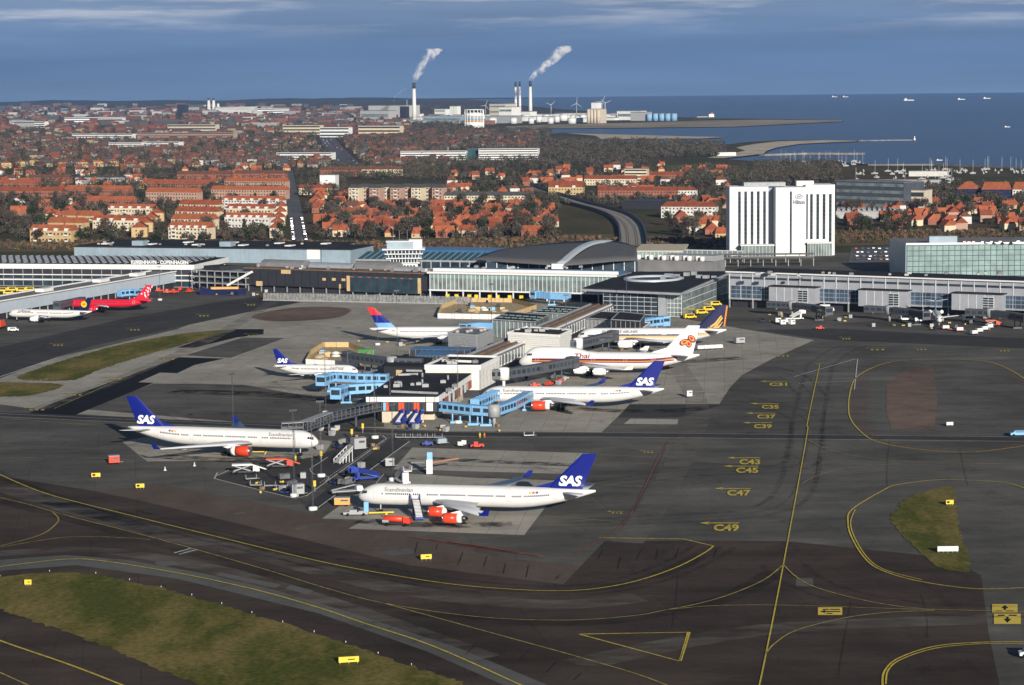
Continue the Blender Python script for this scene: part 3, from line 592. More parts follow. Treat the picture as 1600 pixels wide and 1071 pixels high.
    if engine_back:
        ex, ey, ez, er, el = engine_back
        for side in (-1, 1):
            e = empty('engine', (0, 0, 0)); e.parent = root; c0 = (ex, side*ey, ez)
            mk('cowl', MB().lathe([(0, er*.8), (.03, er*.9), (.3*el, er), (.75*el, er*.9), (el, er*.62)], 16, 'x', c0), meng or fus, e)
            mk('pylon', MB().box(ex+el*.2, ex+el*.8, min(side*ey, 0), max(side*ey, 0), ez-.2, ez+.2), fus, e)
    # tail
    fx, fc, ftx, ftc, fz = fin; z0 = sec(fx+fc*.4)[1]+sec(fx+fc*.4)[0]*.86
    def finsec(t, mi=0):
        x = fx+(ftx-fx)*t; c = fc+(ftc-fc)*t; z = z0+(fz-z0)*t
        return [(x+c*u, w*c*.055*(1-.3*t), z) for u, w in [(0, 0), (.1, .8), (.35, 1), (.75, .6), (1, .05), (1, -.05), (.75, -.6), (.35, -1), (.1, -.8)]]
    bands = mband or [(0, 1, mfin)]
    for (t0, t1, m) in bands:
        rg = [finsec(t0)[::-1], finsec(t1)[::-1]]; fin_o = mk('fin', MB().loft(rg, smooth=False), m, root)
    if mband is None:   # dorsal fillet
        d = MB(); zb = z0-.25; d.add([(fx-4.2*Rf/2.8, 0, zb+.35), (fx+2.2, .32, zb), (fx+2.2, -.32, zb), (fx+2.6, 0, z0+(fz-z0)*.22)], [(0, 2, 3), (0, 3, 1), (1, 3, 2), (0, 1, 2)]); mk('dorsal_fillet', d, mfin, root)
    sx, sc, ssp, stx, stc, sz = stab
    for side in (-1, 1):
        rg = [foil(sx, side*.4, sz, sc, .09), foil(stx, side*ssp, sz+ssp*.10, stc, .08)]
        mk('tailplane', MB().loft(rg if side < 0 else [r[::-1] for r in rg]), fus if fus is M_redp else mwing, root)
    # cabin: windows, doors, cockpit
    if win:
        for side in (-1, 1):
            w = MB(); skip = [d[0] for d in doors]
            for row in range(rows):
                v0 = Rf*.12+row*Rf*.85; x = NL*1.05 if row == 0 else NL*.7; xe = TS+(L-TS)*.45 if row == 0 else 20
                while x < xe:
                    if all(abs(x-d) > .9 for d in skip) and not (int(x*3.1) % 23 == 0):
                        w.quad(surf(side, x, v0), surf(side, x+.31, v0), surf(side, x+.31, v0+.46), surf(side, x, v0+.46))
                    x += .53
            mk('cabin_windows', w, M_win, body, kind='stuff')
            for (dx, dh) in doors:
                d = MB(); a, b, lo_, hi_ = dx-.55, dx+.55, -Rf*.30, -Rf*.30+dh
                for (x0, x1, v0, v1) in ((a, a+.09, lo_, hi_), (b-.09, b, lo_, hi_), (a, b, lo_, lo_+.09), (a, b, hi_-.09, hi_)):
                    k = 4
                    for j in range(k):
                        va, vb = v0+(v1-v0)*j/k, v0+(v1-v0)*(j+1)/k; d.quad(surf(side, x0, va, .05), surf(side, x1, va, .05), surf(side, x1, vb, .05), surf(side, x0, vb, .05))
                mk('cabin_door', d, M_doorln, body)
            cw = MB(); hh = hp(NL*.5)*.85
            for (x0, x1) in ((NL*.16, NL*.235), (NL*.245, NL*.33), (NL*.34, NL*.42)):
                sh = (hump*.62 if hump else 0); off = NL*.30 if hump else 0
                va0, va1 = Rf*.26+sh, Rf*.50+sh
                cw.quad(surf(side, x0+off, va0, .09), surf(side, x1+off, va0, .09), surf(side, x1+off, va1, .09), surf(side, x0+off, va1, .09))
            mk('cockpit_window', cw, M_win, body)
    for (x0, x1, v0, v1, m) in stripes:
        for side in (-1, 1):
            s = MB(); k = 40
            for j in range(k):
                xa, xb = x0+(x1-x0)*j/k, x0+(x1-x0)*(j+1)/k
                for (va, vb) in ((v0, (v0+v1)/2), ((v0+v1)/2, v1)): s.quad(surf(side, xa, va, .035), surf(side, xb, va, .035), surf(side, xb, vb, .035), surf(side, xa, vb, .035))
            mk('cheatline', s, m, body)
    for (txt, x0, v0, size, wid, m, shear) in titles:
        for side in (-1, 1):
            vs_, fs_ = text_mesh(txt, 1.0, shear=shear, bold=.018, slices=6); mx = max(v[0] for v in vs_); my = max(v[1] for v in vs_); t = MB()
            vv = [((x0+v[0]/mx*wid) if side < 0 else (x0+wid-v[0]/mx*wid), v0+v[1]/my*size) for v in vs_]
            t.add([surf(side, a, b, .07) for a, b in vv], fs_); mk('title_lettering', t, m, body)
    def fin_y(x, z):
        t = (z-z0)/(fz-z0); c = fc+(ftc-fc)*t; xl = fx+(ftx-fx)*t; u = (x-xl)/c
        return c*.055*(1-.3*t)*(1.0 if .1 < u < .75 else .7)+.05
    if fin_text:
        txt, x0, zb, h, wid, m = fin_text
        for side in (-1, 1):
            vs_, fs_ = text_mesh(txt, 1.0, shear=.25, bold=.045, spacing=.92); xs_ = [v[0] for v in vs_]; mn, mx = min(xs_), max(xs_); my = max(v[1] for v in vs_); t = MB()
            t.add([((x0+(v[0]-mn)/(mx-mn)*wid) if side < 0 else (x0+wid-(v[0]-mn)/(mx-mn)*wid), side*.62, zb+v[1]/my*h) for v in vs_], fs_); mk('fin_lettering', t, m, fin_o)
    if fin_extra: fin_extra(root, fin_o, fin_y)
    # undercarriage
    def gear(x, y, nw, wr, name='landing_gear'):
        g = MB(); g.tube((x, y, wr), (x, y, zc-Rf*.8), .17, n=8); 
        for k in range(nw):
            for s in (-1, 1): g.lathe([(-.22, wr*.6), (-.2, wr), (.2, wr), (.22, wr*.6)], 14, 'x', (0, 0, 0), 1) if False else None
        go = mk(name, g, M_gear, root)
        for k in range(nw):
            for s in (-1, 1):
                xx = x+(k-(nw-1)/2)*wr*2.3; w = MB(); rg = []
                for (t, r) in ((-.2, wr*.5), (-.2, wr*.92), (-.1, wr), (.1, wr), (.2, wr*.92), (.2, wr*.5)): rg.append([(xx+r*cos(2*pi*i/14), y+s*.45+t, wr+r*sin(2*pi*i/14)) for i in range(14)][::-1])
                w.loft(rg); mk('wheel', w, M_tyre, go)
    gear(NL*.9, 0, 1, .48*Rf/2.8+.05); gx = root_x+root_c*.62
    for s in (-1, 1): gear(gx, s*Rf*1.75, 2 if Rf > 2.2 else 1, .62*Rf/2.8+.05)
    return root
def line_up(nose_px, tail_px, zn, zt):
    a = G(*nose_px, zn); b = G(*tail_px, zt); d = (b-a); return a, (d.x, d.y), hypot(d.x, d.y)
WIDE = dict(Rf=2.82, zc=5.15, span=60.3, sweep_x=18.6, root_x=20.0, root_c=13.0, kink=(25.4, 10.0, 8.2), tip_c=2.5,
    fin=(50.6, 9.6, 60.4, 3.7, 17.0), stab=(54.3, 6.0, 9.7, 60.0, 2.2, 6.6), winglet=(1.7, M_blue), doors=((5.2, 2.0), (18.0, 2.0), (41.0, 2.0), (53.3, 2.0)))
EN4 = [(21.2, 9.4, 2.45, 1.36, 5.8), (27.2, 19.4, 2.75, 1.36, 5.8)]; EN2 = [(18.6, 9.4, 2.5, 1.6, 7.2)]
FLAGS = [(46.4+.9*k, 47.0+.9*k, 1.15, 1.6, m_) for k, m_ in enumerate((M_gold, M_dred, M_blue))]
SAST = [('Scandinavian', 7.6, 1.15, .95, 7.8, M_greytxt, 0)]
def near_dir(nose, tail, zn=4.5, zt=7.3): a, d, l = line_up(nose, tail, zn, zt); print('length', l); return a, d
a, d = near_dir((560.5, 776), (932, 768)); airliner('a', a, d, 63.7, label='white four-engined airliner with blue fin and red engines, boarding stairs at its door', engines=EN4, titles=SAST, stripes=FLAGS, fin_text=('SAS', 54.0, 8.6, 2.6, 6.3, M_white), **WIDE)
a, d = near_dir((497.5, 692), (192.6, 667.5)); airliner('a', a, d, 63.7, label='white twin-engined airliner with blue fin, its nose towards the long grey footbridge', engines=EN2, titles=SAST, stripes=FLAGS, fin_text=('SAS', 54.0, 8.6, 2.6, 6.3, M_white), **WIDE)
t = G(1037.5, 610.5, 6.8); dd = Vector((61.5, -6.5, 0)).normalized()*63.7
airliner('a', t-dd, (dd.x, dd.y), 63.7, label='white twin-engined airliner with blue fin docked at the light blue bridges', engines=EN2, titles=SAST, stripes=FLAGS, fin_text=('SAS', 54.0, 8.6, 2.6, 6.3, M_white), **WIDE)
# jumbo with a dark red line
def orchid(root, fin_o, fy):
    for side in (-1, 1):
        for (cx_, cz_, r, rot) in ((65.0, 13.1, 1.55, .5), (67.4, 14.6, 1.55, 2.4), (66.6, 12.1, 1.55, -1.2)):
            for sc, m, off in ((1.0, M_purple, .0), (.72, M_gold, .03), (.45, M_dred, .06)):
                mb = MB(); pts = []
                for i in range(20):
                    a_ = 2*pi*i/20; rr = r*sc*(1-.28*cos(a_)); x_ = rr*cos(a_)*1.15; z_ = rr*.72*sin(a_)
                    pts.append((cx_+x_*cos(rot)-z_*sin(rot), side*(.74+off), cz_+x_*sin(rot)+z_*cos(rot)))
                mb.add(pts, [tuple(range(20))]); mk('fin_emblem', mb, m, fin_o)
a, d = near_dir((811, 567), (1090, 557), 4.6, 7.6)
airliner('a', a, d, 70.6, 3.25, 5.6, 'white jumbo jet with humped upper deck and a dark red stripe', 64.4, 24.5, 19.5, 14.5, (27.5, 11.5, 9.2), 3.6, [(23.0, 11.7, 3.0, 1.42, 5.8), (31.5, 20.8, 3.7, 1.42, 5.8)],
    (55.5, 12.5, 66.2, 4.6, 19.4), (58.5, 8.0, 11.0, 66.5, 2.6, 7.6), titles=[('Thai', 22.0, 1.2, 1.7, 6.2, M_purple, .1)], fus=M_fusw, mfin=M_fusw, winglet=(1.8, M_fusw), meng=M_white, hump=2.0,
    stripes=[(5.5, 62, .10, .95, M_purple), (5.5, 60, -.15, .10, M_gold), (5.5, 61, -.60, -.15, M_purple)], doors=((7.5, 2.0), (16.5, 2.0), (29.5, 2.0), (42, 2.0), (53, 2.0)), fin_extra=orchid)
# blue and gold striped twin-jet
def goldbird(root, fin_o, fy):
    for side in (-1, 1):
        mb = MB(); Y = side*.66
        feather = [[(57.0, 8.7), (59.3, 10.0), (61.9, 13.9), (61.2, 13.8), (58.8, 10.8), (56.6, 9.2)], [(57.6, 8.4), (59.9, 9.4), (62.2, 12.7), (61.9, 13.4), (59.6, 10.2)], [(56.2, 8.2), (60.6, 8.6), (62.3, 11.3), (60.3, 9.4), (58.0, 8.5), (55.6, 8.8)]]
        for f in feather: mb.add([(x, Y, z) for x, z in f], [tuple(range(len(f)))])
        mk('fin_emblem', mb, M_gold, fin_o)
        mb = MB(); mb.add([(62.5, side*.25, 9.2), (63.1, side*.25, 9.2), (64.3, side*.25, 18.0), (63.7, side*.25, 18.0)], [(0, 1, 2, 3)]); mk('fin_stripe', mb, mat('orange_paint', (.75, .22, .02), .4), fin_o)
a, d = near_dir((902, 527), (1117, 517.5), 4.9, 7.4)
airliner('a', a, d, 63.7, 3.1, 5.5, 'white twin-jet with gold waistline stripe, navy fin and golden bird emblem', 60.9, 19.0, 19.0, 13.0, (26.0, 10.5, 8.0), 2.2, [(17.8, 9.8, 2.75, 1.75, 7.2)],
    (50.2, 10.2, 60.6, 3.9, 18.4), (53.2, 7.0, 10.7, 60.2, 2.3, 7.2), titles=[('SINGAPORE AIRLINES', 10.5, 1.25, 1.0, 15.5, M_navy, .1)], fus=M_fusw, mfin=M_navy, meng=M_white,
    stripes=[(4.5, 58, .05, .55, M_navy), (4.5, 58, -.45, .0, M_gold), (4.5, 57, -.75, -.55, M_gold)], doors=((5.5, 2.0), (16.0, 2.0), (37, 2.0), (50, 2.0)), fin_extra=goldbird)
# red, navy and pale blue fin
t = G(577, 514.5, 6.6); dd = Vector((-54.9, 4.0, 0)).normalized()*54.9
airliner('a', t-dd, (dd.x, dd.y), 54.9, 2.5, 4.9, 'white twin-jet with a tall fin banded red, navy and pale blue', 47.6, 14.5, 17.5, 10.2, (22.0, 8.0, 6.6), 2.2, [(16.8, 7.9, 2.4, 1.4, 6.0)],
    (43.0, 8.2, 52.8, 3.0, 16.0), (45.5, 5.6, 9.3, 51.6, 1.9, 6.2), titles=[('Delta', 8.0, 1.0, 1.0, 5.0, M_navy, 0)], fus=M_fusw, meng=M_white,
    mband=[(0, .24, M_ltblue), (.24, .62, M_blue), (.62, 1, M_dred)], doors=((5.2, 1.9), (16, 1.9), (42, 1.9)))
# short twin with blue fin
SHORT = dict(Rf=1.98, zc=4.0, fus=M_fus)
a, d = near_dir((559.6, 582), (426.6, 572), 3.4, 5.4)
airliner('a', a, d, 33.8, label='short white twin-jet with blue fin beside the dark glazed bridge', span=34.1, sweep_x=10.2, root_x=11.2, root_c=6.3, kink=(14.0, 6.0, 4.0), tip_c=1.5, engines=[(10.0, 5.7, 1.75, 1.05, 4.6)],
    fin=(25.6, 6.6, 32.0, 2.1, 11.8), stab=(27.6, 4.0, 6.2, 31.0, 1.4, 5.0), titles=[('Scandinavian', 5.0, .75, .7, 5.6, M_greytxt, 0)], fin_text=('SAS', 27.9, 6.6, 1.7, 4.3, M_white), doors=((4.0, 1.8), (26.5, 1.8)), **SHORT)
# navy fin with yellow disc
def disc(root, fin_o, fy):
    for side in (-1, 1):
        mb = MB(); c = (40.7, 8.9); pts = [(c[0]+1.55*cos(2*pi*i/24), side*.50, c[1]+1.55*sin(2*pi*i/24)) for i in range(24)]
        mb.add(pts, [tuple(range(24))]); mk('fin_emblem', mb, M_yell, fin_o)
        mb = MB(); mb.add([(c[0]+x, side*.53, c[1]+z) for x, z in ((-1.1, .25), (-.2, .12), (.5, .75), (.35, .15), (1.1, -.1), (.2, -.2), (-.5, -.75), (-.2, -.1))], [tuple(range(8))]); mk('fin_emblem', mb, M_navy, fin_o)
a, d = near_dir((14, 491), (141, 487), 3.6, 5.6)
airliner('a', a, d, 44.5, label='white twin-jet with navy fin bearing a yellow disc', span=34.1, sweep_x=10.2, root_x=16.0, root_c=6.6, kink=(19.0, 6.0, 4.2), tip_c=1.5, engines=[(14.6, 5.7, 1.75, 1.15, 4.8)],
    fin=(36.0, 6.8, 42.6, 2.3, 12.2), stab=(38.2, 4.2, 6.3, 41.8, 1.5, 5.0), titles=[('Lufthansa', 6.0, .8, .9, 6.5, M_navy, 0)], mfin=M_navy, meng=M_white, doors=((4.4, 1.8), (15, 1.8), (36, 1.8)), fin_extra=disc, **SHORT)
# red airliner with white dots on the fin
def dots(root, fin_o, fy):
    rr = random.Random(3)
    for side in (-1, 1):
        for k in range(16):
            z = 7.4+rr.random()*5.6; t_ = (z-6.3)/(13.6-6.3); x = 38.6+t_*6.6+.8+rr.random()*(5.0-3.2*t_); q = .22+.22*rr.random(); mb = MB()
            mb.add([(x+q*cos(2*pi*i/10), side*.52, z+q*sin(2*pi*i/10)) for i in range(10)], [tuple(range(10))]); mk('fin_dot', mb, M_white, fin_o)
t = G(238, 470, 5.8); dd = Vector((46.0, -4.5, 0)).normalized()*47.3
airliner('a', t-dd, (dd.x, dd.y), 47.3, 2.0, 4.3, 'all red airliner with white dots scattered over its fin', 38.0, 11.0, 16.8, 8.2, (20.5, 7.0, 5.2), 1.8, [(15.5, 6.5, 1.9, 1.2, 5.0)],
    (37.6, 7.4, 44.6, 2.7, 13.6), (40.0, 5.0, 7.6, 45.0, 1.8, 5.4), fus=M_redp, mfin=M_redp, meng=M_redp, cowl2=M_redp, doors=((4.4, 1.8), (15, 1.8), (38, 1.8)), fin_extra=dots)
# small jet seen nose-on at the long grey pier
t = G(1468, 512, 0); dd = Vector((.12, 1.0, 0)).normalized()
airliner('a', (t.x, t.y), (dd.x, dd.y), 37.0, 1.75, 3.4, 'small white jet parked nose-out at the long grey pier', 32.8, 8.5, 17.0, 6.6, (19.5, 5.0, 4.4), 1.5, [], (30.0, 5.2, 34.6, 3.2, 9.0), (33.8, 3.4, 6.1, 36.4, 1.6, 8.9),
    fus=M_fusw, mfin=M_ltblue, engine_back=(27.5, 2.7, 4.3, .85, 5.5), doors=((3.6, 1.7),))
# ================================================================ terminal buildings
M_panel = mat('silver_cladding', (.35, .365, .40), .45, metal=.15, noise=.08, nscale=.3)
M_fin = mat('white_mullion', (.66, .67, .68), .5)
M_glassd = mat('dark_glazing', (.030, .045, .060), .10, noise=.5, nscale=.12)
M_glassg = mat('green_glazing', (.20, .29, .285), .25, noise=.25, nscale=.15)
M_glasst = mat('pale_glazing', (.16, .20, .20), .14, noise=.4, nscale=.15)
M_roofd = mat('roof_felt', (.030, .031, .034), .9, noise=.3, nscale=.15)
M_roofg = mat('roof_grey', (.19, .19, .195), .85, noise=.2, nscale=.1)
M_dclad = mat('dark_cladding', (.026, .027, .034), .5, noise=.15, nscale=.4)
M_conw = mat('building_white', (.70, .70, .68), .6, noise=.06, nscale=.2)
M_beige = mat('beige_render', (.52, .46, .36), .8, noise=.1, nscale=.2)
M_bluef = mat('blue_grey_fascia', (.26, .34, .40), .5, noise=.12, nscale=.12)
M_blueroof = mat('blue_roof', (.035, .12, .26), .35, noise=.2, nscale=.1)
M_teal = mat('teal_glazing', (.022, .075, .085), .3)
M_t3 = mat('zinc_roof', (.100, .100, .102), .62, noise=.08, nscale=.2)
M_t3l = mat('bright_ridge', (.50, .54, .58), .35, metal=.2)
M_lblue = mat('bridge_light_blue', (.20, .43, .70), .5, noise=.08, nscale=.5)
M_dgrey = mat('bridge_dark_grey', (.075, .080, .092), .5, noise=.1, nscale=.5)
M_mgrey = mat('steel_grey', (.30, .31, .32), .55, noise=.15, nscale=.6)
M_orange = mat('orange_panel', (.62, .075, .02), .5)
M_sand2 = mat('sand_heap', (.42, .33, .20), .95, noise=.3, nscale=.5)
M_ply = mat('plywood', (.55, .40, .20), .8, noise=.15, nscale=.5)
M_rust = mat('rusty_rail', (.20, .13, .085), .8, noise=.3, nscale=.4)
M_yvan = mat('vehicle_yellow', (.72, .50, .02), .4, coat=.3)
M_vred = mat('vehicle_red', (.62, .05, .02), .4, coat=.3)
M_vblue = mat('vehicle_blue', (.02, .05, .32), .4, coat=.3)
M_vgrey = mat('vehicle_grey', (.33, .34, .35), .5)
M_vwht = mat('vehicle_white', (.70, .70, .69), .4, coat=.3)
M_green = mat('container_green', (.05, .22, .07), .6)

class Site:
    """a building: local x along its front from A to B, y away from the picture's viewer, z up"""
    def __init__(s, name, A, B, label, cat='terminal building', group=None, world=False):
        a = Vector((*A, 0)) if world else G(*A); b = Vector((*B, 0)) if world else G(*B)
        d = b-a; s.L = hypot(d.x, d.y); s.ang = atan2(d.y, d.x); s.a = a
        s.o = empty(name, (a.x, a.y, .08), s.ang, label, cat, group); s.inv = M4((a.x, a.y, 0), s.ang).inverted()
    def loc(s, p): return s.inv @ Vector(p)
    def part(s, name, mb, m, parent=None, **kw): return mk(name, mb, m, parent or s.o, **kw)
    def box(s, name, x0, x1, y0, y1, z0, z1, m, parent=None, **kw): return mk(name, MB().box(x0, x1, y0, y1, z0, z1), m, parent or s.o, **kw)
    def lx(s, px, py, z=0.0):   # local x of a picture point on the front plane y=0
        d = ray(px, py); n = Vector((-sin(s.ang), cos(s.ang), 0)); t = (s.a-CAM).dot(n)/d.dot(n); return s.loc(CAM+d*t)
def repeat(mb, name, m, parent, places, kind=None):
    me = mb.mesh(name, aslist(m)); out = []
    for p in places:
        o = mk(name, me, m, parent, loc=p[:3], kind=kind)
        if len(p) > 3: o.rotation_euler = (0, 0, p[3])
        out.append(o)
    return out
def pane_grid(site, name, x0, x1, z0, z1, nx, nz, m, y=-.12, gap=.18, parent=None, mull=None, bx=.10):
    """separate panes set in front of a wall with mullions between"""
    w = (x1-x0)/nx; h = (z1-z0)/nz
    fr = site.box(name+'_frame', x0-.1, x1+.1, y+.05, y+.25, z0-.1, z1+.1, mull or M_fin, parent)
    mb = MB().box(gap/2, w-gap/2, -.03, .06, gap/2, h-gap/2)
    return repeat(mb, name, m, fr, [(x0+i*w, y, z0+j*h) for i in range(nx) for j in range(nz)])

# ---- long grey pier with glazed bays and gate blocks
S = Site('pier_building', (1137, 481), (1660, 503), 'long silver clad pier with glazed bays and projecting gate blocks')
L = S.L; Hh = 17.6
S.box('wall', 0, L, 1.2, 26, 4.2, Hh, M_panel); S.box('roof', -1.0, L+1, .2, 27, Hh, Hh+.7, M_roofd); S.box('roof_edge', -1.2, L+1, -.2, .2, Hh+.1, Hh+.8, M_fin)
S.box('ground_floor', 0, L, 5, 25, 0, 4.2, M_dclad)
nfin = int(L/6.4)
repeat(MB().box(-.08, .08, -.05, .3, 4.2, Hh), 'facade_fin', M_fin, S.o, [(i*6.4+.4, .9, 0) for i in range(nfin+1)])
repeat(MB().box(.45, 5.9, -.08, .1, 14.6, 15.7), 'clerestory_window', M_glassd, S.o, [(i*6.4+.4, 1.15, 0) for i in range(nfin)])
repeat(MB().box(-.3, .3, 0, .6, 0, 4.2), 'column', M_mgrey, S.o, [(i*12.8+.4, 1.3, 0) for i in range(nfin//2+1)])
per = 47.3; u0 = S.lx(1141, 466).x
for k in range(4):
    xb = u0+k*per
    pane_grid(S, 'window', xb, xb+22.2, 5.0, 11.2, 8, 3, mat('blue_glazing', (.045, .075, .115), .10, noise=.6, nscale=.1), y=.95, gap=.22, mull=M_panel)
    gx = xb+23.6
    if gx+24 < L+20:
        g = S.box('gate_block', gx, gx+24.5, -5.5, 1.1, 4.0, 11.9, M_panel); S.box('gate_block_roof', gx-.4, gx+25.2, -6, 1.0, 11.9, 12.3, M_roofd)
        repeat(MB().box(-.1, .1, -.12, .05, 4.0, 11.8), 'facade_fin', M_fin, g, [(gx+4.1*i, -5.5, 0) for i in range(1, 6)])
        w = pane_grid(S, 'window', gx+15.5, gx+20.8, 4.9, 10.6, 2, 5, M_glassd, y=-5.7, gap=.22)
# ---- square glazed pavilion with an oval skylight in its black roof
FR, BR, FL = G(1066, 498), G(1137, 469), G(942, 494)
S = Site('pavilion', (942, 494), (1066, 498), 'square glass pavilion with black flat roof and oval skylight')
br = S.loc(BR); L = S.L; dy = br.y; sh = (br.x-L)
roofpx = [(911, 451), (1063, 457.5), (1140, 425), (984, 426)]; rz_ = 13.2
rl = [S.loc(G(px, py, rz_)) for px, py in roofpx]
mb = MB().prism([(p.x, p.y) for p in rl], rz_-1.0, rz_+.3); S.part('roof', mb, M_roofd)
ctr = Vector((sum(p.x for p in rl)/4, sum(p.y for p in rl)/4))
mb = MB().prism([((p.x-ctr.x)*1.012+ctr.x, (p.y-ctr.y)*1.012+ctr.y) for p in rl], rz_-1.3, rz_-.25); S.part('roof_edge', mb, M_panel)
base = [(0, 0), (L, 0), (L+sh, dy), (sh, dy)]
mb = MB().prism([(p[0]*.985+.6, p[1]*.98+.6) for p in base], 0, rz_-1.3); S.part('inner_hall', mb, M_glassd)
pane_grid(S, 'window', 0.3, L*.70, 1.2, rz_-1.6, 8, 5, M_glassd, y=-.05, gap=.2)
S.box('corner_pier', L*.71, L*.80, -1.2, 3, 0, rz_-1.3, M_panel); pane_grid(S, 'window', L*.81, L-.3, .6, rz_-1.6, 4, 5, M_glasst, y=-.05, gap=.25)
Sd = Site('pavilion_side', (FR.x, FR.y), (BR.x, BR.y), 'x', world=True); Sd.o.parent = S.o; Sd.o.matrix_parent_inverse = M4((S.a.x, S.a.y, .08), S.ang).inverted(); Sd.o.name = 'side_facade'
for kk in ('label', 'category'): del Sd.o[kk]
pane_grid(Sd, 'window', 1, Sd.L-1, .8, rz_-1.6, 22, 3, M_glasst, y=-.1, gap=.3)
oc = S.loc(G(1020, 438, rz_)); rx, ry = 14.5, 17.0
ring = lambda r, z: [(oc.x+rx*r*cos(2*pi*i/36), oc.y+ry*r*sin(2*pi*i/36), z) for i in range(36)]
S.part('oval_skylight', MB().loft([ring(1.0, rz_+.3), ring(1.0, rz_+1.3), ring(.88, rz_+1.3), ring(.86, rz_+.35)], caps=False), M_t3l)
S.part('skylight_pool', MB().add(ring(.87, rz_+.36), [tuple(range(36))]), M_dclad)
rr = random.Random(8)
for k in range(9):
    p = S.loc(G(1035+k*9.5+rr.random()*5, 430+rr.random()*9, rz_)); q = .8+rr.random()*1.2; S.box('roof_vent', p.x-q, p.x+q, p.y-1.5, p.y+1.5, rz_+.3, rz_+1.2+rr.random(), M_mgrey)
# ---- glass gallery on columns
S = Site('glass_gallery', (672, 467), (962, 474), 'long glazed gallery with white frame raised over parked yellow vans')
L = S.L; S.box('hall', 0, L, .4, 22, 4.6, 13.6, M_glasst); S.box('roof', -1, L+1, -.6, 24, 13.6, 14.2, M_roofg); S.box('roof_edge', -1.2, L+1, -1.0, -.6, 13.4, 14.5, M_fin)
S.box('roof_light', 0, L, 6, 17, 14.2, 15.6, M_blueroof); S.box('roof_rail', 0, L, 4.6, 5.2, 14.2, 15.9, M_fin); S.box('floor_edge', -.5, L, -.3, .3, 4.2, 5.0, M_fin); S.box('back_wall', 0, L, 14, 22, 0, 4.6, M_dclad)
nx = 44; w = L/nx; repeat(MB().box(.14, w-.14, -.05, .05, 5.1, 10.6), 'window', M_glasst, S.o, [(i*w, .3, 0) for i in range(nx)]); repeat(MB().box(.14, w-.14, -.05, .05, 10.9, 13.3), 'upper_window', M_glassg, S.o, [(i*w, .3, 0) for i in range(nx)])
repeat(MB().box(-.14, .14, -.25, .25, 5.0, 13.5), 'mullion', M_fin, S.o, [(i*w, .2, 0) for i in range(nx+1)]); repeat(MB().box(-.3, .3, -.3, .3, 0, 4.4), 'column', M_fin, S.o, [(i*w*4, .4, 0) for i in range(12)])
# ---- dark clad building under construction
S = Site('dark_clad_building', (382, 455), (672, 466), 'long dark clad building with small plywood openings')
L = S.L; S.box('ground_floor', 1, L, 3, 26, 0, 3.6, M_dclad); S.box('wall', 0, L, 0, 28, 3.4, 12.6, M_dclad); S.box('roof', -.3, L+.3, -.3, 28.3, 12.6, 13.0, M_rust)
npan = 22; repeat(MB().box(-.05, .05, -.10, .05, 3.5, 12.4), 'cladding_joint', M_blk, S.o, [(i*L/npan, 0, 0) for i in range(npan+1)])
for (x0, y0, x1, y1) in ((439.5, 422.5, 454, 428), (400.5, 440, 410, 447), (504, 435, 509, 438.8), (519, 435, 524.5, 439), (534, 435.8, 539.5, 439.5), (530, 444.5, 532.6, 451.4)):
    p, q = S.lx(x0, y1), S.lx(x1, y0); S.box('boarded_window', p.x, q.x, -.18, .1, p.z, q.z, M_ply)
p, q = S.lx(548, 456), S.lx(652, 435); S.box('opening', p.x, q.x, -.14, .1, p.z, q.z, M_teal)
nq = 8; wq = (q.x-p.x)/nq; repeat(MB().box(.2, wq-.2, -.08, .05, p.z+.3, q.z-.9), 'window', M_glassd, S.o, [(p.x+i*wq, -.16, 0) for i in range(nq)])
repeat(MB().box(0, wq*.35, -.1, .05, q.z-.7, q.z-.3), 'red_tag', M_orange, S.o, [(p.x+i*wq+.2, -.2, 0) for i in range(nq)])
for xx in (p.x-2.4, q.x+.3): S.box('timber_panel', xx, xx+2, -.2, .1, p.z+.2, q.z, M_ply)
repeat(MB().box(-.25, .25, 1, 1.5, 0, 3.5), 'column', M_mgrey, S.o, [(i*L/14+2, 0, 0) for i in range(14)])
for (x0, x1, y0, y1, z1, m) in ((2, 30, 12, 24, 16.5, M_roofg), (33, 60, 14, 25, 15.6, M_panel), (62, 88, 15, 26, 17.0, M_roofg), (90, 104, 10, 20, 15.2, M_mgrey)):
    if x1 < L: S.part('roof_shed', MB().loft([[(x, y0+(y1-y0)*i/8, 13+(z1-13)*sin(pi*i/8)**.6) for i in range(9)] + [(x, y1, 12.9), (x, y0, 12.9)] for x in (x0, x1)], smooth=False), m)
rr = random.Random(4)
for k in range(18): x = rr.random()*(L-6)+2; y = 2+rr.random()*8; q = .6+rr.random(); S.box('roof_vent', x, x+q*1.6, y, y+q, 13.0, 13.6+rr.random()*1.3, rr.choice([M_mgrey, M_fin, M_roofg]))
# tall site fence in front of it
fa, fb = G(411, 469), G(735, 480); S = Site('site_fence', (411, 470), (737, 476.5), 'tall grey site fence of leaning panels before the dark building', 'fence')
n = 62; w = S.L/n; repeat(MB().add([(0.05, .25, .2), (w*.92, .25, .2), (w*.92, .35, 4.0), (.05, .35, 4.0), (0.05, .3, .2), (w*.92, .3, .2), (w*.92, .4, 4.0), (.05, .4, 4.0)], [(0, 1, 2, 3), (7, 6, 5, 4), (0, 4, 5, 1), (3, 2, 6, 7)]), 'fence_panel', mat('fence_mesh', (.20, .205, .20), .7, noise=.45, nscale=.7), S.o, [(i*w, 0, 0) for i in range(n)])
repeat(MB().bar((0, 0, 0), (.9, .3, 4.1), .14), 'fence_post', M_mgrey, S.o, [(i*w, 0, 0) for i in range(n+1)]); S.box('fence_foot', 0, S.L, -.5, .6, 0, .5, M_mgrey)
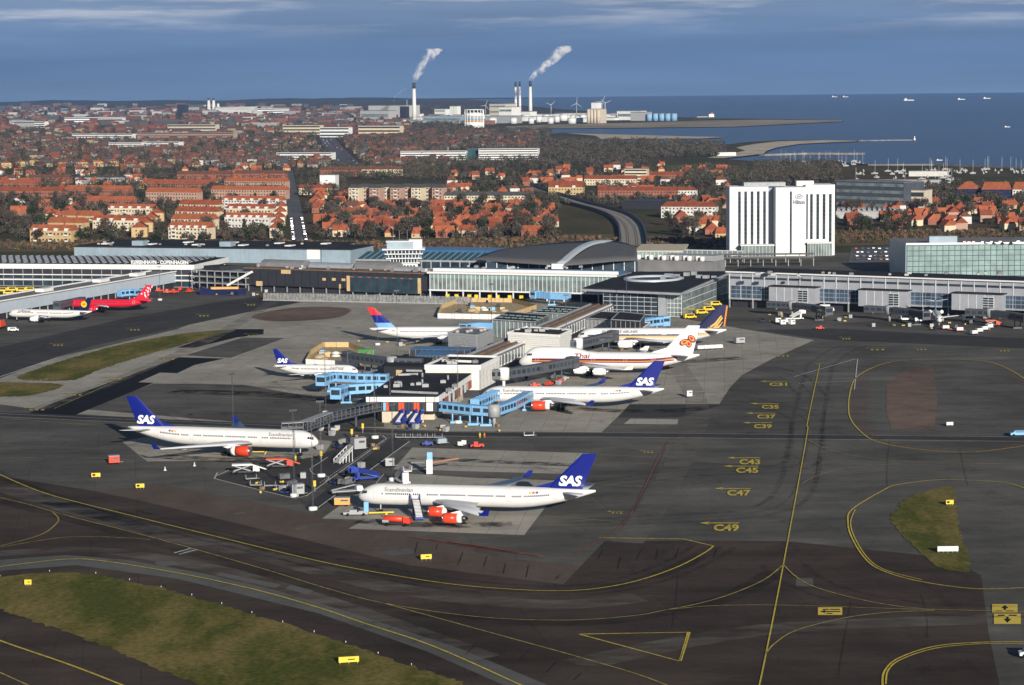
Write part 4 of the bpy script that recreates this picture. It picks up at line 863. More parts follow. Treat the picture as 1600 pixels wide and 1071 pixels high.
# ---- control tower
c = G(632, 447); T = empty('control_tower', (c.x, c.y, 0), 0.02, 'white stepped control tower rising behind the dark building', 'tower')
def tier(name, w, d, z0, z1, m, cx=0): return mk(name, MB().box(cx-w/2, cx+w/2, -d/2, d/2, z0, z1), m, T)
tier('shaft', 15.5, 12, 0, 13.2, M_conw); 
for k, (w, z) in enumerate(((16.5, 13.2), (18.5, 15.9), (20.0, 18.4))):
    tier('gallery_floor', w+1.6, 15+k, z, z+.55, M_fin); f = tier('gallery', w-1.5, 12.5+k*.8, z+.55, z+2.6, M_glassd)
    repeat(MB().box(-.18, .18, -.2, .2, z+.55, z+2.6), 'mullion', M_fin, f, [(-w/2+.8+i*(w-1.6)/9, -(12.5+k*.8)/2, 0) for i in range(10)])
repeat(MB().box(0, 1.0, -.15, .05, 10.6, 12.2), 'window', M_glassd, T, [(-7+i*1.75, -6, 0) for i in range(8)])
tier('roof_deck', 24, 18, 20.9, 21.6, M_fin); tier('cab', 15, 11, 21.6, 25.2, M_bluef, -2); tier('cab_roof', 16, 12, 25.2, 25.7, M_fin, -2); tier('plant_box', 7.5, 8, 21.6, 26.4, M_conw, 6.6)
for x in (-6, -2.5, 2, 7, 9): mk('aerial', MB().tube((x, 0, 25.5), (x, 0, 31+abs(x)*.2), .09, n=5), M_mgrey, T)
# ---- old terminal hall with sawtooth skylight roof and city name
S = Site('terminal_hall', (-70, 447), (302, 450), 'broad terminal hall with ridged skylight roof and the city name', 'terminal building')
L = S.L; rb = S.loc(G(380, 401.5, 12.8)); depth = 60; Hh = 12.8
S.box('wall', 0, L-1, 1, depth, 0, Hh-1.6, M_mgrey); S.box('roof', -1, L+.5, 0, depth+1, Hh-1.6, Hh, M_roofd); S.box('roof_edge', -1, L+.6, -.5, 0, Hh-2.6, Hh+.2, M_conw); S.part('side_roof_edge', MB().box(L+.5, L+1.0, -.5, depth+1, Hh-2.8, Hh+.2), M_conw)
for z in (3.6, 6.6): S.box('floor_band', 0, L, -.4, 1, z, z+.5, M_conw); 
S.box('window_band', 0, L, .7, 1.05, 4.6, 6.5, M_glassd); S.box('window_band', 0, L, .7, 1.05, 7.2, 10.0, M_dclad); S.box('window_band', 0, L, .7, 1.05, .4, 3.5, M_glassd)
S.box('side_window_band', L-1.2, L-.7, 2, depth-2, 4.2, 9.6, M_glasst); repeat(MB().box(-.15, .15, -.3, .3, 0, Hh-1.8), 'side_column', M_conw, S.o, [(L-.6, 3+i*5.5, 0) for i in range(11)])
repeat(MB().box(-.14, .14, .3, .75, 0, Hh-1.7), 'column', M_mgrey, S.o, [(i*6.0, 0, 0) for i in range(int(L/6)+1)])
sk = MB().add([(0, 0, 0), (0, 9.0, 0), (0, 9.0, .9), (0, 0, .9), (2.0, 0, 0), (2.0, 9.0, 0)], [(0, 1, 2, 3), (3, 2, 5, 4), (0, 3, 4), (1, 5, 2)]); sk2 = MB().add([(2.05, .1, .0), (.05, .1, .95), (.05, 8.9, .95), (2.05, 8.9, .0)], [(0, 1, 2, 3)])
sk.m = [0, 0, 0, 0]; sk.add([(1.15, 1.2, .42), (1.15, 7.6, .42), (.35, 7.6, .78), (.35, 1.2, .78)], [(0, 1, 2, 3)], 1); me = sk.mesh('roof_ridge', [M_roofd, mat('skylight_glass', (.55, .58, .60), .3)])
pl = []
for j in range(6):
    for i in range(int((L-4)/4.4)):
        pl.append((1+i*4.4, 2.2+j*9.7, Hh+.02))
for p in pl:
    o = bpy.data.objects.new('roof_ridge', me); COL.objects.link(o); o.parent = S.o; o.location = p
def letters(txt, parent, x0, y, z0, h, wid, m, name='letter'):
    vs_, fs_ = text_mesh(txt, 1.0, bold=.02); xs = [v[0] for v in vs_]; my = max(v[1] for v in vs_); mn, mx = min(xs), max(xs); t = MB()
    fr = [(x0+(v[0]-mn)/(mx-mn)*wid, y, z0+v[1]/my*h) for v in vs_]; nb = len(fr); t.add(fr, fs_); t.add([(a, b+.25, c) for a, b, c in fr], [f[::-1] for f in fs_])
    return mk(name, t, m, parent)
p, q = S.lx(205, 410), S.lx(294, 411); letters('KØBENHAVN · COPENHAGEN', S.o, p.x, -.1, Hh+.5, 2.1, q.x-p.x, M_conw, 'roof_lettering')
# covered walkway and stair frames at the hall's corner
S = Site('link_building', (300, 452), (384, 456), 'open steel framed link between hall and dark building')
for z in (3.5, 7.0, 10.4): S.box('deck', 0, S.L, 0, 12, z, z+.5, M_mgrey)
repeat(MB().box(-.2, .2, 0, .4, 0, 10.9), 'column', M_mgrey, S.o, [(i*S.L/7, 0, 0) for i in range(8)]); S.box('inner_wall', 0, S.L, 5, 12, 0, 10.5, M_dclad); S.part('roof_hood', MB().prism([(8, 1), (20, 1), (24, 11), (10, 11)], 10.9, 13.4), M_roofd)
S.part('chute', MB().bar((S.L-12, -1, 3.0), (S.L+4, 1, 11.0), 1.5, 1.2), M_conw)
# ---- left pier
a, b = G(-70, 513), G(276, 449.5)
S = Site('pier_building', (-70, 513), (276, 449.5), 'low pale blue pier running away from the apron'); L = S.L; Hh = 8.6
S.box('wall', 0, L, 0, 15, 3.0, Hh, mat('pale_blue_cladding', (.42, .48, .54), .5, noise=.06, nscale=.2)); S.box('ground_floor', 0, L, 1.5, 14, 0, 3.0, M_dclad); S.box('roof', -.4, L+.4, -.4, 15.4, Hh, Hh+.5, M_roofg); S.box('roof_edge', -.4, L, 14.4, 15.6, Hh+.5, Hh+1.1, M_conw); S.box('roof_edge', -.4, L, -.5, .1, Hh+.3, Hh+.9, M_conw)
repeat(MB().box(-5, 5, 5, 10, Hh+.5, Hh+2.2), 'roof_box', M_conw, S.o, [(L*t_, 0, 0) for t_ in (.14, .42, .68, .86)])
repeat(MB().box(-.25, .25, 0, .5, 0, 3), 'column', M_mgrey, S.o, [(i*8, .3, 0) for i in range(int(L/8))])
for (x0, x1, y1p, ytop) in ((21, 110, 492, 466), (132, 212, 470, 447)):
    g = Site('gate_lounge', (x0, y1p), (x1, y1p-15), 'white gate lounge with black roof against the pale blue pier', 'gate lounge', 'white gate lounges'); Lg = g.L
    g.box('wall', 0, Lg, 0, 10, 1.2, 7.6, M_conw); g.box('roof', -.4, Lg+.4, -.4, 10.4, 7.6, 8.2, M_roofd); g.box('undercroft', .5, Lg, 1, 9, 0, 1.2, M_dclad)
    pane_grid(g, 'window', Lg*.52, Lg*.86, 1.9, 6.4, 5, 1, M_glassd, y=-.1)
    g.o['label'] = 'white gate lounge with black roof beside the %s' % ('yellow-disc airliner' if x0 < 100 else 'red airliner')
# ---- hangar-like long hall behind
S = Site('long_hall', (116, 408), (500, 413), 'long low hall with blue-grey fascia and rooflights', 'hall'); L = S.L
S.box('wall', 0, L, .5, 64, 0, 9.2, M_bluef); S.box('roof', -.5, L+.5, -.3, 64.5, 9.2, 9.9, M_roofd); nx = 60
repeat(MB().box(-.06, .06, -.1, .1, 3, 9.1), 'cladding_joint', M_mgrey, S.o, [(i*L/nx, .45, 0) for i in range(nx+1)])
repeat(MB().box(-2.2, 2.2, -4, 4, 9.9, 10.6), 'rooflight', M_conw, S.o, [(14+i*(L-26)/9, 20+(i % 2)*22, 0) for i in range(10)]); S.box('end_wall', L-9, L, .2, .5, 3, 9.1, M_conw)
for x in (L*.22, L*.58): S.box('plant_room', x, x+8, 8, 16, 9.9, 13, M_bluef)
S2 = S; S.box('annexe', L+.4, L+20, 2, 45, 0, 9.0, M_bluef); S.box('annexe_roof', L+.4, L+20.5, 1.5, 46, 9.0, 9.6, M_roofd)
# ---- blue roofed station hall
S = Site('station_hall', (556, 423), (800, 427), 'low hall with blue glazed roof bands behind the tower', 'hall'); L = S.L
S.box('wall', 0, L, 0, 40, 0, 7.0, M_mgrey); S.part('glazed_roof', MB().loft([[(x, 2, 7), (x, 20, 10.5), (x, 38, 7), (x, 38, 6.8), (x, 2, 6.8)] for x in (0, L)], smooth=False), M_teal); S.box('blue_roof', 0, L, 40, 66, 6, 10.4, M_blueroof)
repeat(MB().bar((0, 2, 7.1), (0, 20, 10.6), .3), 'roof_rib', M_bluef, S.o, [(i*L/24, 0, 0) for i in range(25)]); repeat(MB().box(.3, 5.6, -.1, .1, 2, 6), 'window', M_glassd, S.o, [(i*6.2, -.05, 0) for i in range(int(L/6.2))])
# ---- wing roofed terminal
def PD(px, py, Y):
    d = ray(px, py); t = Y/d.y; return CAM+d*t
T3 = empty('wing_roof_terminal', (PD(866, 430, 1370).x, 1370, 0), 0, 'terminal with a vast dark wing roof split by a bright ridge', 'terminal building')
def inT3(p): return tuple(Vector(p)-Vector(T3.location))
def surfpart(name, front, back, m, kx=16, ky=6, bulge=0.0, thick=.7):
    mb = MB(); rows = []
    for j in range(ky+1):
        t = j/ky; row = []
        for i in range(kx+1):
            s_ = i/kx
            def ev(c): 
                x = s_*(len(c)-1); k = min(int(x), len(c)-2); f = x-k; return Vector(c[k]).lerp(Vector(c[k+1]), f)
            p = ev(front).lerp(ev(back), t); p.z += bulge*sin(pi*t)
            row.append(inT3(p))
        rows.append(row)
    v = [p for r in rows for p in r]; n1 = kx+1; f = [(j*n1+i, j*n1+i+1, (j+1)*n1+i+1, (j+1)*n1+i) for j in range(ky) for i in range(kx)]
    mb.add(v, f, 0, True); off = len(v); mb.add([(p[0], p[1], p[2]-thick) for p in v], [q[::-1] for q in f], 0, True)
    rim = [i for i in range(n1)] + [j*n1+kx for j in range(1, ky+1)] + [ky*n1+i for i in range(kx-1, -1, -1)] + [j*n1 for j in range(ky-1, 0, -1)]
    for a_, b_ in zip(rim, rim[1:]+rim[:1]): mb.f.append((a_+off, b_+off, b_, a_)); mb.m.append(0); mb.smooth.append(False)
    return mk(name, mb, m, T3)
surfpart('left_wing_roof', [PD(742, 404, 1385), PD(784, 408, 1375), PD(830, 411, 1368), PD(868, 413.5, 1362)], [PD(800, 387, 1470), PD(850, 381, 1470), PD(900, 377, 1465), PD(945, 375.5, 1460)], M_t3, bulge=1.0)
surfpart('right_wing_roof', [PD(878, 414, 1362), PD(920, 411, 1366), PD(960, 407, 1372), PD(996, 405.5, 1378)], [PD(950, 375.8, 1460), PD(965, 377, 1462), PD(980, 380.5, 1464), PD(994, 387, 1466)], M_t3, bulge=2.2)
surfpart('bright_ridge', [PD(868, 412.5, 1361), PD(880, 413, 1361)], [PD(946, 374.6, 1461), PD(958, 376.0, 1461)], M_t3l, kx=4, ky=12, bulge=4.2, thick=1.2)
p0, p1 = PD(760, 412, 1392), PD(995, 412, 1392)
mk('glass_wall', MB().box(inT3(p0)[0], inT3(p1)[0], 10, 60, 0, 9.5), M_glassd, T3); repeat(MB().box(-.2, .2, 9.4, 10, 0, 9.4), 'column', M_fin, T3, [(inT3(p0)[0]+i*6.2, 0, 0) for i in range(15)])
mk('ridge_foot', MB().box(inT3(PD(867, 413, 1360))[0]-2, inT3(PD(880, 413, 1360))[0], -12, -4, 0, 10), M_conw, T3)
# ---- building beside it, walkway, platform canopies
S = Site('parking_house', (992, 413), (1066, 413), 'tan roofed glass sided block beside the wing roof', 'building'); S.box('wall', 0, S.L, 0, 60, 0, 7.6, M_glassg); S.box('roof', -.5, S.L+.5, -.5, 61, 7.6, 8.4, M_beige)
repeat(MB().box(-.12, .12, -.1, .1, 0, 7.5), 'mullion', M_fin, S.o, [(i*S.L/12, -.05, 0) for i in range(13)])
S = Site('plant_building', (985, 424), (1110, 428), 'low roof plant block with white cooling drums', 'building'); S.box('wall', 0, S.L, 0, 22, 0, 7, M_roofg); S.box('upper_plant', 18, S.L, 6, 20, 7, 10, M_mgrey)
repeat(MB().lathe([(7.0, 1.5), (9.6, 1.5), (9.8, 1.2)], 12), 'cooling_drum', M_conw, S.o, [(4+i*4.2, 3+(i % 2)*3, 0) for i in range(int(S.L/4.6))])
S = Site('glass_walkway', (1066, 407), (1160, 409), 'slim glazed walkway leading to the white hotel', 'walkway'); S.box('deck', 0, S.L, 0, 3, 3.6, 4.0, M_mgrey); S.box('glazing', 0, S.L, .1, 2.9, 4.0, 6.4, M_glasst); S.box('roof', -.2, S.L, -.2, 3.2, 6.4, 6.7, M_fin); repeat(MB().box(-.12, .12, -.1, .1, 0, 6.4), 'post', M_fin, S.o, [(i*S.L/12, 0, 0) for i in range(13)])
S = Site('platform_canopy', (1095, 418), (1272, 416.5), 'flat beige railway platform canopy in front of the hotel', 'canopy', 'platform canopies')
S.box('roof', 0, S.L, 0, 7, 5.2, 5.7, M_beige); S.box('roof_edge', 0, S.L, -.3, 0, 5.0, 5.8, M_dclad); repeat(MB().box(-.2, .2, 3, 3.4, 0, 5.2), 'post', M_mgrey, S.o, [(i*S.L/9, 0, 0) for i in range(10)])
S = Site('platform_canopy', (1120, 412), (1272, 410.6), 'dark edged railway platform canopy directly below the hotel', 'canopy', 'platform canopies')
S.box('roof', 0, S.L, 0, 6, 5.2, 5.6, M_roofg); S.box('roof_edge', 0, S.L, -.3, 0, 5.0, 5.8, M_dclad); repeat(MB().box(-.2, .2, 3, 3.4, 0, 5.2), 'post', M_mgrey, S.o, [(i*S.L/7, 0, 0) for i in range(8)])
# ---- white hotel tower
S = Site('hotel', (1141.5, 401.5), (1305, 399.8), 'white hotel tower with dark vertical window strips and blue sign', 'hotel'); hm_ = S.L/163.5
X = lambda px: (px-1141.5)*hm_
Hh = 45.0; Wm = mat('hotel_white', (.64, .64, .63), .5, noise=.03, nscale=.2)
S.box('main_block', X(1141.5), X(1202), 6, 30, 0, Hh, Wm); S.box('recess', X(1202), X(1214), 12, 28, 0, Hh-1, mat('hotel_shaded_white', (.20, .25, .32), .5)); S.box('central_block', X(1212), X(1259.5), 0, 26, 0, Hh-.4, Wm); S.box('end_block', X(1259.5), X(1305), 3, 29, 0, Hh+.9, Wm)  # the recess's shadow is put into its colour, a blue-grey for white wall
for (a_, b_, y, z) in ((1141.5, 1202, 6, Hh), (1212, 1259.5, 0, Hh-.4), (1259.5, 1305, 3, Hh+.9)): S.box('parapet', X(a_)-.1, X(b_)+.1, y-.15, y+.1, z-.1, z+.4, M_mgrey)
S.box('plant_deck', X(1165), X(1230), 10, 22, Hh, Hh+2.6, M_mgrey); S.box('plant_deck', X(1248), X(1275), 12, 20, Hh, Hh+3.2, M_conw)
def wstrip(px, y, z0, z1, w=1.7):
    nfl = 12; h = (z1-z0)/nfl; fr = S.box('window_strip', X(px)-w/2-.05, X(px)+w/2+.05, y-.02, y+.15, z0, z1, M_dclad)
    repeat(MB().box(-w/2, w/2, -.10, .0, .10, h-.22), 'window', M_glassd, fr, [(X(px), y-.02, z0+i*h) for i in range(nfl)])
for px in (1156.8, 1166.5, 1176.5, 1186.2, 1196): wstrip(px, 6, 7.5, Hh-3)
wstrip(1235.5, 0, 1.5, Hh-3, 1.2)
for px in (1260.8, 1268.5, 1278.4, 1288.2, 1298): wstrip(px, 3, 10.5 if px < 1295 else 3, Hh-5)
for (a_, b_, y, z) in ((1158, 1208, -2, 7.0), (1261, 1299, -3, 8.2)):
    S.box('lobby', X(a_), X(b_), y, 6, 0, z, M_glasst); S.box('lobby_roof', X(a_)-.6, X(b_)+.6, y-.8, 6, z, z+.7, M_conw); nn = 9; repeat(MB().box(-.08, .08, -.1, 0, 0, z), 'mullion', M_fin, S.o, [(X(a_)+i*(X(b_)-X(a_))/nn, y, 0) for i in range(nn+1)])
M_hil = mat('sign_blue', (.02, .03, .14), .5)
letters('Hilton', S.o, X(1239.5), -.35, 33.8, 2.6, X(1257)-X(1239.5), M_hil, 'sign_lettering')
ex, ez = X(1248), 38.6
def ring2(rx, rz, t): return [(ex+rx*cos(2*pi*i/28), -.3, ez+rz*sin(2*pi*i/28)) for i in range(28)]
mb = MB(); mb.loft([ring2(2.35, 1.55, 0), ring2(2.0, 1.22, 0)], caps=False); mb.add([(ex-.95, -.3, ez-.8), (ex-.55, -.3, ez-.8), (ex-.35, -.3, ez+.8), (ex-.75, -.3, ez+.8)], [(0, 1, 2, 3)]); mb.add([(ex+.45, -.3, ez-.8), (ex+.85, -.3, ez-.8), (ex+1.05, -.3, ez+.8), (ex+.65, -.3, ez+.8)], [(0, 1, 2, 3)]); mb.add([(ex-.6, -.3, ez-.15), (ex+.7, -.3, ez-.15), (ex+.75, -.3, ez+.2), (ex-.55, -.3, ez+.2)], [(0, 1, 2, 3)]); mk('sign_emblem', mb, M_hil, S.o)
# ---- green glass car park building
S = Site('glass_office', (1416, 436), (1660, 433.4), 'pale green glass block with cars parked on its roof', 'building'); L = S.L; Hh = 19.5
S.box('wall', 0, L, .3, 55, 0, Hh, M_glassg); S.box('side_wall', -.4, 0, .3, 55, 0, Hh, M_bluef); S.box('parapet', -.3, L, -.1, .3, Hh-.2, Hh+.9, M_fin); S.box('deck', 0, L, .4, 54, Hh, Hh+.15, M_roofg); S.box('stair_tower', 14, 30, 5, 12, Hh, Hh+4.2, M_bluef)
nx, nz = 26, 6; pane_grid(S, 'glass_panel', 0.3, L-.2, 1.0, Hh-.6, nx, nz, M_glassg, y=-.05, gap=.34, mull=mat('slate_frame', (.055, .07, .075), .6))
# ================================================================ the central pier and its boarding bridges
def poly_world(pix, z): return [G(px, py, z) for px, py in pix]
class Block(Site):
    """a flat-roofed block whose roof corners are given: front-left, front-right, back-right, back-left"""
    def __init__(s, name, roofpx, H, label, cat='gate block', group=None):
        w = poly_world(roofpx, H); Site.__init__(s, name, (w[0].x, w[0].y), (w[1].x, w[1].y), label, cat, group, world=True)
        s.q = [s.loc((p.x, p.y, 0)) for p in w]; s.H = H
    def shell(s, z0, z1, m, k=1.0, name='wall'):
        c = Vector((sum(p.x for p in s.q)/4, sum(p.y for p in s.q)/4)); return s.part(name, MB().prism([((p.x-c.x)*k+c.x, (p.y-c.y)*k+c.y) for p in s.q], z0, z1), m)
    def side(s):   # right-hand side facade as a frame of its own
        a, b = s.q[1], s.q[2]; e = bpy.data.objects.new('side_facade', None); COL.objects.link(e); e.parent = s.o; e.location = (a.x, a.y, 0); e.rotation_euler = (0, 0, atan2(b.y-a.y, b.x-a.x)); return e, hypot(b.x-a.x, b.y-a.y)
    def rim(s, z0, z1, m, w=.5, name='parapet'):
        n = len(s.q)
        for i in range(n):
            a, b = s.q[i], s.q[(i+1) % n]; s.part(name, MB().bar((a.x, a.y, (z0+z1)/2), (b.x, b.y, (z0+z1)/2), w, z1-z0), m)
M_louvre = mat('white_louvre', (.66, .65, .60), .6, noise=.05, nscale=.3)
# end building of the pier
E = Block('pier_end_building', [(572, 618.5), (684, 618.5), (739, 582), (631, 580)], 9.2, 'black roofed pier end with white fascia and red panels', 'terminal building')
E.shell(3.6, 8.7, M_dclad, .985); E.shell(8.7, 9.2, M_roofd, 1.0, 'roof'); E.shell(0, 3.6, M_beige, .80, 'ground_floor')
L = E.L; E.box('fascia', 0, L, -.25, .15, 7.0, 9.0, M_conw); E.box('fascia_line', -.05, L+.05, -.32, -.2, 8.7, 9.25, M_roofd)
repeat(MB().box(-.08, .08, -.34, -.2, 7.0, 8.7), 'fascia_joint', M_blk, E.o, [(L*t_, 0, 0) for t_ in (.05, .15, .83, .96)])
pw = L*.51/12; x0 = L*.235
for i, c in enumerate('bo.t.oo.d.oo.'[:13]):
    m = {'b': M_lblue, 'o': M_orange, 't': M_dclad, 'd': M_dclad, '.': M_glassd}[c]; E.box('facade_panel', x0+i*pw+.06, x0+(i+1)*pw-.06, -.2, .2, 4.0, 6.8, m)
E.box('door_panel', L*.84, L*.93, -.2, .2, 3.9, 6.8, M_conw); E.box('base_wall', L*.22, L*.80, -.3, .4, 0, 3.7, M_beige)
e, SL = E.side(); n = 18; w = SL/n
for i in range(n):
    mk('fascia_panel', MB().box(i*w+.08, (i+1)*w-.08, -.25, .2, 7.0, 8.9), M_conw, e); mk('facade_panel', MB().box(i*w+.1, (i+1)*w-.1, -.2, .2, 3.9, 6.8), [M_glassd, M_conw, mat('brick_panel', (.36, .13, .08), .8)][[0, 1, 0, 2, 2, 1][i % 6]], e)
for (ax, ay, bx, by) in ((612, 612, 684, 615), (622, 586, 653, 585), (635, 579.5, 660, 580)): p, q = E.loc(G(ax, ay, 9.6)), E.loc(G(bx, by, 9.6)); E.part('roof_pipe', MB().bar((p.x, p.y, 9.6), (q.x, q.y, 9.6), .8, .7), M_mgrey)
for (px, py) in ((660, 600), (627, 605), (700, 594), (660, 590)): p = E.loc(G(px, py, 9.2)); E.part('roof_vent', MB().tube((p.x, p.y, 9.2), (p.x, p.y, 10.8), .4, .3), M_mgrey)
# stepped block behind it
B = Block('stepped_gate_block', [(664, 573), (750, 573.5), (780, 559), (702, 557)], 11.6, 'white parapet block stepping up behind the black pier roof')
B.shell(3, 11.2, M_louvre, .99); B.shell(0, 3, M_dclad, .93, 'undercroft'); B.shell(11.2, 11.5, M_roofd, .97, 'roof'); B.rim(10.4, 12.2, M_conw)
p, q = B.loc(G(690, 565, 11.6)), B.loc(G(742, 567, 11.6)); B.part('inner_parapet', MB().bar((p.x, p.y, 11.9), (q.x, q.y, 11.9), .5, .8), M_conw)
e, SL = B.side(); repeat(MB().box(-.1, .1, -.2, .2, 3, 10.4), 'cladding_joint', M_mgrey, e, [(SL*t_/6, 0, 0) for t_ in range(7)])
B = Block('louvred_gate_block', [(793, 521), (874, 525.5), (893, 516.5), (822, 512)], 12.2, 'big white louvred gate block beside the jumbo')
B.shell(4, 11.9, M_louvre, .99); B.shell(0, 4, M_dclad, .9, 'undercroft'); B.shell(11.9, 12.1, M_roofd, .97, 'roof'); B.rim(11.6, 12.7, M_conw)
repeat(MB().box(.3, B.L-.3, -.18, .05, 0, .18), 'louvre', M_fin, B.o, [(0, 0, 4.6+i*.8) for i in range(9)])
e, SL = B.side(); repeat(MB().box(.3, SL-.3, -.18, .05, 0, .18), 'louvre', M_fin, e, [(0, 0, 4.6+i*.8) for i in range(9)])
for t_ in (.33, .66): p, q = B.q[0].lerp(B.q[3], t_), B.q[1].lerp(B.q[2], t_); B.part('roof_rib', MB().bar((p.x, p.y, 12.4), (q.x, q.y, 12.4), .6, .5), M_roofd)
# the long concourse spine
sp = [G(640, 603, 8.6), G(715, 566, 8.6), G(800, 528, 8.6), G(880, 497, 8.6), G(940, 476, 8.6)]
a, b = sp[0], sp[-1]; S = Site('concourse', (a.x, a.y), (b.x, b.y), 'narrow pier concourse with rusty rails along its flat roof', 'terminal building', world=True); L = S.L
S.box('wall', 2, L, -5.5, 7, 3.2, 7.8, M_mgrey); S.box('undercroft', 2, L, -4, 6, 0, 3.2, M_dclad); S.box('roof', 1, L+1, -6, 7.5, 7.8, 8.3, M_roofg)
for y, m, w in ((-5.2, M_fin, .7), (-2.5, M_rust, 1.1), (1.0, M_rust, 1.0), (5.0, M_mgrey, .7)): S.box('roof_rail', 2, L, y, y+w, 8.3, 9.0, m)
n = int(L/5.0); repeat(MB().box(.6, 4.4, -5.75, -5.45, 4.0, 7.3), 'window', M_glasst, S.o, [(3+i*5.0, 0, 0) for i in range(n)]); repeat(MB().box(-.4, .4, -5.8, -5.4, 3.4, 7.7), 'white_panel', M_conw, S.o, [(3+i*5.0, 0, 0) for i in range(n+1)])
# grey service block, dark lounges, blue roofed sheds
B = Block('louvred_plant_block', [(700, 522), (745, 526), (771, 517), (724, 513)], 9.5, 'grey louvred plant block on the pier beside the banded fin airliner', 'plant block'); B.shell(0, 9.4, M_mgrey, 1.0); B.shell(9.4, 9.6, M_roofg, .96, 'roof'); B.rim(9.3, 10.1, M_vgrey)
repeat(MB().box(.2, B.L-.2, -.2, .05, 0, .25), 'louvre', M_vgrey, B.o, [(0, 0, 1+i*.9) for i in range(9)]); e, SL = B.side(); repeat(MB().box(.2, SL-.2, -.2, .05, 0, .25), 'louvre', M_vgrey, e, [(0, 0, 1+i*.9) for i in range(9)])
for k in range(5): p = B.q[0].lerp(B.q[2], .2+.15*k); B.part('roof_fan', MB().lathe([(9.6, .9), (10.6, .9), (10.7, .6)], 10, 'z', (p.x+(k % 2)*2, p.y, 0)), M_vgrey)
for i, (rp, H, lab, m) in enumerate((([(770, 500), (836, 504), (858, 493), (792, 488)], 8.2, 'dark glazed lounge behind the grey plant block', M_glasst), ([(833, 489), (893, 491), (912, 482), (858, 479)], 8.0, 'low dark roofed lounge near the end of the concourse', M_glasst),
      ([(905, 497), (960, 501), (990, 490), (930, 487)], 7.6, 'flat dark lounge roof between concourse and striped twin-jet', M_mgrey), ([(955, 500), (1000, 503), (1008, 492), (968, 488)], 11.0, 'dark sloping stair block in front of the glass pavilion', M_dclad), ([(948, 512), (1003, 514), (1016, 505), (960, 503)], 6.2, 'pale gate house under the dark stair block', M_mgrey))):
    B = Block('gate_lounge', rp, H, lab, 'gate lounge'); B.shell(0, H-.3, m, .98); B.shell(H-.3, H, M_roofd if i != 4 else M_roofg, 1.0, 'roof'); B.rim(H-.1, H+.3, M_mgrey if i != 4 else M_conw, .35)
    n = max(4, int(B.L/2.2)); repeat(MB().box(-.07, .07, -.2, .05, .4, H-.4), 'mullion', M_fin if i < 2 else M_mgrey, B.o, [(k*B.L/n, 0, 0) for k in range(n+1)])
    if i < 2:
        for t_ in (.3, .6): p, q = B.q[0].lerp(B.q[3], t_), B.q[1].lerp(B.q[2], t_); n2 = 6; [B.part('rooflight', MB().bar(tuple(p.lerp(q, (k+.15)/n2)+Vector((0, 0, H+.2))), tuple(p.lerp(q, (k+.8)/n2)+Vector((0, 0, H+.2))), .9, .4), M_glassg) for k in range(n2)]
for rp, H, lab in (([(648, 556), (705, 556), (718, 549), (660, 548)], 5.0, 'flat blue tarpaulin roof behind the pier end'), ([(640, 546), (735, 547), (745, 543), (650, 541)], 5.5, 'narrow blue shed roof beside the plant block')):
    B = Block('site_shed', rp, H, lab, 'shed'); B.shell(0, H-.3, M_dclad, .98); B.shell(H-.3, H, M_blueroof, 1.0, 'roof'); n = 10; repeat(MB().box(-.06, .06, -.12, .05, .2, H-.3), 'wall_post', M_mgrey, B.o, [(k*B.L/n, 0, 0) for k in range(n+1)])
B = Block('site_cabin', [(600, 572), (664, 575), (676, 560), (612, 556)], 5.6, 'dark site cabin block with plywood boards', 'cabin'); B.shell(0, 5.4, M_dclad, 1); B.shell(5.4, 5.7, M_roofd, 1.02, 'roof')
for x in (.3, .62): B.box('plywood_board', B.L*x, B.L*x+2.6, -.2, .1, 1, 4.2, M_ply)
# building-site compounds
for (pts, lab, in_px) in (([(684, 498), (790, 500), (838, 484), (800, 474), (720, 473), (690, 484)], 'sandy building site compound ringed by white and timber hoarding', (760, 486)), ([(478, 571), (560, 575), (578, 556), (545, 544), (505, 544), (486, 556)], 'small sandy compound behind white hoarding by the short twin-jet', (528, 558))):
    w = [G(*p) for p in pts]; o = empty('building_site', tuple(w[0]), 0, lab, 'building site'); o0 = w[0]
    mb = MB().add([tuple(Vector((p.x, p.y, .42))-Vector((o0.x, o0.y, 0))) for p in w], [tuple(range(len(w)))][::1]); s_ = mk('sand', mb, M_sand2, o)
    n = len(w)
    for i in range(n):
        a, b = w[i]-o0, w[(i+1) % n]-o0; m = M_conw if i in (0,) else M_ply
        k = max(2, int((b-a).length/4))
        for j in range(k): p, q = a.lerp(b, j/k), a.lerp(b, (j+.96)/k); mk('hoarding_panel', MB().bar((p.x, p.y, 1.3), (q.x, q.y, 1.3), .18, 2.5), m, o)
    rr = random.Random(i+3); c = G(*in_px)-o0
    for k in range(9):
        p = c+Vector((rr.uniform(-9, 9), rr.uniform(-12, 12), 0)); r = 1.2+rr.random()*2; mb = MB(); mb.lathe([(0, r), (r*.25, r*.8), (r*.45, r*.35), (r*.5, .05)], 9, 'z', (p.x, p.y, .4)); mk('sand_heap', mb, M_sand2 if k % 3 else M_conw, o)
    for k in range(6): p = c+Vector((rr.uniform(-10, 10), rr.uniform(-12, 12), 0)); mk('crate', MB().box(p.x-1.2, p.x+1.2, p.y-.8, p.y+.8, .4, 1.6+rr.random()), rr.choice([M_green, M_ply, M_vgrey, M_lblue]), o)
c = G(572, 556); o = mk('container', MB().box(-3.2, 3.2, -1.3, 1.3, 0, 2.7), M_green, label='green site container beside the small compound', cat='container', loc=(c.x, c.y, .1)); mk('container_door', MB().box(3.2, 3.3, -1.1, 1.1, .2, 2.5), M_vgrey, o)

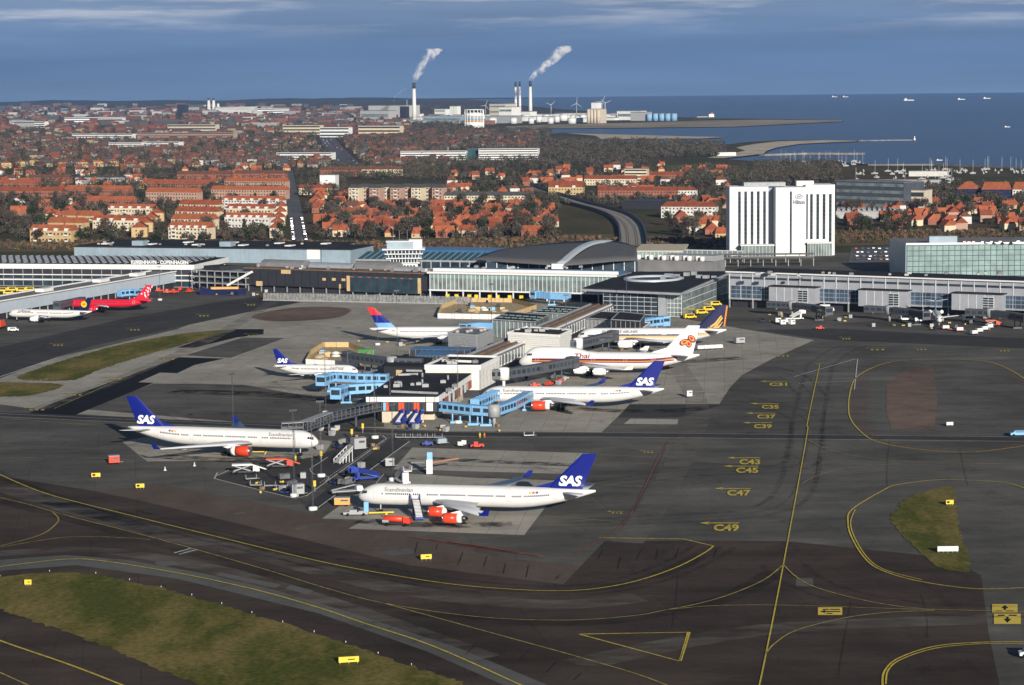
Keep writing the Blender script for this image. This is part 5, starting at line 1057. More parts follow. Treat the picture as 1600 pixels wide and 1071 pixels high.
# ---- boarding bridges
def bridge(label, pts, z=4.2, w=3.0, h=2.9, m=None, legs=(1,), cab=True, rot=(), name='boarding_bridge', windows=True, group='boarding bridges', drum=None, ribs=False):
    """pts: picture points of the tunnel's mid-height line"""
    P = [G(px, py, z+h/2) for px, py in pts]; o = empty(name, (P[0].x, P[0].y, .1), 0, label, 'boarding bridge', group); O = Vector((P[0].x, P[0].y, 0)); P = [p-O for p in P]
    for i in range(len(P)-1):
        a, b = P[i], P[i+1]; tun = mk('tunnel', MB().bar(tuple(a), tuple(b), w, h), m, o); d = (b-a).normalized(); nrm = Vector((d.y, -d.x, 0)).normalized(); Lb = (b-a).length
        if windows:
            k = max(2, int(Lb/2.6))
            for s in (-1, 1):
                for j in range(k):
                    p, q = a.lerp(b, (j+.15)/k)+nrm*s*(w/2), a.lerp(b, (j+.85)/k)+nrm*s*(w/2); mk('window', MB().bar((p.x, p.y, p.z+h*.05), (q.x, q.y, q.z+h*.05), .12, h*.42), M_glassd, tun)
        if ribs:
            k = max(2, int(Lb/3.0))
            for j in range(k+1):
                p = a.lerp(b, j/k); mk('rib', MB().bar(tuple(p-nrm*(w/2+.12)), tuple(p+nrm*(w/2+.12)), .22, h+.3), m, tun)
    for i in legs:
        p = P[i] if isinstance(i, int) else P[int(i)].lerp(P[int(i)+1], i-int(i)); lg = MB()
        for s in (-1.3, 1.3): lg.tube((p.x+s, p.y, 0), (p.x+s, p.y, p.z-h/2), .28, n=8)
        lg.box(p.x-2, p.x+2, p.y-.6, p.y+.6, 0, .7); mk('support_leg', lg, m, o)
    for i in rot:
        p = P[i]; mk('rotunda', MB().lathe([(p.z-h/2-.3, 2.1), (p.z+h/2+.4, 2.1), (p.z+h/2+.7, 1.2)], 14, 'z', (p.x, p.y, 0)), drum or M_mgrey, o); mk('rotunda_column', MB().tube((p.x, p.y, 0), (p.x, p.y, p.z-h/2), .55, n=10), drum or M_mgrey, o)
    if cab:
        p = P[-1]; d = (P[-1]-P[-2]).normalized(); a = atan2(d.y, d.x); c = MB().box(-1.2, 2.6, -2.0, 2.0, -h*.62, h*.6).xf(M4((p.x, p.y, p.z), a)); cb = mk('cab', c, m, o)
        mk('cab_window', MB().box(2.6, 2.68, -1.6, 1.6, -.6, 1.2).xf(M4((p.x, p.y, p.z), a)), M_glassd, cb); mk('cab_window', MB().box(-.9, 2.2, -2.08, 2.08, -.2, 1.2).xf(M4((p.x, p.y, p.z), a)), M_glassd, cb)
    return o
bridge('light blue boarding bridge beside the pier end with its cab held highest', [(606, 592), (560, 591), (519, 589), (505, 594)], m=M_lblue, legs=(2,), h=3.2, ribs=True)
bridge('light blue boarding bridge beside the pier end with its cab dipped low', [(604, 606), (570, 607), (541, 609), (528, 614)], z=3.4, m=M_lblue, legs=(2,), h=3.4, ribs=True)
bridge('light blue bridge on columns curving from the pier end to the twin-jet door', [(686, 635), (740, 641), (772, 643), (800, 633), (831, 616)], z=3.6, m=M_lblue, legs=(.5, 1, 1.6, 3.8), rot=(2,), h=3.2, drum=M_mgrey)
bridge('shorter light blue bridge reaching the front door of the docked twin-jet', [(742, 632), (760, 624), (778, 615)], z=4.0, m=M_lblue, legs=(1,), h=3.0, ribs=True)
bridge('dark grey glazed bridge reaching the front of the jumbo', [(750, 586), (787, 585), (840, 577), (893, 567)], z=4.6, m=M_dgrey, legs=(2.6,), rot=(1,), h=3.6, drum=M_conw)
bridge('dark grey glazed bridge reaching the gold striped twin-jet', [(870, 540), (903, 538), (930, 532), (957, 525)], z=4.6, m=M_dgrey, legs=(2.6,), rot=(1,), h=3.6, drum=M_conw)
bridge('dark glazed bridge reaching the short twin-jet', [(660, 568), (612, 567), (575, 562), (546, 558)], z=3.6, m=M_dgrey, legs=(2,), rot=(1,), h=3.6)
bridge('light blue bridge hidden behind the louvred plant block', [(768, 510), (745, 509), (728, 512)], z=4.2, m=M_lblue, legs=(1,), windows=False)
bridge('light blue bridge standing under the glass gallery', [(890, 464), (862, 463), (838, 461)], z=3.2, m=M_lblue, legs=(1,), h=3.2, ribs=True, windows=False)
bridge('short light blue bridge at the corner of the glass pavilion', [(1004, 506), (1022, 503), (1036, 502)], z=3.6, m=M_lblue, legs=(1,), h=3.6, ribs=True)
bridge('light blue bridge at the fin of the red airliner', [(186, 459), (206, 457), (222, 458)], z=3.4, m=M_lblue, legs=(1,), h=3.2, ribs=True)
bridge('dark glazed bridge at the yellow-disc airliner', [(130, 469), (110, 473), (92, 477)], z=3.4, m=M_dgrey, legs=(1,), h=3.2)
for (x, y, lab) in ((1200, 478, 'nearest the glass pavilion'), (1352, 485, 'behind the small nose-out jet'), (1510, 490, 'next to the orange loader')):
    bridge('grey boarding bridge with drum at the long pier, '+{1200: 'beside the white containers', 1352: 'beside the small jet', 1510: 'beside the orange loader'}[x], [(x, y-2), (x+38, y), (x+72, y+4), (x+92, y+8)], z=3.8, m=M_dgrey, legs=(2.4,), rot=(1,), h=3.2, drum=M_mgrey)
# open steel footbridge
fb = [G(597, 634, 5.5), G(556, 642, 5.5), G(514, 652, 5.2), G(474, 667, 4.6), G(440, 669, 4.4)]
O = Vector((fb[0].x, fb[0].y, 0)); o = empty('footbridge', (O.x, O.y, .1), 0, 'long grey open-framed footbridge running from the pier end to the twin-jet', 'footbridge'); fb = [p-O for p in fb]
for i in range(len(fb)-1):
    a, b = fb[i], fb[i+1]; d = (b-a).normalized(); nrm = Vector((d.y, -d.x, 0)); up = Vector((0, 0, 1)); mk('deck', MB().bar(tuple(a-up*1.4), tuple(b-up*1.4), 3.0, .4), M_dgrey, o); mk('roof', MB().bar(tuple(a+up*1.5), tuple(b+up*1.5), 3.1, .2), M_dgrey if i < 2 else M_mgrey, o)
    k = max(2, int((b-a).length/2.2)); 
    for s in (-1.5, 1.5):
        for j in range(k+1): p = a.lerp(b, j/k)+nrm*s; mk('post', MB().bar(tuple(p-up*1.4), tuple(p+up*1.5), .2), M_dgrey, o)
        p, q = a+nrm*s, b+nrm*s; mk('rail', MB().bar(tuple(p-up*.2), tuple(q-up*.2), .12, .5), M_dgrey, o)
    mk('support_leg', MB().bar((b.x, b.y, 0), (b.x, b.y, b.z-1.4), .6, .6), M_dgrey, o)
# ---- floodlight masts
def mast_proto(h):
    o = empty('light_mast', (0, 0, 0), 0, 'tall slim lattice floodlight mast on a concrete foot', 'light mast', 'apron floodlight masts')
    mk('foot', MB().lathe([(0, 1.3), (.9, 1.2), (1.0, .5)], 8), M_conw, o); k = MB()
    for s in ((-.22, -.15), (.22, -.15), (0, .22)): k.tube((s[0], s[1], .9), (s[0]*.6, s[1]*.6, h), .042, n=4)
    n = int(h/1.6)
    for i in range(n): z = 1+i*(h-1)/n; k.bar((-.16, -.12, z), (.16, -.12, z+1.2), .025); k.bar((.16, -.12, z), (0, .17, z+1.2), .025)
    mk('lattice', k, M_dgrey, o); mk('head_frame', MB().box(-1.1, 1.1, -.1, .1, h-.15, h), M_dgrey, o)
    repeat(MB().box(-.2, .2, -.25, .15, h, h+.4), 'floodlight', M_dgrey, o, [(x, 0, 0) for x in (-.9, -.3, .3, .9)]); return o
protos = {}
MASTLAB = ['slim light mast '+t_ for t_ in ('at the corner of the service lane by the airliner nose', 'beside the grey cabin in the equipment bay', 'inside the looped white line of the bay', 'at the far tip of the equipment bay', 'beside the box trailer and white stairs', 'between short twin-jet and footbridge', 'in front of the blue columned bridge', 'at the footbridge end of the pier building', 'rising behind the twin-jet fuselage', 'beside the banded fin airliner tail', 'rising behind the small sandy compound', 'beside the louvred plant block', 'between jumbo and louvred gate block', 'before the glass pavilion', 'at the long pier beside white containers', 'at the long pier near the small jet', 'at the long pier beside the orange loader', 'beyond the red airliner')]
for i, (px, py, h) in enumerate(((489, 798, 24), (460, 777, 24), (502, 746, 22), (586, 686, 22), (614, 752, 22), (509, 647, 26), (716, 662, 26), (610, 660, 15), (365, 705, 24), (590, 540, 22), (621, 560, 28), (768, 520, 22), (885, 560, 26), (979, 500, 26), (1251, 486, 16), (1407, 491, 16), (1565, 497, 16), (250, 470, 18))):
    c = G(px, py)
    ml = MASTLAB[i]
    if h not in protos: protos[h] = mast_proto(h); protos[h]['label'] = ml; protos[h].location = (c.x, c.y, .1); protos[h].rotation_euler = (0, 0, .2)
    else: copy_tree(protos[h], None, (c.x, c.y, .1), .2+.3*(i % 3), ml)

# roof plant on the pier blocks
rr = random.Random(21)
for (x0, x1, y0, y1, z, n, lab) in ((600, 720, 590, 612, 9.2, 9, 'on the black pier roof'), (690, 760, 560, 570, 11.5, 6, 'on the white stepped block'), (815, 880, 514, 522, 12.1, 6, 'on the louvred gate block'), (700, 930, 480, 556, 8.3, 0, ''), (1180, 1580, 426, 432, 18.3, 16, 'on the long pier roof'), (700, 940, 417, 421, 15.6, 10, 'on the gallery roof'), (140, 480, 380, 386, 9.9, 10, 'on the long hall roof')):
    for k in range(n):
        g = G(rr.uniform(x0, x1), rr.uniform(y0, y1), z); q = rr.uniform(.6, 1.4); o = mk('roof_unit', MB().box(-q, q, -q*.7, q*.7, 0, .5+q*.6), rr.choice([M_mgrey, M_vgrey, M_roofg]), label='small ventilation unit '+lab, cat='roof unit', group='ventilation units '+lab, loc=(g.x, g.y, z)); mk('vent_cap', MB().lathe([(.5+q*.6, q*.45), (.8+q*.6, q*.45), (.9+q*.6, q*.2)], 8), M_dgrey, o)
# ================================================================ apron vehicles and equipment
me_wheel = {}
def wheels(o, xs, ys, r):
    k = round(r, 2)
    if k not in me_wheel:
        mb = MB(); rg = [[(rr*cos(2*pi*i/12), t, rr*sin(2*pi*i/12)) for i in range(12)][::-1] for t, rr in ((-.14, r*.55), (-.14, r*.95), (-.06, r), (.06, r), (.14, r*.95), (.14, r*.55))]; me_wheel[k] = mb.loft(rg).mesh('wheel', [M_tyre])
    for x in xs:
        for y in ys: mk('wheel', me_wheel[k], None, o, loc=(x, y, r))
def vh(name, px, py, rz, label, cat, group=None): c = G(px, py); return empty(name, (c.x, c.y, .28), rz, label, cat, group)
def van(px, py, rz, m, label, L=5.2, H=2.2, W=2.0, cat='van', group=None, name='van'):
    o = vh(name, px, py, rz, label, cat, group)
    sec = lambda y: [(-L/2, y, .45), (L/2, y, .45), (L/2, y, 1.05), (L/2-.7, y, 1.2), (L/2-1.4, y, H), (-L/2+.1, y, H), (-L/2, y, H-.2)]
    mk('body', MB().loft([sec(-W/2)[::-1], sec(W/2)[::-1]], smooth=False), m, o); mk('windscreen', MB().add([(L/2-.66, -W*.44, 1.24), (L/2-.66, W*.44, 1.24), (L/2-1.36, W*.42, H-.12), (L/2-1.36, -W*.42, H-.12)], [(0, 1, 2, 3)]), M_win, o)
    for s in (-1, 1): mk('side_window', MB().box(-L/2+1.0, L/2-1.5, s*W/2-.03, s*W/2+.03, 1.35, H-.2), M_win, o)
    wheels(o, (-L*.32, L*.32), (-W/2+.1, W/2-.1), .42); return o
def truck(px, py, rz, m, label, L=7.0, bed='box', m2=None, cat='truck', group=None, H=2.6):
    o = vh('service_truck', px, py, rz, label, cat, group); m2 = m2 or m
    mk('chassis', MB().box(-L/2, L/2, -.9, .9, .5, .9), M_dclad, o); sec = lambda y: [(L/2-1.9, y, .8), (L/2, y, .8), (L/2, y, 1.5), (L/2-.35, y, 2.3), (L/2-1.9, y, 2.3)]
    cb = mk('cab', MB().loft([sec(-1.1)[::-1], sec(1.1)[::-1]], smooth=False), m, o); mk('windscreen', MB().add([(L/2+.01, -.95, 1.52), (L/2+.01, .95, 1.52), (L/2-.31, .95, 2.22), (L/2-.31, -.95, 2.22)], [(0, 1, 2, 3)]), M_win, cb)
    if bed == 'box': mk('load_box', MB().box(-L/2, L/2-2.1, -1.2, 1.2, .95, H), m2, o)
    elif bed == 'tank': mk('tank', MB().lathe([(-L/2, .5), (-L/2+.2, .85), (L/2-2.4, .85), (L/2-2.2, .5)], 14, 'x', (0, 0, 1.75)), m2, o); mk('hose_rack', MB().box(-L/2, -L/2+1.6, -1.1, 1.1, .9, 1.5), M_vgrey, o)
    elif bed == 'loader':
        mk('platform', MB().box(-L/2, L/2-2.2, -1.25, 1.25, 2.6, 3.0), m2, o); mk('scissor', MB().bar((-L/2+.4, 0, .9), (L/2-2.6, 0, 2.6), 1.6, .25), M_vgrey, o); mk('scissor', MB().bar((-L/2+.4, 0, 2.6), (L/2-2.6, 0, .9), 1.5, .25), M_vgrey, o); mk('belt', MB().bar((L/2-2.2, 0, 2.7), (L/2+2.0, 0, 1.2), 1.2, .25), m2, o)
    elif bed == 'flat': mk('flat_bed', MB().box(-L/2, L/2-2.1, -1.2, 1.2, .9, 1.2), m2, o); mk('ladder', MB().bar((-L/2, 0, 1.4), (L/2-2.2, 0, 2.6), 1.0, .2), m2, o)
    wheels(o, (-L*.33, L*.32), (-1, 1), .48); return o
def stairs(px, py, rz, m, label, h=4.4, L=8.5, m2=None):
    o = vh('boarding_stairs', px, py, rz, label, 'boarding stairs'); mk('chassis', MB().box(-L/2, L/2-.4, -1.1, 1.1, .5, 1.0), m, o)
    mk('flight', MB().bar((-L/2+.3, 0, .9), (L/2-1.6, 0, h-.2), 1.9, .35), m2 or M_mgrey, o); mk('top_landing', MB().box(L/2-1.7, L/2+.6, -1.2, 1.2, h-.35, h-.1), m, o)
    for s in (-1, 1):
        mk('side_panel', MB().add([(-L/2+.3, s*1.05, .9), (L/2-1.6, s*1.05, h-.4), (L/2-1.6, s*1.05, h+1.0), (-L/2+.3, s*1.05, 2.1)], [(0, 1, 2, 3), (3, 2, 1, 0)]).xf(Matrix.Identity(4)), m, o); mk('landing_rail', MB().box(L/2-1.7, L/2+.6, s*1.2-.06, s*1.2+.06, h-.1, h+1.2), m, o)
    mk('support', MB().box(L/2-2.2, L/2-1.4, -.9, .9, 1.0, h-.4), m, o); n = 12; repeat(MB().box(0, .3, -.85, .85, 0, .12), 'step', M_conw, o, [(-L/2+.5+i*(L-2.2)/n, 0, 1.2+i*(h-1.2)/n) for i in range(n)])
    wheels(o, (-L*.35, L*.28), (-1.0, 1.0), .42); return o
def dolly(px, py, rz, label, group='baggage dollies', m=None, load=None):
    o = vh('baggage_dolly', px, py, rz, label, 'dolly', group); mk('bed', MB().box(-1.6, 1.6, -.8, .8, .45, .6), m or M_vgrey, o); mk('frame', MB().box(-1.6, -1.5, -.8, .8, .6, 1.7), m or M_vgrey, o); mk('frame', MB().box(1.5, 1.6, -.8, .8, .6, 1.7), m or M_vgrey, o); mk('tow_bar', MB().bar((1.6, 0, .5), (2.6, 0, .4), .1), M_mgrey, o)
    if load: mk('load', MB().box(-1.4, 1.4, -.75, .75, .6, 1.9), load, o)
    wheels(o, (-1.1, 1.1), (-.6, .6), .24); return o
def tug(px, py, rz, m, label, L=3.4, H=1.5):
    o = vh('tow_tractor', px, py, rz, label, 'tow tractor'); mk('body', MB().box(-L/2, L/2, -.85, .85, .35, .95), m, o); mk('seat_box', MB().box(-L*.25, L*.05, -.7, .7, .95, H), m, o); mk('bonnet', MB().box(L*.12, L*.48, -.75, .75, .95, 1.2), m, o); mk('steering_post', MB().tube((L*.1, 0, .9), (L*.02, 0, 1.5), .05, n=5), M_blk, o); wheels(o, (-L*.32, L*.32), (-.75, .75), .38); return o
def unit(px, py, rz, m, label, L=3, W=1.8, H=1.8, name='ground_power_unit', cat='power unit', m2=None):
    o = vh(name, px, py, rz, label, cat); mk('housing', MB().box(-L/2, L/2, -W/2, W/2, .4, H), m, o); mk('lid', MB().box(-L/2-.06, L/2+.06, -W/2-.06, W/2+.06, H, H+.12), m2 or M_vgrey, o); mk('vent_panel', MB().box(-L*.1, L*.38, -W/2-.04, -W/2+.02, H*.62, H*.82), M_dgrey, o); mk('tow_bar', MB().bar((L/2, 0, .45), (L/2+1.2, 0, .35), .1), M_mgrey, o); wheels(o, (-L*.3, L*.3), (-W*.42, W*.42), .3); return o
truck(384, 742, .15, M_vwht, 'white cargo loader in the marked equipment bay', bed='loader', L=8)
truck(437, 733, .1, M_vred, 'orange-red cargo loader under the nose of the twin-jet', bed='loader', m2=M_orange, L=8)
truck(621, 823, -.25, M_vred, 'red fuel truck parked by the blue stairs', bed='tank', m2=M_vred, L=7.5)
stairs(652, 812, 1.75, M_vblue, 'blue boarding stairs raised to the four-engined airliner door', h=4.6)
stairs(629, 757, -1.2, M_vwht, 'white boarding stairs behind the four-engined airliner', h=4.4)
stairs(571, 752, 3.6, M_vblue, 'blue boarding stairs parked behind the airliner nose', h=3.0)
stairs(628, 664, 1.2, M_vblue, 'blue boarding stairs against the pier wall beside the door', h=3.4, L=7, m2=M_vgrey); stairs(650, 664, 1.2, M_vblue, 'blue boarding stairs against the pier wall below red panels', h=3.4, L=7, m2=M_vgrey)
truck(542, 774, .35, M_vwht, 'pale grey belt loader lying along the airliner nose', bed='flat', m2=M_vgrey, L=9)
unit(535, 792, 0, mat('unit_orange', (.62, .33, .08), .5), 'orange-yellow power unit below the airliner nose', 4.2, 2, 2.2)
o = tug(556, 807, .02, M_vgrey, 'low grey pushback tractor with a blue cabin post', 6.5, 1.5); mk('cabin', MB().box(2.2, 3.4, -.8, .8, .95, 3.6), M_lblue, o); mk('tow_bar', MB().bar((3.4, 0, .6), (10.0, .6, .6), .35), M_yvan, o)
for i, (px, py) in enumerate(((400, 762), (422, 763), (440, 767), (392, 752))): dolly(px, py, .1*i, 'empty grey dolly standing in the marked equipment bay', 'dollies in the equipment bay')
for i in range(6): dolly(626+i*11.5, 687, .02, 'empty grey dolly in the row along the service road', 'dollies along the service road')
unit(465, 775, .3, M_vgrey, 'grey equipment cabin at the foot of the light mast', 3.4, 2.4, 3.0, 'equipment_cabin', 'cabin'); unit(560, 704, .5, M_vgrey, 'tall grey cabin at the far end of the equipment bay', 4, 3, 3.6, 'equipment_cabin', 'cabin')
o = vh('stair_frame', 537, 724, .9, 'white lattice maintenance stair at the edge of the bay', 'maintenance stair')
for s in (-1.2, 1.2):
    for i in range(5): mk('frame_bar', MB().bar((-3+i*1.4, s, 0), (-3+i*1.4, s, 1.2+i*.8), .16), M_conw, o)
    mk('rail', MB().bar((-3.2, s, 1.2), (3.0, s, 4.6), .16), M_conw, o); mk('brace', MB().bar((-3, s, .2), (2.8, s, 3.6), .14), M_conw, o)
mk('tread_flight', MB().bar((-3.4, 0, .3), (2.6, 0, 3.6), 2.2, .2), M_mgrey, o)
unit(609, 731, .1, M_vgrey, 'grey box trailer beside the service lane', 2.6, 2, 2.4, 'box_trailer', 'trailer', M_conw)
tug(668, 698, .1, M_vblue, 'blue tow tractor on the service road beside the dollies'); dolly(690, 696, .4, 'grey baggage cart with pale load', 'loaded carts', load=M_bluef); dolly(722, 699, 1.2, 'upright white framed cart beside the red tractor', 'loaded carts', m=M_conw)
tug(746, 701, 0, M_vred, 'boxy red tow tractor on the service road', 4.2, 1.9); dolly(826, 684, .2, 'low white platform cart on the service road', 'loaded carts', m=M_conw)
o = vh('boom_cabin', 671, 742, .1, 'white hydrant boom post with a blue top', 'boom post'); mk('post', MB().box(-.9, .9, -.6, .6, 0, 4.2), M_conw, o); mk('blue_top', MB().box(-.7, .9, -.6, .6, 4.2, 6.4), M_lblue, o); mk('boom', MB().bar((0, 0, 3.2), (9, 6, 3.4), .5), mat('boom_brown', (.34, .16, .10), .7), o); mk('boom', MB().bar((0, 0, 3.4), (-5, 5, 2.6), .4), M_mgrey, o)
unit(178, 726, .3, M_vred, 'red and grey power unit behind the wing of the twin-jet', 3.2, 2.2, 2.4, m2=M_vgrey)
o = vh('guard_hoop', 398, 712, 0, 'yellow steel guard hoop below the fuselage', 'guard rail'); mk('hoop', MB().bar((-3, 0, .9), (3, 0, .9), .22), M_yvan, o); mk('hoop_leg', MB().bar((-3, 0, 0), (-3.6, .4, .9), .22), M_yvan, o); mk('hoop_leg', MB().bar((3, 0, 0), (3.6, .4, .9), .22), M_yvan, o)
for (px, py) in ((304, 730), (258, 737)): o = mk('marker_cone', MB().lathe([(0, .55), (.1, .5), (.12, .3), (1.2, .06)], 10), M_conw, label='white marker cone on the asphalt near the twin-jet', cat='cone', group='marker cones', loc=(G(px, py).x, G(px, py).y, .3))
# stands beyond
for (px, py, r, lab) in ((836, 606, .2, 'red tow tractor below the dark bridge, beside the drum'), (858, 604, 1.0, 'red tow tractor below the dark bridge, turned side-on'), (873, 600, 2.2, 'red tow tractor under the jumbo wing'), (809, 563, .4, 'red tow tractor under the jumbo nose'), (784, 571, 1.4, 'red tow tractor against the stepped white block'), (1281, 516, 3.1, 'small red tow tractor alone before the long grey pier')): tug(px, py, r, M_vred, lab, 3.8, 1.7)
truck(1041, 577, 1.5, M_vred, 'orange-red high loader behind the jumbo tail', bed='box', H=4.6, m2=M_orange)
for i in range(4): dolly(1095+i*9.5, 548-i*.5, .1, 'white container dolly in the row beyond the jumbo tail', 'white container dollies', load=M_conw)
unit(1155, 538, .4, M_vgrey, 'grey equipment trolley on the concrete stand edge', 4.2, 2.6, 2.6); unit(1076, 622, .3, M_conw, 'pale cube cabin alone on the concrete stand', 2.0, 2.0, 2.4, 'equipment_cabin', 'cabin')
for i, (px, py) in enumerate(((1078, 499), (1096, 492), (1107, 487), (1118, 479))): van(px, py, .35, M_yvan, 'yellow service van in the row beside the glass pavilion', 6.2, 2.4, 2.1, group='yellow vans beside the pavilion')
for i, px in enumerate((700, 714, 734, 745, 766, 778, 797, 815)): van(px, 467+i*.3, 1.5, M_yvan, 'yellow service van parked under the glass gallery', 5.4, 2.3, group='yellow vans under the gallery')
for i in range(4): unit(1216+i*7, 506+(i % 2)*3, .2*i, M_conw, 'white container at the dark bridge of the long pier', 2.6, 2.0, 2.4, 'air_container', 'container').__setitem__('group', 'white containers at the long pier')
stairs(1245, 501, .3, M_vwht, 'white boarding stairs beside the containers at the long pier', 3.4, 7); truck(1292, 489, 0, M_conw, 'white and orange catering truck at the long pier', bed='box', m2=M_conw, H=3.8); truck(1304, 481, 0, M_yvan, 'yellow truck under the long pier')
for (px, py, lab) in ((1414, 502, 'white van at the small jet wing tip'), (1439, 504, 'white van close to the small jet'), (1514, 503, 'white van near the orange loader')): van(px, py, .1, M_vwht, lab, 6, 2.6, 2.2)
truck(1550, 511, .1, M_vred, 'orange loader at the far stand of the long pier', bed='loader', m2=M_orange)
for i in range(4): dolly(1522+i*8, 524-i*3.2, .45, 'white loaded dolly of the train near the orange loader', 'white dolly train', load=M_conw)
for i in range(3): dolly(1478+i*11, 516+i*1.5, -.1, 'red and white dolly beside the small jet', 'dollies beside the small jet', m=M_vred, load=M_conw if i != 1 else None)
for i, (px, py) in enumerate(((250, 457), (262, 459), (272, 459), (296, 458), (246, 453), (282, 455))): tug(px, py, .3*i, M_vred, 'red tow tractor in the cluster beyond the red airliner', 5, 2.2)['group'] = 'red tractors beyond the red airliner'
van(21, 519, .1, M_vwht, 'white van before the yellow-disc airliner', 5, 2.0); truck(2, 514, 1.4, M_vred, 'orange-red loader at the nose of the yellow-disc airliner', bed='box', m2=M_orange, H=4); 
for (px, py) in ((5, 445), (20, 444), (34, 445), (48, 444), (55, 449), (14, 449)): van(px, py+12, .1, M_yvan, 'yellow van in the yard behind the pale pier', 6, 2.4, group='yellow vans in the yard')
van(1592, 683, 3.1, M_lblue, 'light blue and white car driving on the service road', 5.5, 1.8, cat='car', name='car'); van(1612, 1029, 3.1, M_vwht, 'white van on the taxiway beside the yellow loop', 5, 2.0)
# dark boat-like ramp wall beside the dark building
c = G(350, 461); o = empty('ramp_wall', (c.x, c.y, .1), .04, 'dark curved ramp wall with orange plant on top', 'ramp wall')
mk('hull', MB().loft([[(x, y, z) for y, z in ((-2, 0), (4, 0), (4, h_), (-2.4, h_))] for x, h_ in ((-13, 4.6), (-9, 3.4), (-2, 2.9), (6, 3.0), (12, 3.2))], smooth=False), M_navy, o); mk('deck_load', MB().box(-7, 8, -1, 3, 3.1, 4.2), mat('unit_orange', (.62, .33, .08), .5), o)
# ---- taxiway signs
def taxi_sign(px, py, w, h, m, label, rz=0.0, legs=3, dark=True):
    c = G(px, py); o = empty('taxiway_sign', (c.x, c.y, .15), rz, label, 'sign'); mk('board', MB().box(-w/2, w/2, -.18, .18, .4, .4+h), m, o); mk('back', MB().box(-w/2, w/2, .18, .3, .4, .4+h), M_dclad, o)
    n = max(2, legs); repeat(MB().tube((0, 0, 0), (0, 0, .4), .08, n=6), 'sign_leg', M_mgrey, o, [(-w/2+.3+i*(w-.6)/(n-1), 0, 0) for i in range(n)])
    if dark: mk('sign_symbol', MB().box(-w*.38, -w*.05, -.22, -.17, .4+h*.25, .4+h*.75), M_blk, o) if dark == 2 else mk('sign_symbol', MB().box(-w*.05, w*.3, -.21, -.17, .4+h*.42, .4+h*.6), M_blk, o)
    return o
taxi_sign(666, 877, 2.6, 1.1, M_signY, 'yellow sign on the brown concrete near the taxiway', .15); taxi_sign(44, 917, 1.6, 1.1, M_signY, 'yellow sign at the tip of the big grass island'); taxi_sign(545, 1039, 4.0, 1.1, M_signY, 'long yellow sign at the lower edge of the big grass island', .2)
taxi_sign(150, 748, 2.6, 1.1, M_signY, 'yellow sign between twin-jet tail and taxiway', .1, dark=2); taxi_sign(219, 765, 2.4, 1.1, M_signY, 'yellow sign at the start of the brown concrete', .1, dark=2)
taxi_sign(1484, 791, 2.0, 1.1, M_signY, 'small yellow and black sign on the half-moon grass', dark=2); taxi_sign(1481, 865, 5.0, 1.2, M_conw, 'long white sign on the half-moon grass', 0, 5, False); taxi_sign(1484, 667, 2.2, 1.0, M_conw, 'white sign box inside the red hatched loop', 0, 2, False)
for i, (px, py, lab) in enumerate(((502, 722, 'beside the lattice stair'), (492, 770, 'at the mast foot'), (567, 678, 'near the footbridge'), (550, 687, 'where the bay narrows'))):
    c = G(px, py); o = empty('marker_post', (c.x, c.y, .2), 0, 'yellow stand marker post '+lab, 'marker post'); mk('post', MB().tube((0, 0, 0), (0, 0, 2.2), .12, n=8), M_mgrey, o); mk('board', MB().box(-.35, .35, -.2, .2, 1.6, 3.2), M_yvan, o)
rr = random.Random(2)
for i in range(16):   # blue edge lights and white runway-edge posts along the grass
    t_ = i/15; px = [0, 104, 287, 433, 533, 640][min(int(t_*5), 4)]; q = resample(smooth_path([Gxy(*p) for p in ((0, 902), (45, 896), (104, 894), (166, 900), (287, 928), (433, 971), (533, 1003), (650, 1043))], 4), 12.0)
for i, p in enumerate(q): o = mk('edge_light', MB().lathe([(0, .07), (.2, .06), (.24, .1), (.34, .08), (.38, .02)], 8), M_conw, label='small white taxiway edge light along the big grass island', cat='edge light', group='taxiway edge lights', loc=(p[0], p[1], .12))

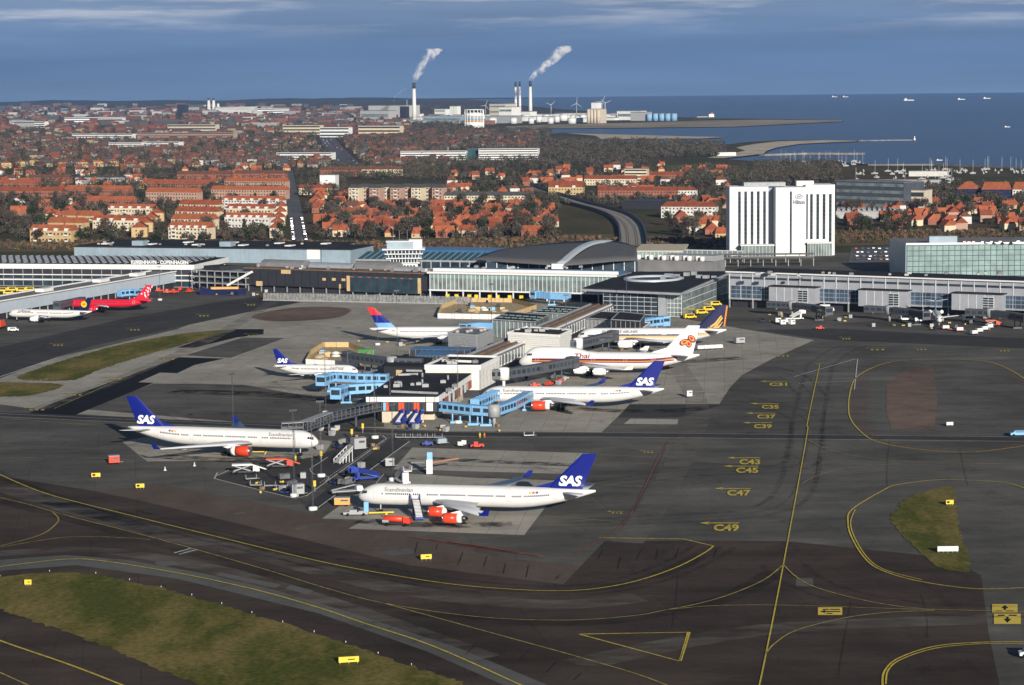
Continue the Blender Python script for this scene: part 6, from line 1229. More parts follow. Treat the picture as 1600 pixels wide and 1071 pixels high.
# ---- loose equipment crowding the stands
rr = random.Random(17); M_tarp = mat('tarpaulin_grey', (.12, .125, .13), .8, noise=.3, nscale=.8); M_pallet = mat('pallet_wood', (.26, .19, .12), .9, noise=.3, nscale=1.0)
KINDS = (('pallet_stack', 'wooden pallet stack'), ('covered_cart', 'dark covered cart'), ('air_container', 'silver air container'), ('wheel_chock_rack', 'yellow chock rack'), ('hose_cart', 'low hose cart'))
def clutter(px, py, k, where):
    c = G(px, py); nm, lb = KINDS[k]; o = empty(nm, (c.x, c.y, .28), rr.uniform(0, 3), lb+' '+where, lb.split()[-1], lb+'s '+where)
    if k == 0: [mk('pallet', MB().box(-.6, .6, -.5, .5, .02+.18*i, .16+.18*i), M_pallet, o) for i in range(5)]
    elif k == 1: mk('bed', MB().box(-1.6, 1.6, -.8, .8, .4, .55), M_dgrey, o); mk('cover', MB().loft([[(x, -.8, .55), (x, .8, .55), (x, .7, 1.7), (x, 0, 1.95), (x, -.7, 1.7)] for x in (-1.55, 1.55)], smooth=False), M_tarp, o); wheels(o, (-1.1, 1.1), (-.6, .6), .24)
    elif k == 2: mk('shell', MB().loft([[(-.75, y, 0), (.4, y, 0), (.95, y, .55), (.95, y, 1.6), (-.75, y, 1.6)] for y in (.8, -.8)], smooth=False), M_vgrey, o); mk('door', MB().box(-.77, -.73, -.7, .7, .1, 1.5), M_mgrey, o)
    elif k == 3: mk('frame', MB().box(-.7, .7, -.3, .3, .1, .2), M_mgrey, o); mk('chock', MB().box(-.6, -.1, -.25, .25, .2, .6), M_yvan, o); mk('chock', MB().box(.1, .6, -.25, .25, .2, .6), M_yvan, o)
    else: mk('bed', MB().box(-1.3, 1.3, -.6, .6, .35, .5), M_vblue, o); mk('hose_reel', MB().lathe([(-.4, .3), (-.4, .55), (.4, .55), (.4, .3)], 12, 'x', (0, 0, 1.05)), M_tyre, o); wheels(o, (-.9, .9), (-.5, .5), .22)
for (x0, x1, y0, y1, n, where) in ((400, 480, 748, 774, 13, 'in the marked equipment bay'), (495, 590, 672, 705, 16, 'below the grey footbridge'), (520, 580, 724, 760, 9, 'along the service lane'), (600, 690, 668, 676, 6, 'against the pier end wall'), (690, 800, 662, 676, 6, 'under the blue columned bridge'), (790, 900, 588, 606, 9, 'below the jumbo'), (600, 690, 575, 600, 5, 'behind the pier end'), (900, 1040, 548, 556, 7, 'between jumbo and striped twin-jet'), (1190, 1330, 490, 506, 14, 'along the long grey pier'), (1340, 1600, 496, 520, 18, 'around the small jet'), (700, 860, 474, 492, 8, 'around the sandy compound'), (310, 420, 456, 464, 8, 'before the dark building'), (560, 660, 535, 546, 6, 'beside the banded fin airliner')):
    for _ in range(n): clutter(rr.uniform(x0, x1), rr.uniform(y0, y1), rr.randrange(5), where)
# ground crew
def person_mesh(m):
    mb = MB(); n = 10
    def limb(pts): mb.loft([[(x+r*cos(2*pi*i/n), y+r*.85*sin(2*pi*i/n), z) for i in range(n)] for x, y, z, r in pts])
    limb([(-.11, .02, .0, .07), (-.11, .0, .45, .075), (-.10, 0, .85, .10), (0, 0, .92, .19), (0, 0, 1.1, .17), (0, 0, 1.35, .20), (0, 0, 1.46, .12), (0, 0, 1.52, .06), (0, -.01, 1.60, .095), (0, -.01, 1.70, .10), (0, 0, 1.80, .04)])
    limb([(.14, -.08, .0, .07), (.13, -.04, .45, .075), (.10, 0, .85, .10), (.05, 0, .95, .1)]); limb([(-.30, -.12, .85, .045), (-.29, -.04, 1.1, .055), (-.2, 0, 1.42, .07)]); limb([(.30, -.14, .88, .045), (.29, -.04, 1.12, .055), (.2, 0, 1.42, .07)])
    return mb
for (px, py, m, lab) in ((750, 686, mat('vest_yellow', (.62, .55, .05), .8), 'person in a yellow vest standing by the service road'), (757, 686, mat('vest_orange', (.60, .20, .03), .8), 'person in an orange vest beside the one in yellow'), (604, 812, mat('vest_yellow', (.62, .55, .05), .8), 'person in a yellow vest under the airliner nose'), (462, 722, mat('vest_yellow', (.62, .55, .05), .8), 'person in a yellow vest by the twin-jet nose wheel')):
    c = G(px, py); mk('person', person_mesh(m), m, label=lab, cat='person', loc=(c.x, c.y, .28), rz=.4)
# ================================================================ the suburb behind the airport
RO = [mat('roof_tile_orange', (.29, .083, .042), .8, noise=.22, nscale=.25), mat('roof_tile_red', (.225, .066, .036), .8, noise=.22, nscale=.25), mat('roof_tile_brown', (.135, .062, .044), .85, noise=.2, nscale=.25), mat('roof_slate', (.075, .078, .078), .8, noise=.2, nscale=.25), mat('roof_tile_bright', (.34, .105, .050), .8, noise=.2, nscale=.25)]
WA = [mat('wall_yellow_brick', (.46, .34, .18), .85, noise=.12, nscale=.3), mat('wall_cream', (.58, .50, .36), .85, noise=.1, nscale=.3), mat('wall_white', (.56, .545, .51), .8, noise=.08, nscale=.3), mat('wall_red_brick', (.26, .11, .075), .85, noise=.15, nscale=.3), mat('wall_grey', (.36, .36, .36), .85, noise=.1, nscale=.3), mat('wall_pink', (.40, .26, .20), .85, noise=.12, nscale=.3)]
M_hwin = mat('house_window', (.035, .040, .048), .2)
M_balc = mat('balcony_white', (.68, .67, .64), .7)
M_twig = mat('bare_twigs', (.076, .060, .045), .95, noise=.4, nscale=.08)
M_twig2 = mat('grey_twigs', (.086, .078, .062), .95, noise=.35, nscale=.08)
M_ever = mat('evergreen_needles', (.030, .044, .020), .95, noise=.4, nscale=.1)
M_bark = mat('bark', (.070, .052, .040), .95)
OCC = []
def free(x, y, r):
    for (a, b, c) in OCC:
        if (a-x)**2+(b-y)**2 < (r+c)**2: return False
    return True
def gable(mb, x0, x1, y0, y1, z0, z1, mi=0, over=.4, hip=0.0, axis='x'):
    if axis == 'y':
        t = MB(); gable(t, y0, y1, x0, x1, z0, z1, mi, over, hip); t.v = [(b, a, c) for a, b, c in t.v]; t.f = [f[::-1] for f in t.f]; mb.add(t.v, t.f, mi); return mb
    ym = (y0+y1)/2; h = hip
    v = [(x0-over, y0-over, z0), (x1+over, y0-over, z0), (x1+over, y1+over, z0), (x0-over, y1+over, z0), (x0-over+h, ym, z1), (x1+over-h, ym, z1)]
    return mb.add(v, [(0, 1, 5, 4), (2, 3, 4, 5), (1, 2, 5), (3, 0, 4), (3, 2, 1, 0)], mi)
def apartment(A, B, depth, eav, rh, wall, roof, label, group='apartment blocks of the suburb', near=True, dorm=0, balc=True, hip=0.0, chim=2):
    S = Site('apartment_block', A, B, label, 'apartment block', group); L = S.L
    for k in range(max(1, int(L/12))): p = S.a+Vector((cos(S.ang), sin(S.ang), 0))*(L*(k+.5)/max(1, int(L/12)))+Vector((-sin(S.ang), cos(S.ang), 0))*depth/2; OCC.append((p.x, p.y, max(8, depth*.7)))
    w = MB().box(0, L, 0, depth, 0, eav)
    if not hip: w.add([(0, 0, eav), (0, depth, eav), (0, depth/2, eav+rh-.15)], [(0, 2, 1)]); w.add([(L, 0, eav), (L, depth, eav), (L, depth/2, eav+rh-.15)], [(0, 1, 2)])
    S.part('wall', w, wall); ro = S.part('roof', gable(MB(), 0, L, 0, depth, eav, eav+rh, hip=hip), roof)
    fl = max(1, int(eav/2.9)); n = max(3, int(L/3.0)); px = L/n; fh = eav/fl
    if near:
        for f in range(fl):
            for i in range(n):
                if balc and i % 4 == 1: continue
                if not hasattr(apartment, 'wm'): apartment.wm = MB().box(-.65, .65, -.06, .05, 0, 1.35).mesh('window', [M_hwin])
                mk('window', apartment.wm, None, S.o, loc=((i+.5)*px, 0, f*fh+.95))
        if balc:
            for f in range(fl):
                for i in range(1, n, 4):
                    if not hasattr(apartment, 'bm'): b = MB().box(-1.5, 1.5, -1.3, 0, 0, 1.0); apartment.bm = b.mesh('balcony', [M_balc]); apartment.dm = MB().box(-1.2, 1.2, -.07, .03, 0, 1.2).mesh('balcony_door', [M_hwin])
                    o = mk('balcony', apartment.bm, None, S.o, loc=((i+.5)*px, 0, f*fh+.3)); mk('balcony_door', apartment.dm, None, o, loc=(0, 0, 1.05))
    else:
        wm = MB()
        for f in range(fl):
            for i in range(n): wm.box((i+.25)*px, (i+.75)*px, -.06, .05, f*fh+.9, f*fh+2.2)
        S.part('window_rows', wm, M_hwin, kind='stuff')
    for k in range(dorm):
        x = L*(k+.5)/dorm; d = mk('dormer', MB().box(x-1.5, x+1.5, -.3, depth*.3, eav-.6, eav+1.7), M_balc, ro); mk('dormer_roof', gable(MB(), x-1.5, x+1.5, -.4, depth*.32, eav+1.7, eav+3.0, over=.2, axis='y'), roof, ro)
    for k in range(chim): x = L*(k+.5)/chim; mk('chimney', MB().box(x-.5, x+.5, depth/2-.5, depth/2+.5, eav+rh-.8, eav+rh+1.3), WA[3], ro)
    return S
# front rows of the orange roofed estate
ap_specs = [
 ((47, 378), (112, 379), 11, 8.6, 4.0, 0, 4, 4, 'yellow brick block with balconies at the end of the orange roofed estate'), ((74, 365), (128, 366), 11, 8.6, 4, 0, 4, 0, 'second orange roofed block stepped behind the yellow end block'), ((98, 353), (150, 354), 11, 8.6, 4, 0, 4, 0, 'third orange roofed block stepped behind the yellow end block'),
 ((145, 361), (222, 362), 10, 8.6, 3.6, 1, 0, 4, 'cream block with white balconies above the lawn'), ((169, 340), (238, 341), 10, 8.4, 3.6, 1, 4, 5, 'cream block with dormers behind the lawn block'),
 ((263, 374), (325, 375), 12, 8.8, 4.2, 1, 4, 5, 'cream fronted block with white dormers and a deep orange roof'), ((268, 360), (331, 361), 12, 8.8, 4.2, 1, 4, 0, 'orange roof directly behind the deep dormered block'), ((274, 347), (336, 348), 12, 8.8, 4.2, 1, 0, 0, 'orange roof two rows behind the deep dormered block'), ((280, 335), (338, 336), 12, 8.8, 4.2, 1, 0, 0, 'orange roof three rows behind the deep dormered block'),
 ((351, 356), (420, 357), 10, 8.6, 3.6, 2, 4, 6, 'white fronted block with dormers beside the avenue'), ((354, 341), (423, 342), 10, 8.6, 3.6, 1, 0, 5, 'cream block behind the white fronted block'), ((347, 328), (440, 329), 10, 9.0, 3.8, 2, 4, 7, 'long white gabled block behind the avenue blocks'),
 ((330, 311), (446, 312), 10, 9.4, 3.8, 5, 4, 0, 'long pink walled block with bright orange roof'), ((228, 317), (308, 318), 11, 10.5, 4.4, 5, 4, 0, 'tall pink block with balconies and orange roof'), ((351, 296), (446, 297), 10, 9, 3.8, 5, 4, 0, 'orange roofed block at the back of the estate'), ((230, 299), (330, 300), 10, 9, 4, 3, 0, 0, 'brick block with orange roof at the back of the estate'),
 ((115, 324), (206, 325), 10, 7.0, 3.8, 3, 4, 0, 'low brick block with orange roof beside the dark trees'), ((0, 311), (96, 311), 11, 8, 4.2, 3, 1, 0, 'brick block with red roof at the end of the long row'), ((102, 308), (200, 309), 11, 8, 4.2, 3, 4, 0, 'brick block with orange roof in the long row'), ((-20, 298), (60, 298), 11, 8, 4, 3, 0, 0, 'brick block behind the long row'),
 ((277, 283), (360, 283), 10, 8, 4, 3, 2, 0, 'brown roofed block above the orange estate'), ((366, 282), (446, 282), 10, 8, 4, 3, 2, 0, 'brown roofed block beside the head of the avenue'), ((44, 287), (108, 287), 10, 7, 3.6, 3, 2, 0, 'brown roofed block among dark trees'), ((118, 287), (192, 287), 12, 7, 2.2, 4, 3, 0, 'slate roofed block among dark trees'),
 ((467, 305), (516, 305), 10, 7, 3.4, 1, 1, 0, 'cream block with red roof across the avenue'), ((500, 276), (560, 276), 11, 8, 4, 3, 2, 0, 'brown roofed block beside the white tower block'), ((562, 275), (626, 275), 11, 8, 4, 1, 2, 0, 'brown roofed cream block behind the grey slab'),
 ((857, 305), (910, 305), 13, 8, 6, 0, 1, 2, 'big yellow house with steep red roof by the railway'), ((913, 290), (993, 290), 11, 7, 4, 1, 1, 0, 'long cream block with red roof near the beach wood'), ((934, 309), (1060, 309), 12, 7, 3.6, 3, 1, 0, 'very long red brick block beside the dark hall'), ((1000, 283), (1066, 283), 11, 7, 3.6, 3, 1, 0, 'red roofed block behind the long brick block'),
 ((1033, 341), (1118, 341.5), 13, 9.5, 4.2, 2, 1, 0, 'white block with red hipped roof beside the hotel'), ((1040, 309), (1088, 309), 11, 7, 3.4, 2, 1, 0, 'white walled block with red roof behind the hipped block')]
for (A, B, dp, ev, rh, wa, ro_, dm, lab) in ap_specs:
    apartment(A, B, dp, ev, rh, WA[wa], RO[ro_], lab, near=(A[1] > 300), dorm=dm, balc=wa in (0, 1, 2, 5) and A[1] > 320, hip=(4.0 if 'hipped' in lab else 0))
# blocks running away from the viewer: gable ends in view
def gable_row(A, n, step, lab, wall, roof, w=12, eav=7.5, rh=4.2):
    for i in range(n):
        a = G(A[0]+i*step[0], A[1]+i*step[1]); o = empty('gabled_house', (a.x, a.y, 0), .08, lab, 'house', 'gabled terrace houses'); OCC.append((a.x, a.y+6, 11))
        wb = MB().box(-w/2, w/2, 0, 15, 0, eav); wb.add([(-w/2, 0, eav), (w/2, 0, eav), (0, 0, eav+rh-.1)], [(0, 1, 2)]); mk('wall', wb, wall, o); mk('roof', gable(MB(), -w/2, w/2, 0, 15, eav, eav+rh, axis='y'), roof, o)
        repeat(MB().box(-.5, .5, -.06, .04, 0, 1.3), 'window', M_hwin, o, [(x, 0, z) for x in (-2.4, 2.4) for z in (1.2, 4.4)]+[(0, 0, 8.0)]); mk('chimney', MB().box(-.5, .5, 5, 6, eav+rh-.6, eav+rh+1.2), WA[3], o)
gable_row((218, 371), 4, (9, -8), 'gabled yellow end house in the terrace stepping back beside the lawn', WA[0], RO[1]); gable_row((432, 372), 5, (2.0, -9), 'gabled cream end house in the terrace along the avenue', WA[1], RO[1], w=10)
gable_row((10, 263), 4, (22, -2), 'gabled cream house in the row beyond the estate', WA[0], RO[2], 14); gable_row((130, 262), 4, (24, -1), 'gabled yellow house in the row beyond the brown roofs', WA[0], RO[1], 14); gable_row((310, 259), 4, (28, -.5), 'gabled white house with slate roof above the estate', WA[2], RO[3], 14)
# grey slab of flats with stepped fronts
for i in range(9):
    x0 = 545+i*16.3; apartment((x0, 322-(i % 2)*1.2), (x0+15.6, 322.2-(i % 2)*1.2), 11, 17.0, 3.2, WA[5] if i % 3 else WA[1], RO[3], 'tall stepped section of the pink and white slab of flats', 'sections of the tall slab of flats', near=True, balc=True, chim=0)
for i in range(6): x0 = 694+i*21; apartment((x0, 322), (x0+20, 322), 11, 9.5, 3.6, WA[1], RO[3], 'lower slate roofed section beyond the tall slab of flats', 'sections of the low slab of flats', near=False, chim=1)
# single landmark buildings
def block(A, B, dp, H, m, label, name='office_block', cat='office building', bands=0, mband=None, roofm=None, win=None):
    S = Site(name, A, B, label, cat); S.box('wall', 0, S.L, 0, dp, 0, H, m); S.box('roof', -.3, S.L+.3, -.3, dp+.3, H, H+.5, roofm or M_roofg)
    for k in range(bands): S.box('window_band', .5, S.L-.5, -.12, .1, (k+.35)*H/bands, (k+.8)*H/bands, mband or M_hwin)
    p = S.a+Vector((cos(S.ang)*S.L/2, sin(S.ang)*S.L/2+dp/2, 0)); OCC.append((p.x, p.y, max(S.L*.5, 10))); return S
block((626, 251), (728, 250.5), 18, 14, M_conw, 'long low white office wing with ribbon windows', bands=4); block((748, 250.5), (841, 250), 18, 17, M_conw, 'taller white office wing with ribbon windows', bands=5); block((729, 250), (747, 250), 16, 16, M_teal, 'dark green glass link between the white office wings')
block((500, 297), (524, 297), 14, 16, M_conw, 'plain white tower block beside the avenue', 'tower_block', 'tower block'); block((976, 285), (1011, 285), 14, 15, WA[1], 'beige flat roofed tower block by the wood', 'tower_block', 'tower block', bands=4)
block((972, 327), (1034, 328), 40, 7, M_dclad, 'low dark hall with striped roof beside the railway', 'dark_hall', 'hall', roofm=M_dclad)
block((1306, 325), (1412, 329), 30, 24, mat('factory_slate', (.060, .068, .088), .5, noise=.2, nscale=.2), 'dark slate factory block behind the hotel', 'factory_block', 'factory', bands=4, mband=M_glasst); block((1414, 328), (1444, 328.5), 22, 17, M_beige, 'tan end tower of the dark factory', 'factory_tower', 'factory', bands=2)
S = block((1306, 342), (1408, 342), 28, 6, WA[4], 'grey sawtooth workshop in front of the dark factory', 'workshop', 'workshop'); repeat(MB().add([(0, 0, 6.5), (3.2, 0, 6.5), (0, 0, 8.4), (0, 26, 6.5), (3.2, 26, 6.5), (0, 26, 8.4)], [(0, 1, 2), (3, 5, 4), (1, 4, 5, 2), (0, 2, 5, 3)]), 'sawtooth_roof', M_mgrey, S.o, [(1+i*4.2, 0, 0) for i in range(int(S.L/4.2))])
for (A, B, lab) in (((1495, 307), (1532, 307), 'orange hipped pavilion at the marina road'), ((1534, 308), (1580, 308), 'long orange roofed hall at the marina road'), ((1582, 308), (1640, 308), 'orange roofed hall with white walls at the marina road')): apartment(A, B, 22, 7, 7, WA[2] if 'white' in lab else M_navy, RO[4], lab, near=False, hip=9 if 'hipped' in lab else 3, chim=0)
for (A, B, H, m, lab) in (((170, 232), (221, 232), 11, M_conw, 'long white row of flats among small houses'), ((228, 232), (280, 232), 12, M_conw, 'white row of flats next to the long white row'), ((113, 218), (207, 218), 12, M_conw, 'very long white block in the middle distance'), ((432, 250), (518, 250), 11, M_conw, 'white terrace beside the motorway'), ((262, 209), (337, 209), 22, M_beige, 'large cream works hall in the distance'), ((214, 218), (365, 218), 14, WA[5], 'long pink brick block in the distance'), ((442, 211), (500, 211), 22, WA[1], 'beige slab of flats in the distance'), ((101, 194), (196, 193), 20, M_conw, 'long pale hall far across the suburb'), ((500, 215), (545, 215), 22, M_conw, 'white block near the motorway head'), ((337, 179), (402, 178), 30, M_conw, 'bright white row of flats near the horizon'), ((402, 180), (452, 179), 26, M_conw, 'tall white slab near the horizon'), ((277, 179), (290, 179), 42, M_dclad, 'dark blue tower near the horizon'), ((20, 200), (70, 200), 18, M_conw, 'pale hall at the far edge of the suburb'), ((560, 214), (625, 214), 24, WA[1], 'cream slab of flats before the power station')):
    block(A, B, 18, H, m, lab, 'far_block', 'block of flats', bands=3 if H < 30 else 6)
# individual small houses
def house_proto(k):
    r = random.Random(40+k); w, d, e, h = [(11, 8.5, 4.6, 4.2), (9, 9, 5.4, 4.4), (14, 9, 4.2, 4.6), (10, 8, 3.2, 4.6), (12, 10, 5.8, 4.0), (8, 11, 4.8, 5.0)][k]
    o = empty('house', (0, 0, 0), 0, 'small detached house', 'house', 'small houses of the suburb'); wl = WA[[1, 5, 3, 0, 2, 3][k]]; rf = RO[[0, 1, 4, 0, 2, 1][k]]
    wb = MB().box(-w/2, w/2, -d/2, d/2, 0, e); hp_ = [0, 0, 0, 2.5, 3, 0][k]
    if not hp_: wb.add([(-w/2, -d/2, e), (-w/2, d/2, e), (-w/2, 0, e+h-.2)], [(0, 2, 1)]); wb.add([(w/2, -d/2, e), (w/2, d/2, e), (w/2, 0, e+h-.2)], [(0, 1, 2)])
    mk('wall', wb, wl, o); ro = mk('roof', gable(MB(), -w/2, w/2, -d/2, d/2, e, e+h, hip=hp_), rf, o); mk('chimney', MB().box(w*.15, w*.15+.9, -.4, .5, e+h-.9, e+h+1.2), WA[3], ro)
    if k in (0, 2): mk('wing', MB().box(-w*.1, w*.25, -d/2-2.5, 0, 0, e+.4), wl, o); mk('wing_roof', gable(MB(), -w*.1, w*.25, -d/2-2.5, 0, e+.4, e+h*.8, over=.3, axis='y'), rf, o)
    repeat(MB().box(-.6, .6, -.06, .05, 0, 1.3), 'window', M_hwin, o, [(x*w, -d/2, 1.2) for x in (-.33, .38)]); repeat(MB().box(-.05, .06, -.6, .6, 0, 1.3), 'side_window', M_hwin, o, [(w/2, 0, 1.4)])
    return o
PROTO = [house_proto(k) for k in range(6)]; used = [False]*6; NH = [0]
HLAB = ['cream house with orange roof and front wing', 'pink house with red roof', 'long brick house with bright orange roof and front wing', 'low yellow house with hipped orange roof', 'white house with hipped brown roof', 'narrow brick house with red roof']
def place_house(x, y, rz, where, rnd):
    k = rnd.choice([0, 0, 1, 2, 3, 3, 4, 5]); lab = HLAB[k]+' '+where; NH[0] += 1
    if not used[k]: used[k] = True; o = PROTO[k]; o.location = (x, y, 0); o.rotation_euler = (0, 0, rz); o['label'] = lab
    else: copy_tree(PROTO[k], None, (x, y, 0), rz, lab)
def scatter(px0, px1, py0, py1, n, where, gap, seed, fn, rr_=9.0, tries=40):
    r = random.Random(seed); c = 0
    for _ in range(n*tries):
        if c >= n: break
        px, py = r.uniform(px0, px1), r.uniform(py0, py1); g = G(px, py)
        if not free(g.x, g.y, gap): continue
        OCC.append((g.x, g.y, rr_)); fn(g.x, g.y, r); c += 1
    return c
# streets first so that nothing is built on them
M_street = asphalt('street_asphalt', (.13, .13, .135), .15)
def street(pix, w, label, name='street', z=.30, m=None):
    pts = smooth_path([Gxy(*p) for p in pix], 6); mk(name, strip(pts, w, z=z), m or M_street, kind='structure', label=label)
    for p in resample(pts, 10.0): OCC.append((p[0], p[1], w*.6+2))
    return pts
av = street([(468, 376), (464, 350), (459, 320), (453, 288), (450, 268)], 13, 'grey avenue running straight through the suburb')
mw = street([(552, 262), (538, 250), (522, 232), (512, 218), (505, 208)], 34, 'motorway climbing away across the suburb', 'motorway')
street([(520, 372), (640, 366), (760, 364), (860, 366)], 6, 'narrow lane behind the first houses'); street([(560, 345), (700, 343), (850, 340)], 5, 'narrow lane between the small houses')
# railway on its ballast, sunk between dark walls
rl = [(990, 384), (988, 366), (983, 352), (968, 339), (940, 329), (905, 320), (870, 309), (840, 300), (822, 293)]
rpts = street(rl, 17, 'railway bed curving away between dark walls', 'railway_bed', .35, mat('ballast', (.30, .28, .25), .95, noise=.25, nscale=.4))
for s in (-1, 1):
    mbw = MB(); P = [Vector((*p, 0)) for p in rpts]
    for i in range(len(P)-1):
        d = (P[i+1]-P[i]).normalized(); nn = Vector((-d.y, d.x, 0))*9.5*s; mbw.bar(tuple(P[i]+nn+Vector((0, 0, 1.6))), tuple(P[i+1]+nn+Vector((0, 0, 1.6))), 1.2, 3.2)
    mk('retaining_wall', mbw, M_dclad, label='dark retaining wall along the %s of the railway' % ('seaward side' if s < 0 else 'landward side'), cat='wall')
for off in (-4.6, -3.2, 1.8, 3.2):
    mbr = strip([(p[0]+off, p[1]) for p in rpts], .3, z=.55); mk('rail', mbr, M_rust, label='rusty steel rail', kind='structure')
F = 'in the suburb'
scatter(520, 868, 326, 372, 92, '', 7.2, 1, lambda x, y, r: place_house(x, y, r.choice([.1, .1, 1.67, -.4])+r.uniform(-.1, .1), 'between slab of flats and airport', r), 6.5)
scatter(700, 870, 272, 312, 26, '', 9, 2, lambda x, y, r: place_house(x, y, r.choice([.1, 1.6])+r.uniform(-.2, .2), 'behind the slab of flats', r), 8)
scatter(1040, 1140, 318, 372, 18, '', 7.5, 3, lambda x, y, r: place_house(x, y, r.choice([.1, 1.6])+r.uniform(-.2, .2), 'beside the white hotel', r), 7)
scatter(1310, 1610, 322, 362, 40, '', 8, 4, lambda x, y, r: place_house(x, y, r.choice([.1, 1.6])+r.uniform(-.2, .2), 'between dark factory and glass block', r), 7)
scatter(470, 545, 300, 372, 18, '', 8, 5, lambda x, y, r: place_house(x, y, r.choice([.1, 1.6])+r.uniform(-.2, .2), 'along the avenue', r), 7)
scatter(-10, 120, 318, 350, 10, '', 8, 6, lambda x, y, r: place_house(x, y, r.choice([.1, 1.6])+r.uniform(-.2, .2), 'behind the yellow end block', r), 7)
scatter(860, 1140, 262, 305, 36, '', 9, 7, lambda x, y, r: place_house(x, y, r.choice([.1, 1.6])+r.uniform(-.2, .2), 'near the beach wood', r), 8)
scatter(-10, 450, 264, 300, 50, '', 10, 8, lambda x, y, r: place_house(x, y, r.choice([.1, 1.6])+r.uniform(-.2, .2), 'above the orange roofed estate', r), 8)
# the carpet of small houses farther off
FR_ = [mat('hazed_roof_%s' % n_, c_, .85) for n_, c_ in (('rust', (.19, .070, .045)), ('brick', (.15, .062, .046)), ('umber', (.105, .058, .046)), ('grey', (.070, .072, .075)), ('red', (.22, .075, .045)))]  # distance haze painted in: roofs and walls here darker and more muted
FW_ = [mat('hazed_wall_%s' % n_, c_, .85) for n_, c_ in (('buff', (.30, .24, .15)), ('grey', (.25, .25, .25)), ('brick', (.17, .085, .065)))]
def far_houses(px0, px1, py0, py1, n, seed, label, big=1.0):
    r = random.Random(seed); mb = MB()
    for _ in range(n):
        py = 132+(py0-132)*((py1-132)/(py0-132))**r.random(); px = r.uniform(px0, px1); g = G(px, py)
        if not free(g.x, g.y, 2): continue
        w, d, e, h = r.uniform(8, 16)*big, r.uniform(8, 10)*big, r.uniform(3.5, 7)*big, r.uniform(3, 5)*big; a = r.choice([0, 0, 1.57])+r.uniform(-.3, .3)
        t = MB(); mi = r.choice([0, 0, 1, 2]); t.box(-w/2, w/2, -d/2, d/2, 0, e, 5+r.randrange(3))
        if r.random() < .85: gable(t, -w/2, w/2, -d/2, d/2, e, e+h, r.choice([0, 1, 1, 2, 2, 2, 3]))
        t.xf(M4((g.x, g.y, 0), a)); o = len(mb.v); mb.v += t.v; mb.f += [tuple(i+o for i in f) for f in t.f]; mb.m += t.m; mb.smooth += t.smooth
    mk('small_houses', mb, FR_+FW_, kind='stuff', label=label)
far_houses(-30, 700, 262, 212, 800, 21, 'carpet of small red roofed houses beyond the estate'); far_houses(540, 840, 232, 207, 260, 22, 'small houses spread before the power station'); far_houses(-60, 640, 214, 172, 620, 23, 'distant roofs of the city', 1.6)
def far_blocks(n, seed):
    r = random.Random(seed); mb = MB()
    for _ in range(n):
        py = 132+(70)*((165-132)/70)**r.random(); px = r.uniform(-60, 555); g = G(px, py); w, d, e = r.uniform(20, 80), r.uniform(14, 40), r.uniform(8, 20)
        t = MB().box(-w/2, w/2, -d/2, d/2, 0, e, r.choice([0, 1, 2, 3, 3, 4])).xf(M4((g.x, g.y, 0), r.uniform(-.3, .3))); o = len(mb.v); mb.v += t.v; mb.f += [tuple(i+o for i in f) for f in t.f]; mb.m += t.m; mb.smooth += t.smooth
    mk('city_blocks', mb, [FW_[1], WA[4], FW_[2], FR_[3], FR_[2]], kind='stuff', label='distant halls and blocks of the city below the horizon')
far_blocks(260, 24)

# ---- trees: bare winter crowns and a few evergreens
def crown(mb, c, rx, rz, n, r, mi=0, size=.5, solid=.35):
    for _ in range(n):
        u = r.random()**solid; th = r.uniform(0, 2*pi); ph = math.acos(r.uniform(-.75, 1)); q = Vector((rx*u*sin(ph)*cos(th), rx*u*sin(ph)*sin(th), rz*u*cos(ph)))
        q *= 1+.25*sin(3*th+c[0])*sin(2*ph); p = Vector(c)+q; s = size*r.uniform(.6, 1.5)
        a = Vector((r.gauss(0, 1), r.gauss(0, 1), r.gauss(.6, 1))).normalized()*s; b = Vector((r.gauss(0, 1), r.gauss(0, 1), r.gauss(0, 1))).normalized()*s*.6
        mb.add([p-a-b*.5, p+a-b*.3, p+b], [(0, 1, 2)], mi)
def tree_proto(k):
    r = random.Random(60+k); o = empty('bare_tree', (0, 0, 0), 0, 'bare brown winter tree', 'tree', 'bare trees of the suburb'); h = [9, 11, 8, 10, 7][k]; t = MB(); t.tube((0, 0, 0), (.2, .1, h*.5), .32, .2, 7)
    for j in range(7):
        a = r.uniform(0, 2*pi); z0 = h*r.uniform(.25, .5); e = Vector((cos(a)*h*.28, sin(a)*h*.28, z0+h*r.uniform(.25, .42))); t.tube((.1, .05, z0), tuple(e), .14, .04, 5)
    mk('trunk', t, M_bark, o); c = MB(); m = [M_twig, M_twig2, M_twig, M_ever, M_ever][k]
    if k == 4: [crown(c, (0, 0, h*(.25+.14*j)), h*(.24-.04*j), h*.14, 90, r, 0, .55, .6) for j in range(5)]
    else:
        crown(c, (0, 0, h*.62), h*.36, h*.36, 260, r, 0, .55, .5)
        for j in range(5): a = r.uniform(0, 2*pi); crown(c, (cos(a)*h*.22, sin(a)*h*.22, h*r.uniform(.5, .8)), h*.2, h*.18, 60, r, 0, .5, .5)
    mk('crown', c, m, o)
    if k >= 3: o.name = 'evergreen_tree'; o['label'] = 'dark evergreen tree'; o['group'] = 'evergreen trees of the suburb'
    return o
TP = [tree_proto(k) for k in range(5)]; tused = [False]*5; TLAB = ['broad bare brown tree', 'tall bare grey-brown tree', 'small bare brown tree', 'dark rounded evergreen tree', 'dark pointed conifer']; NT = [0]
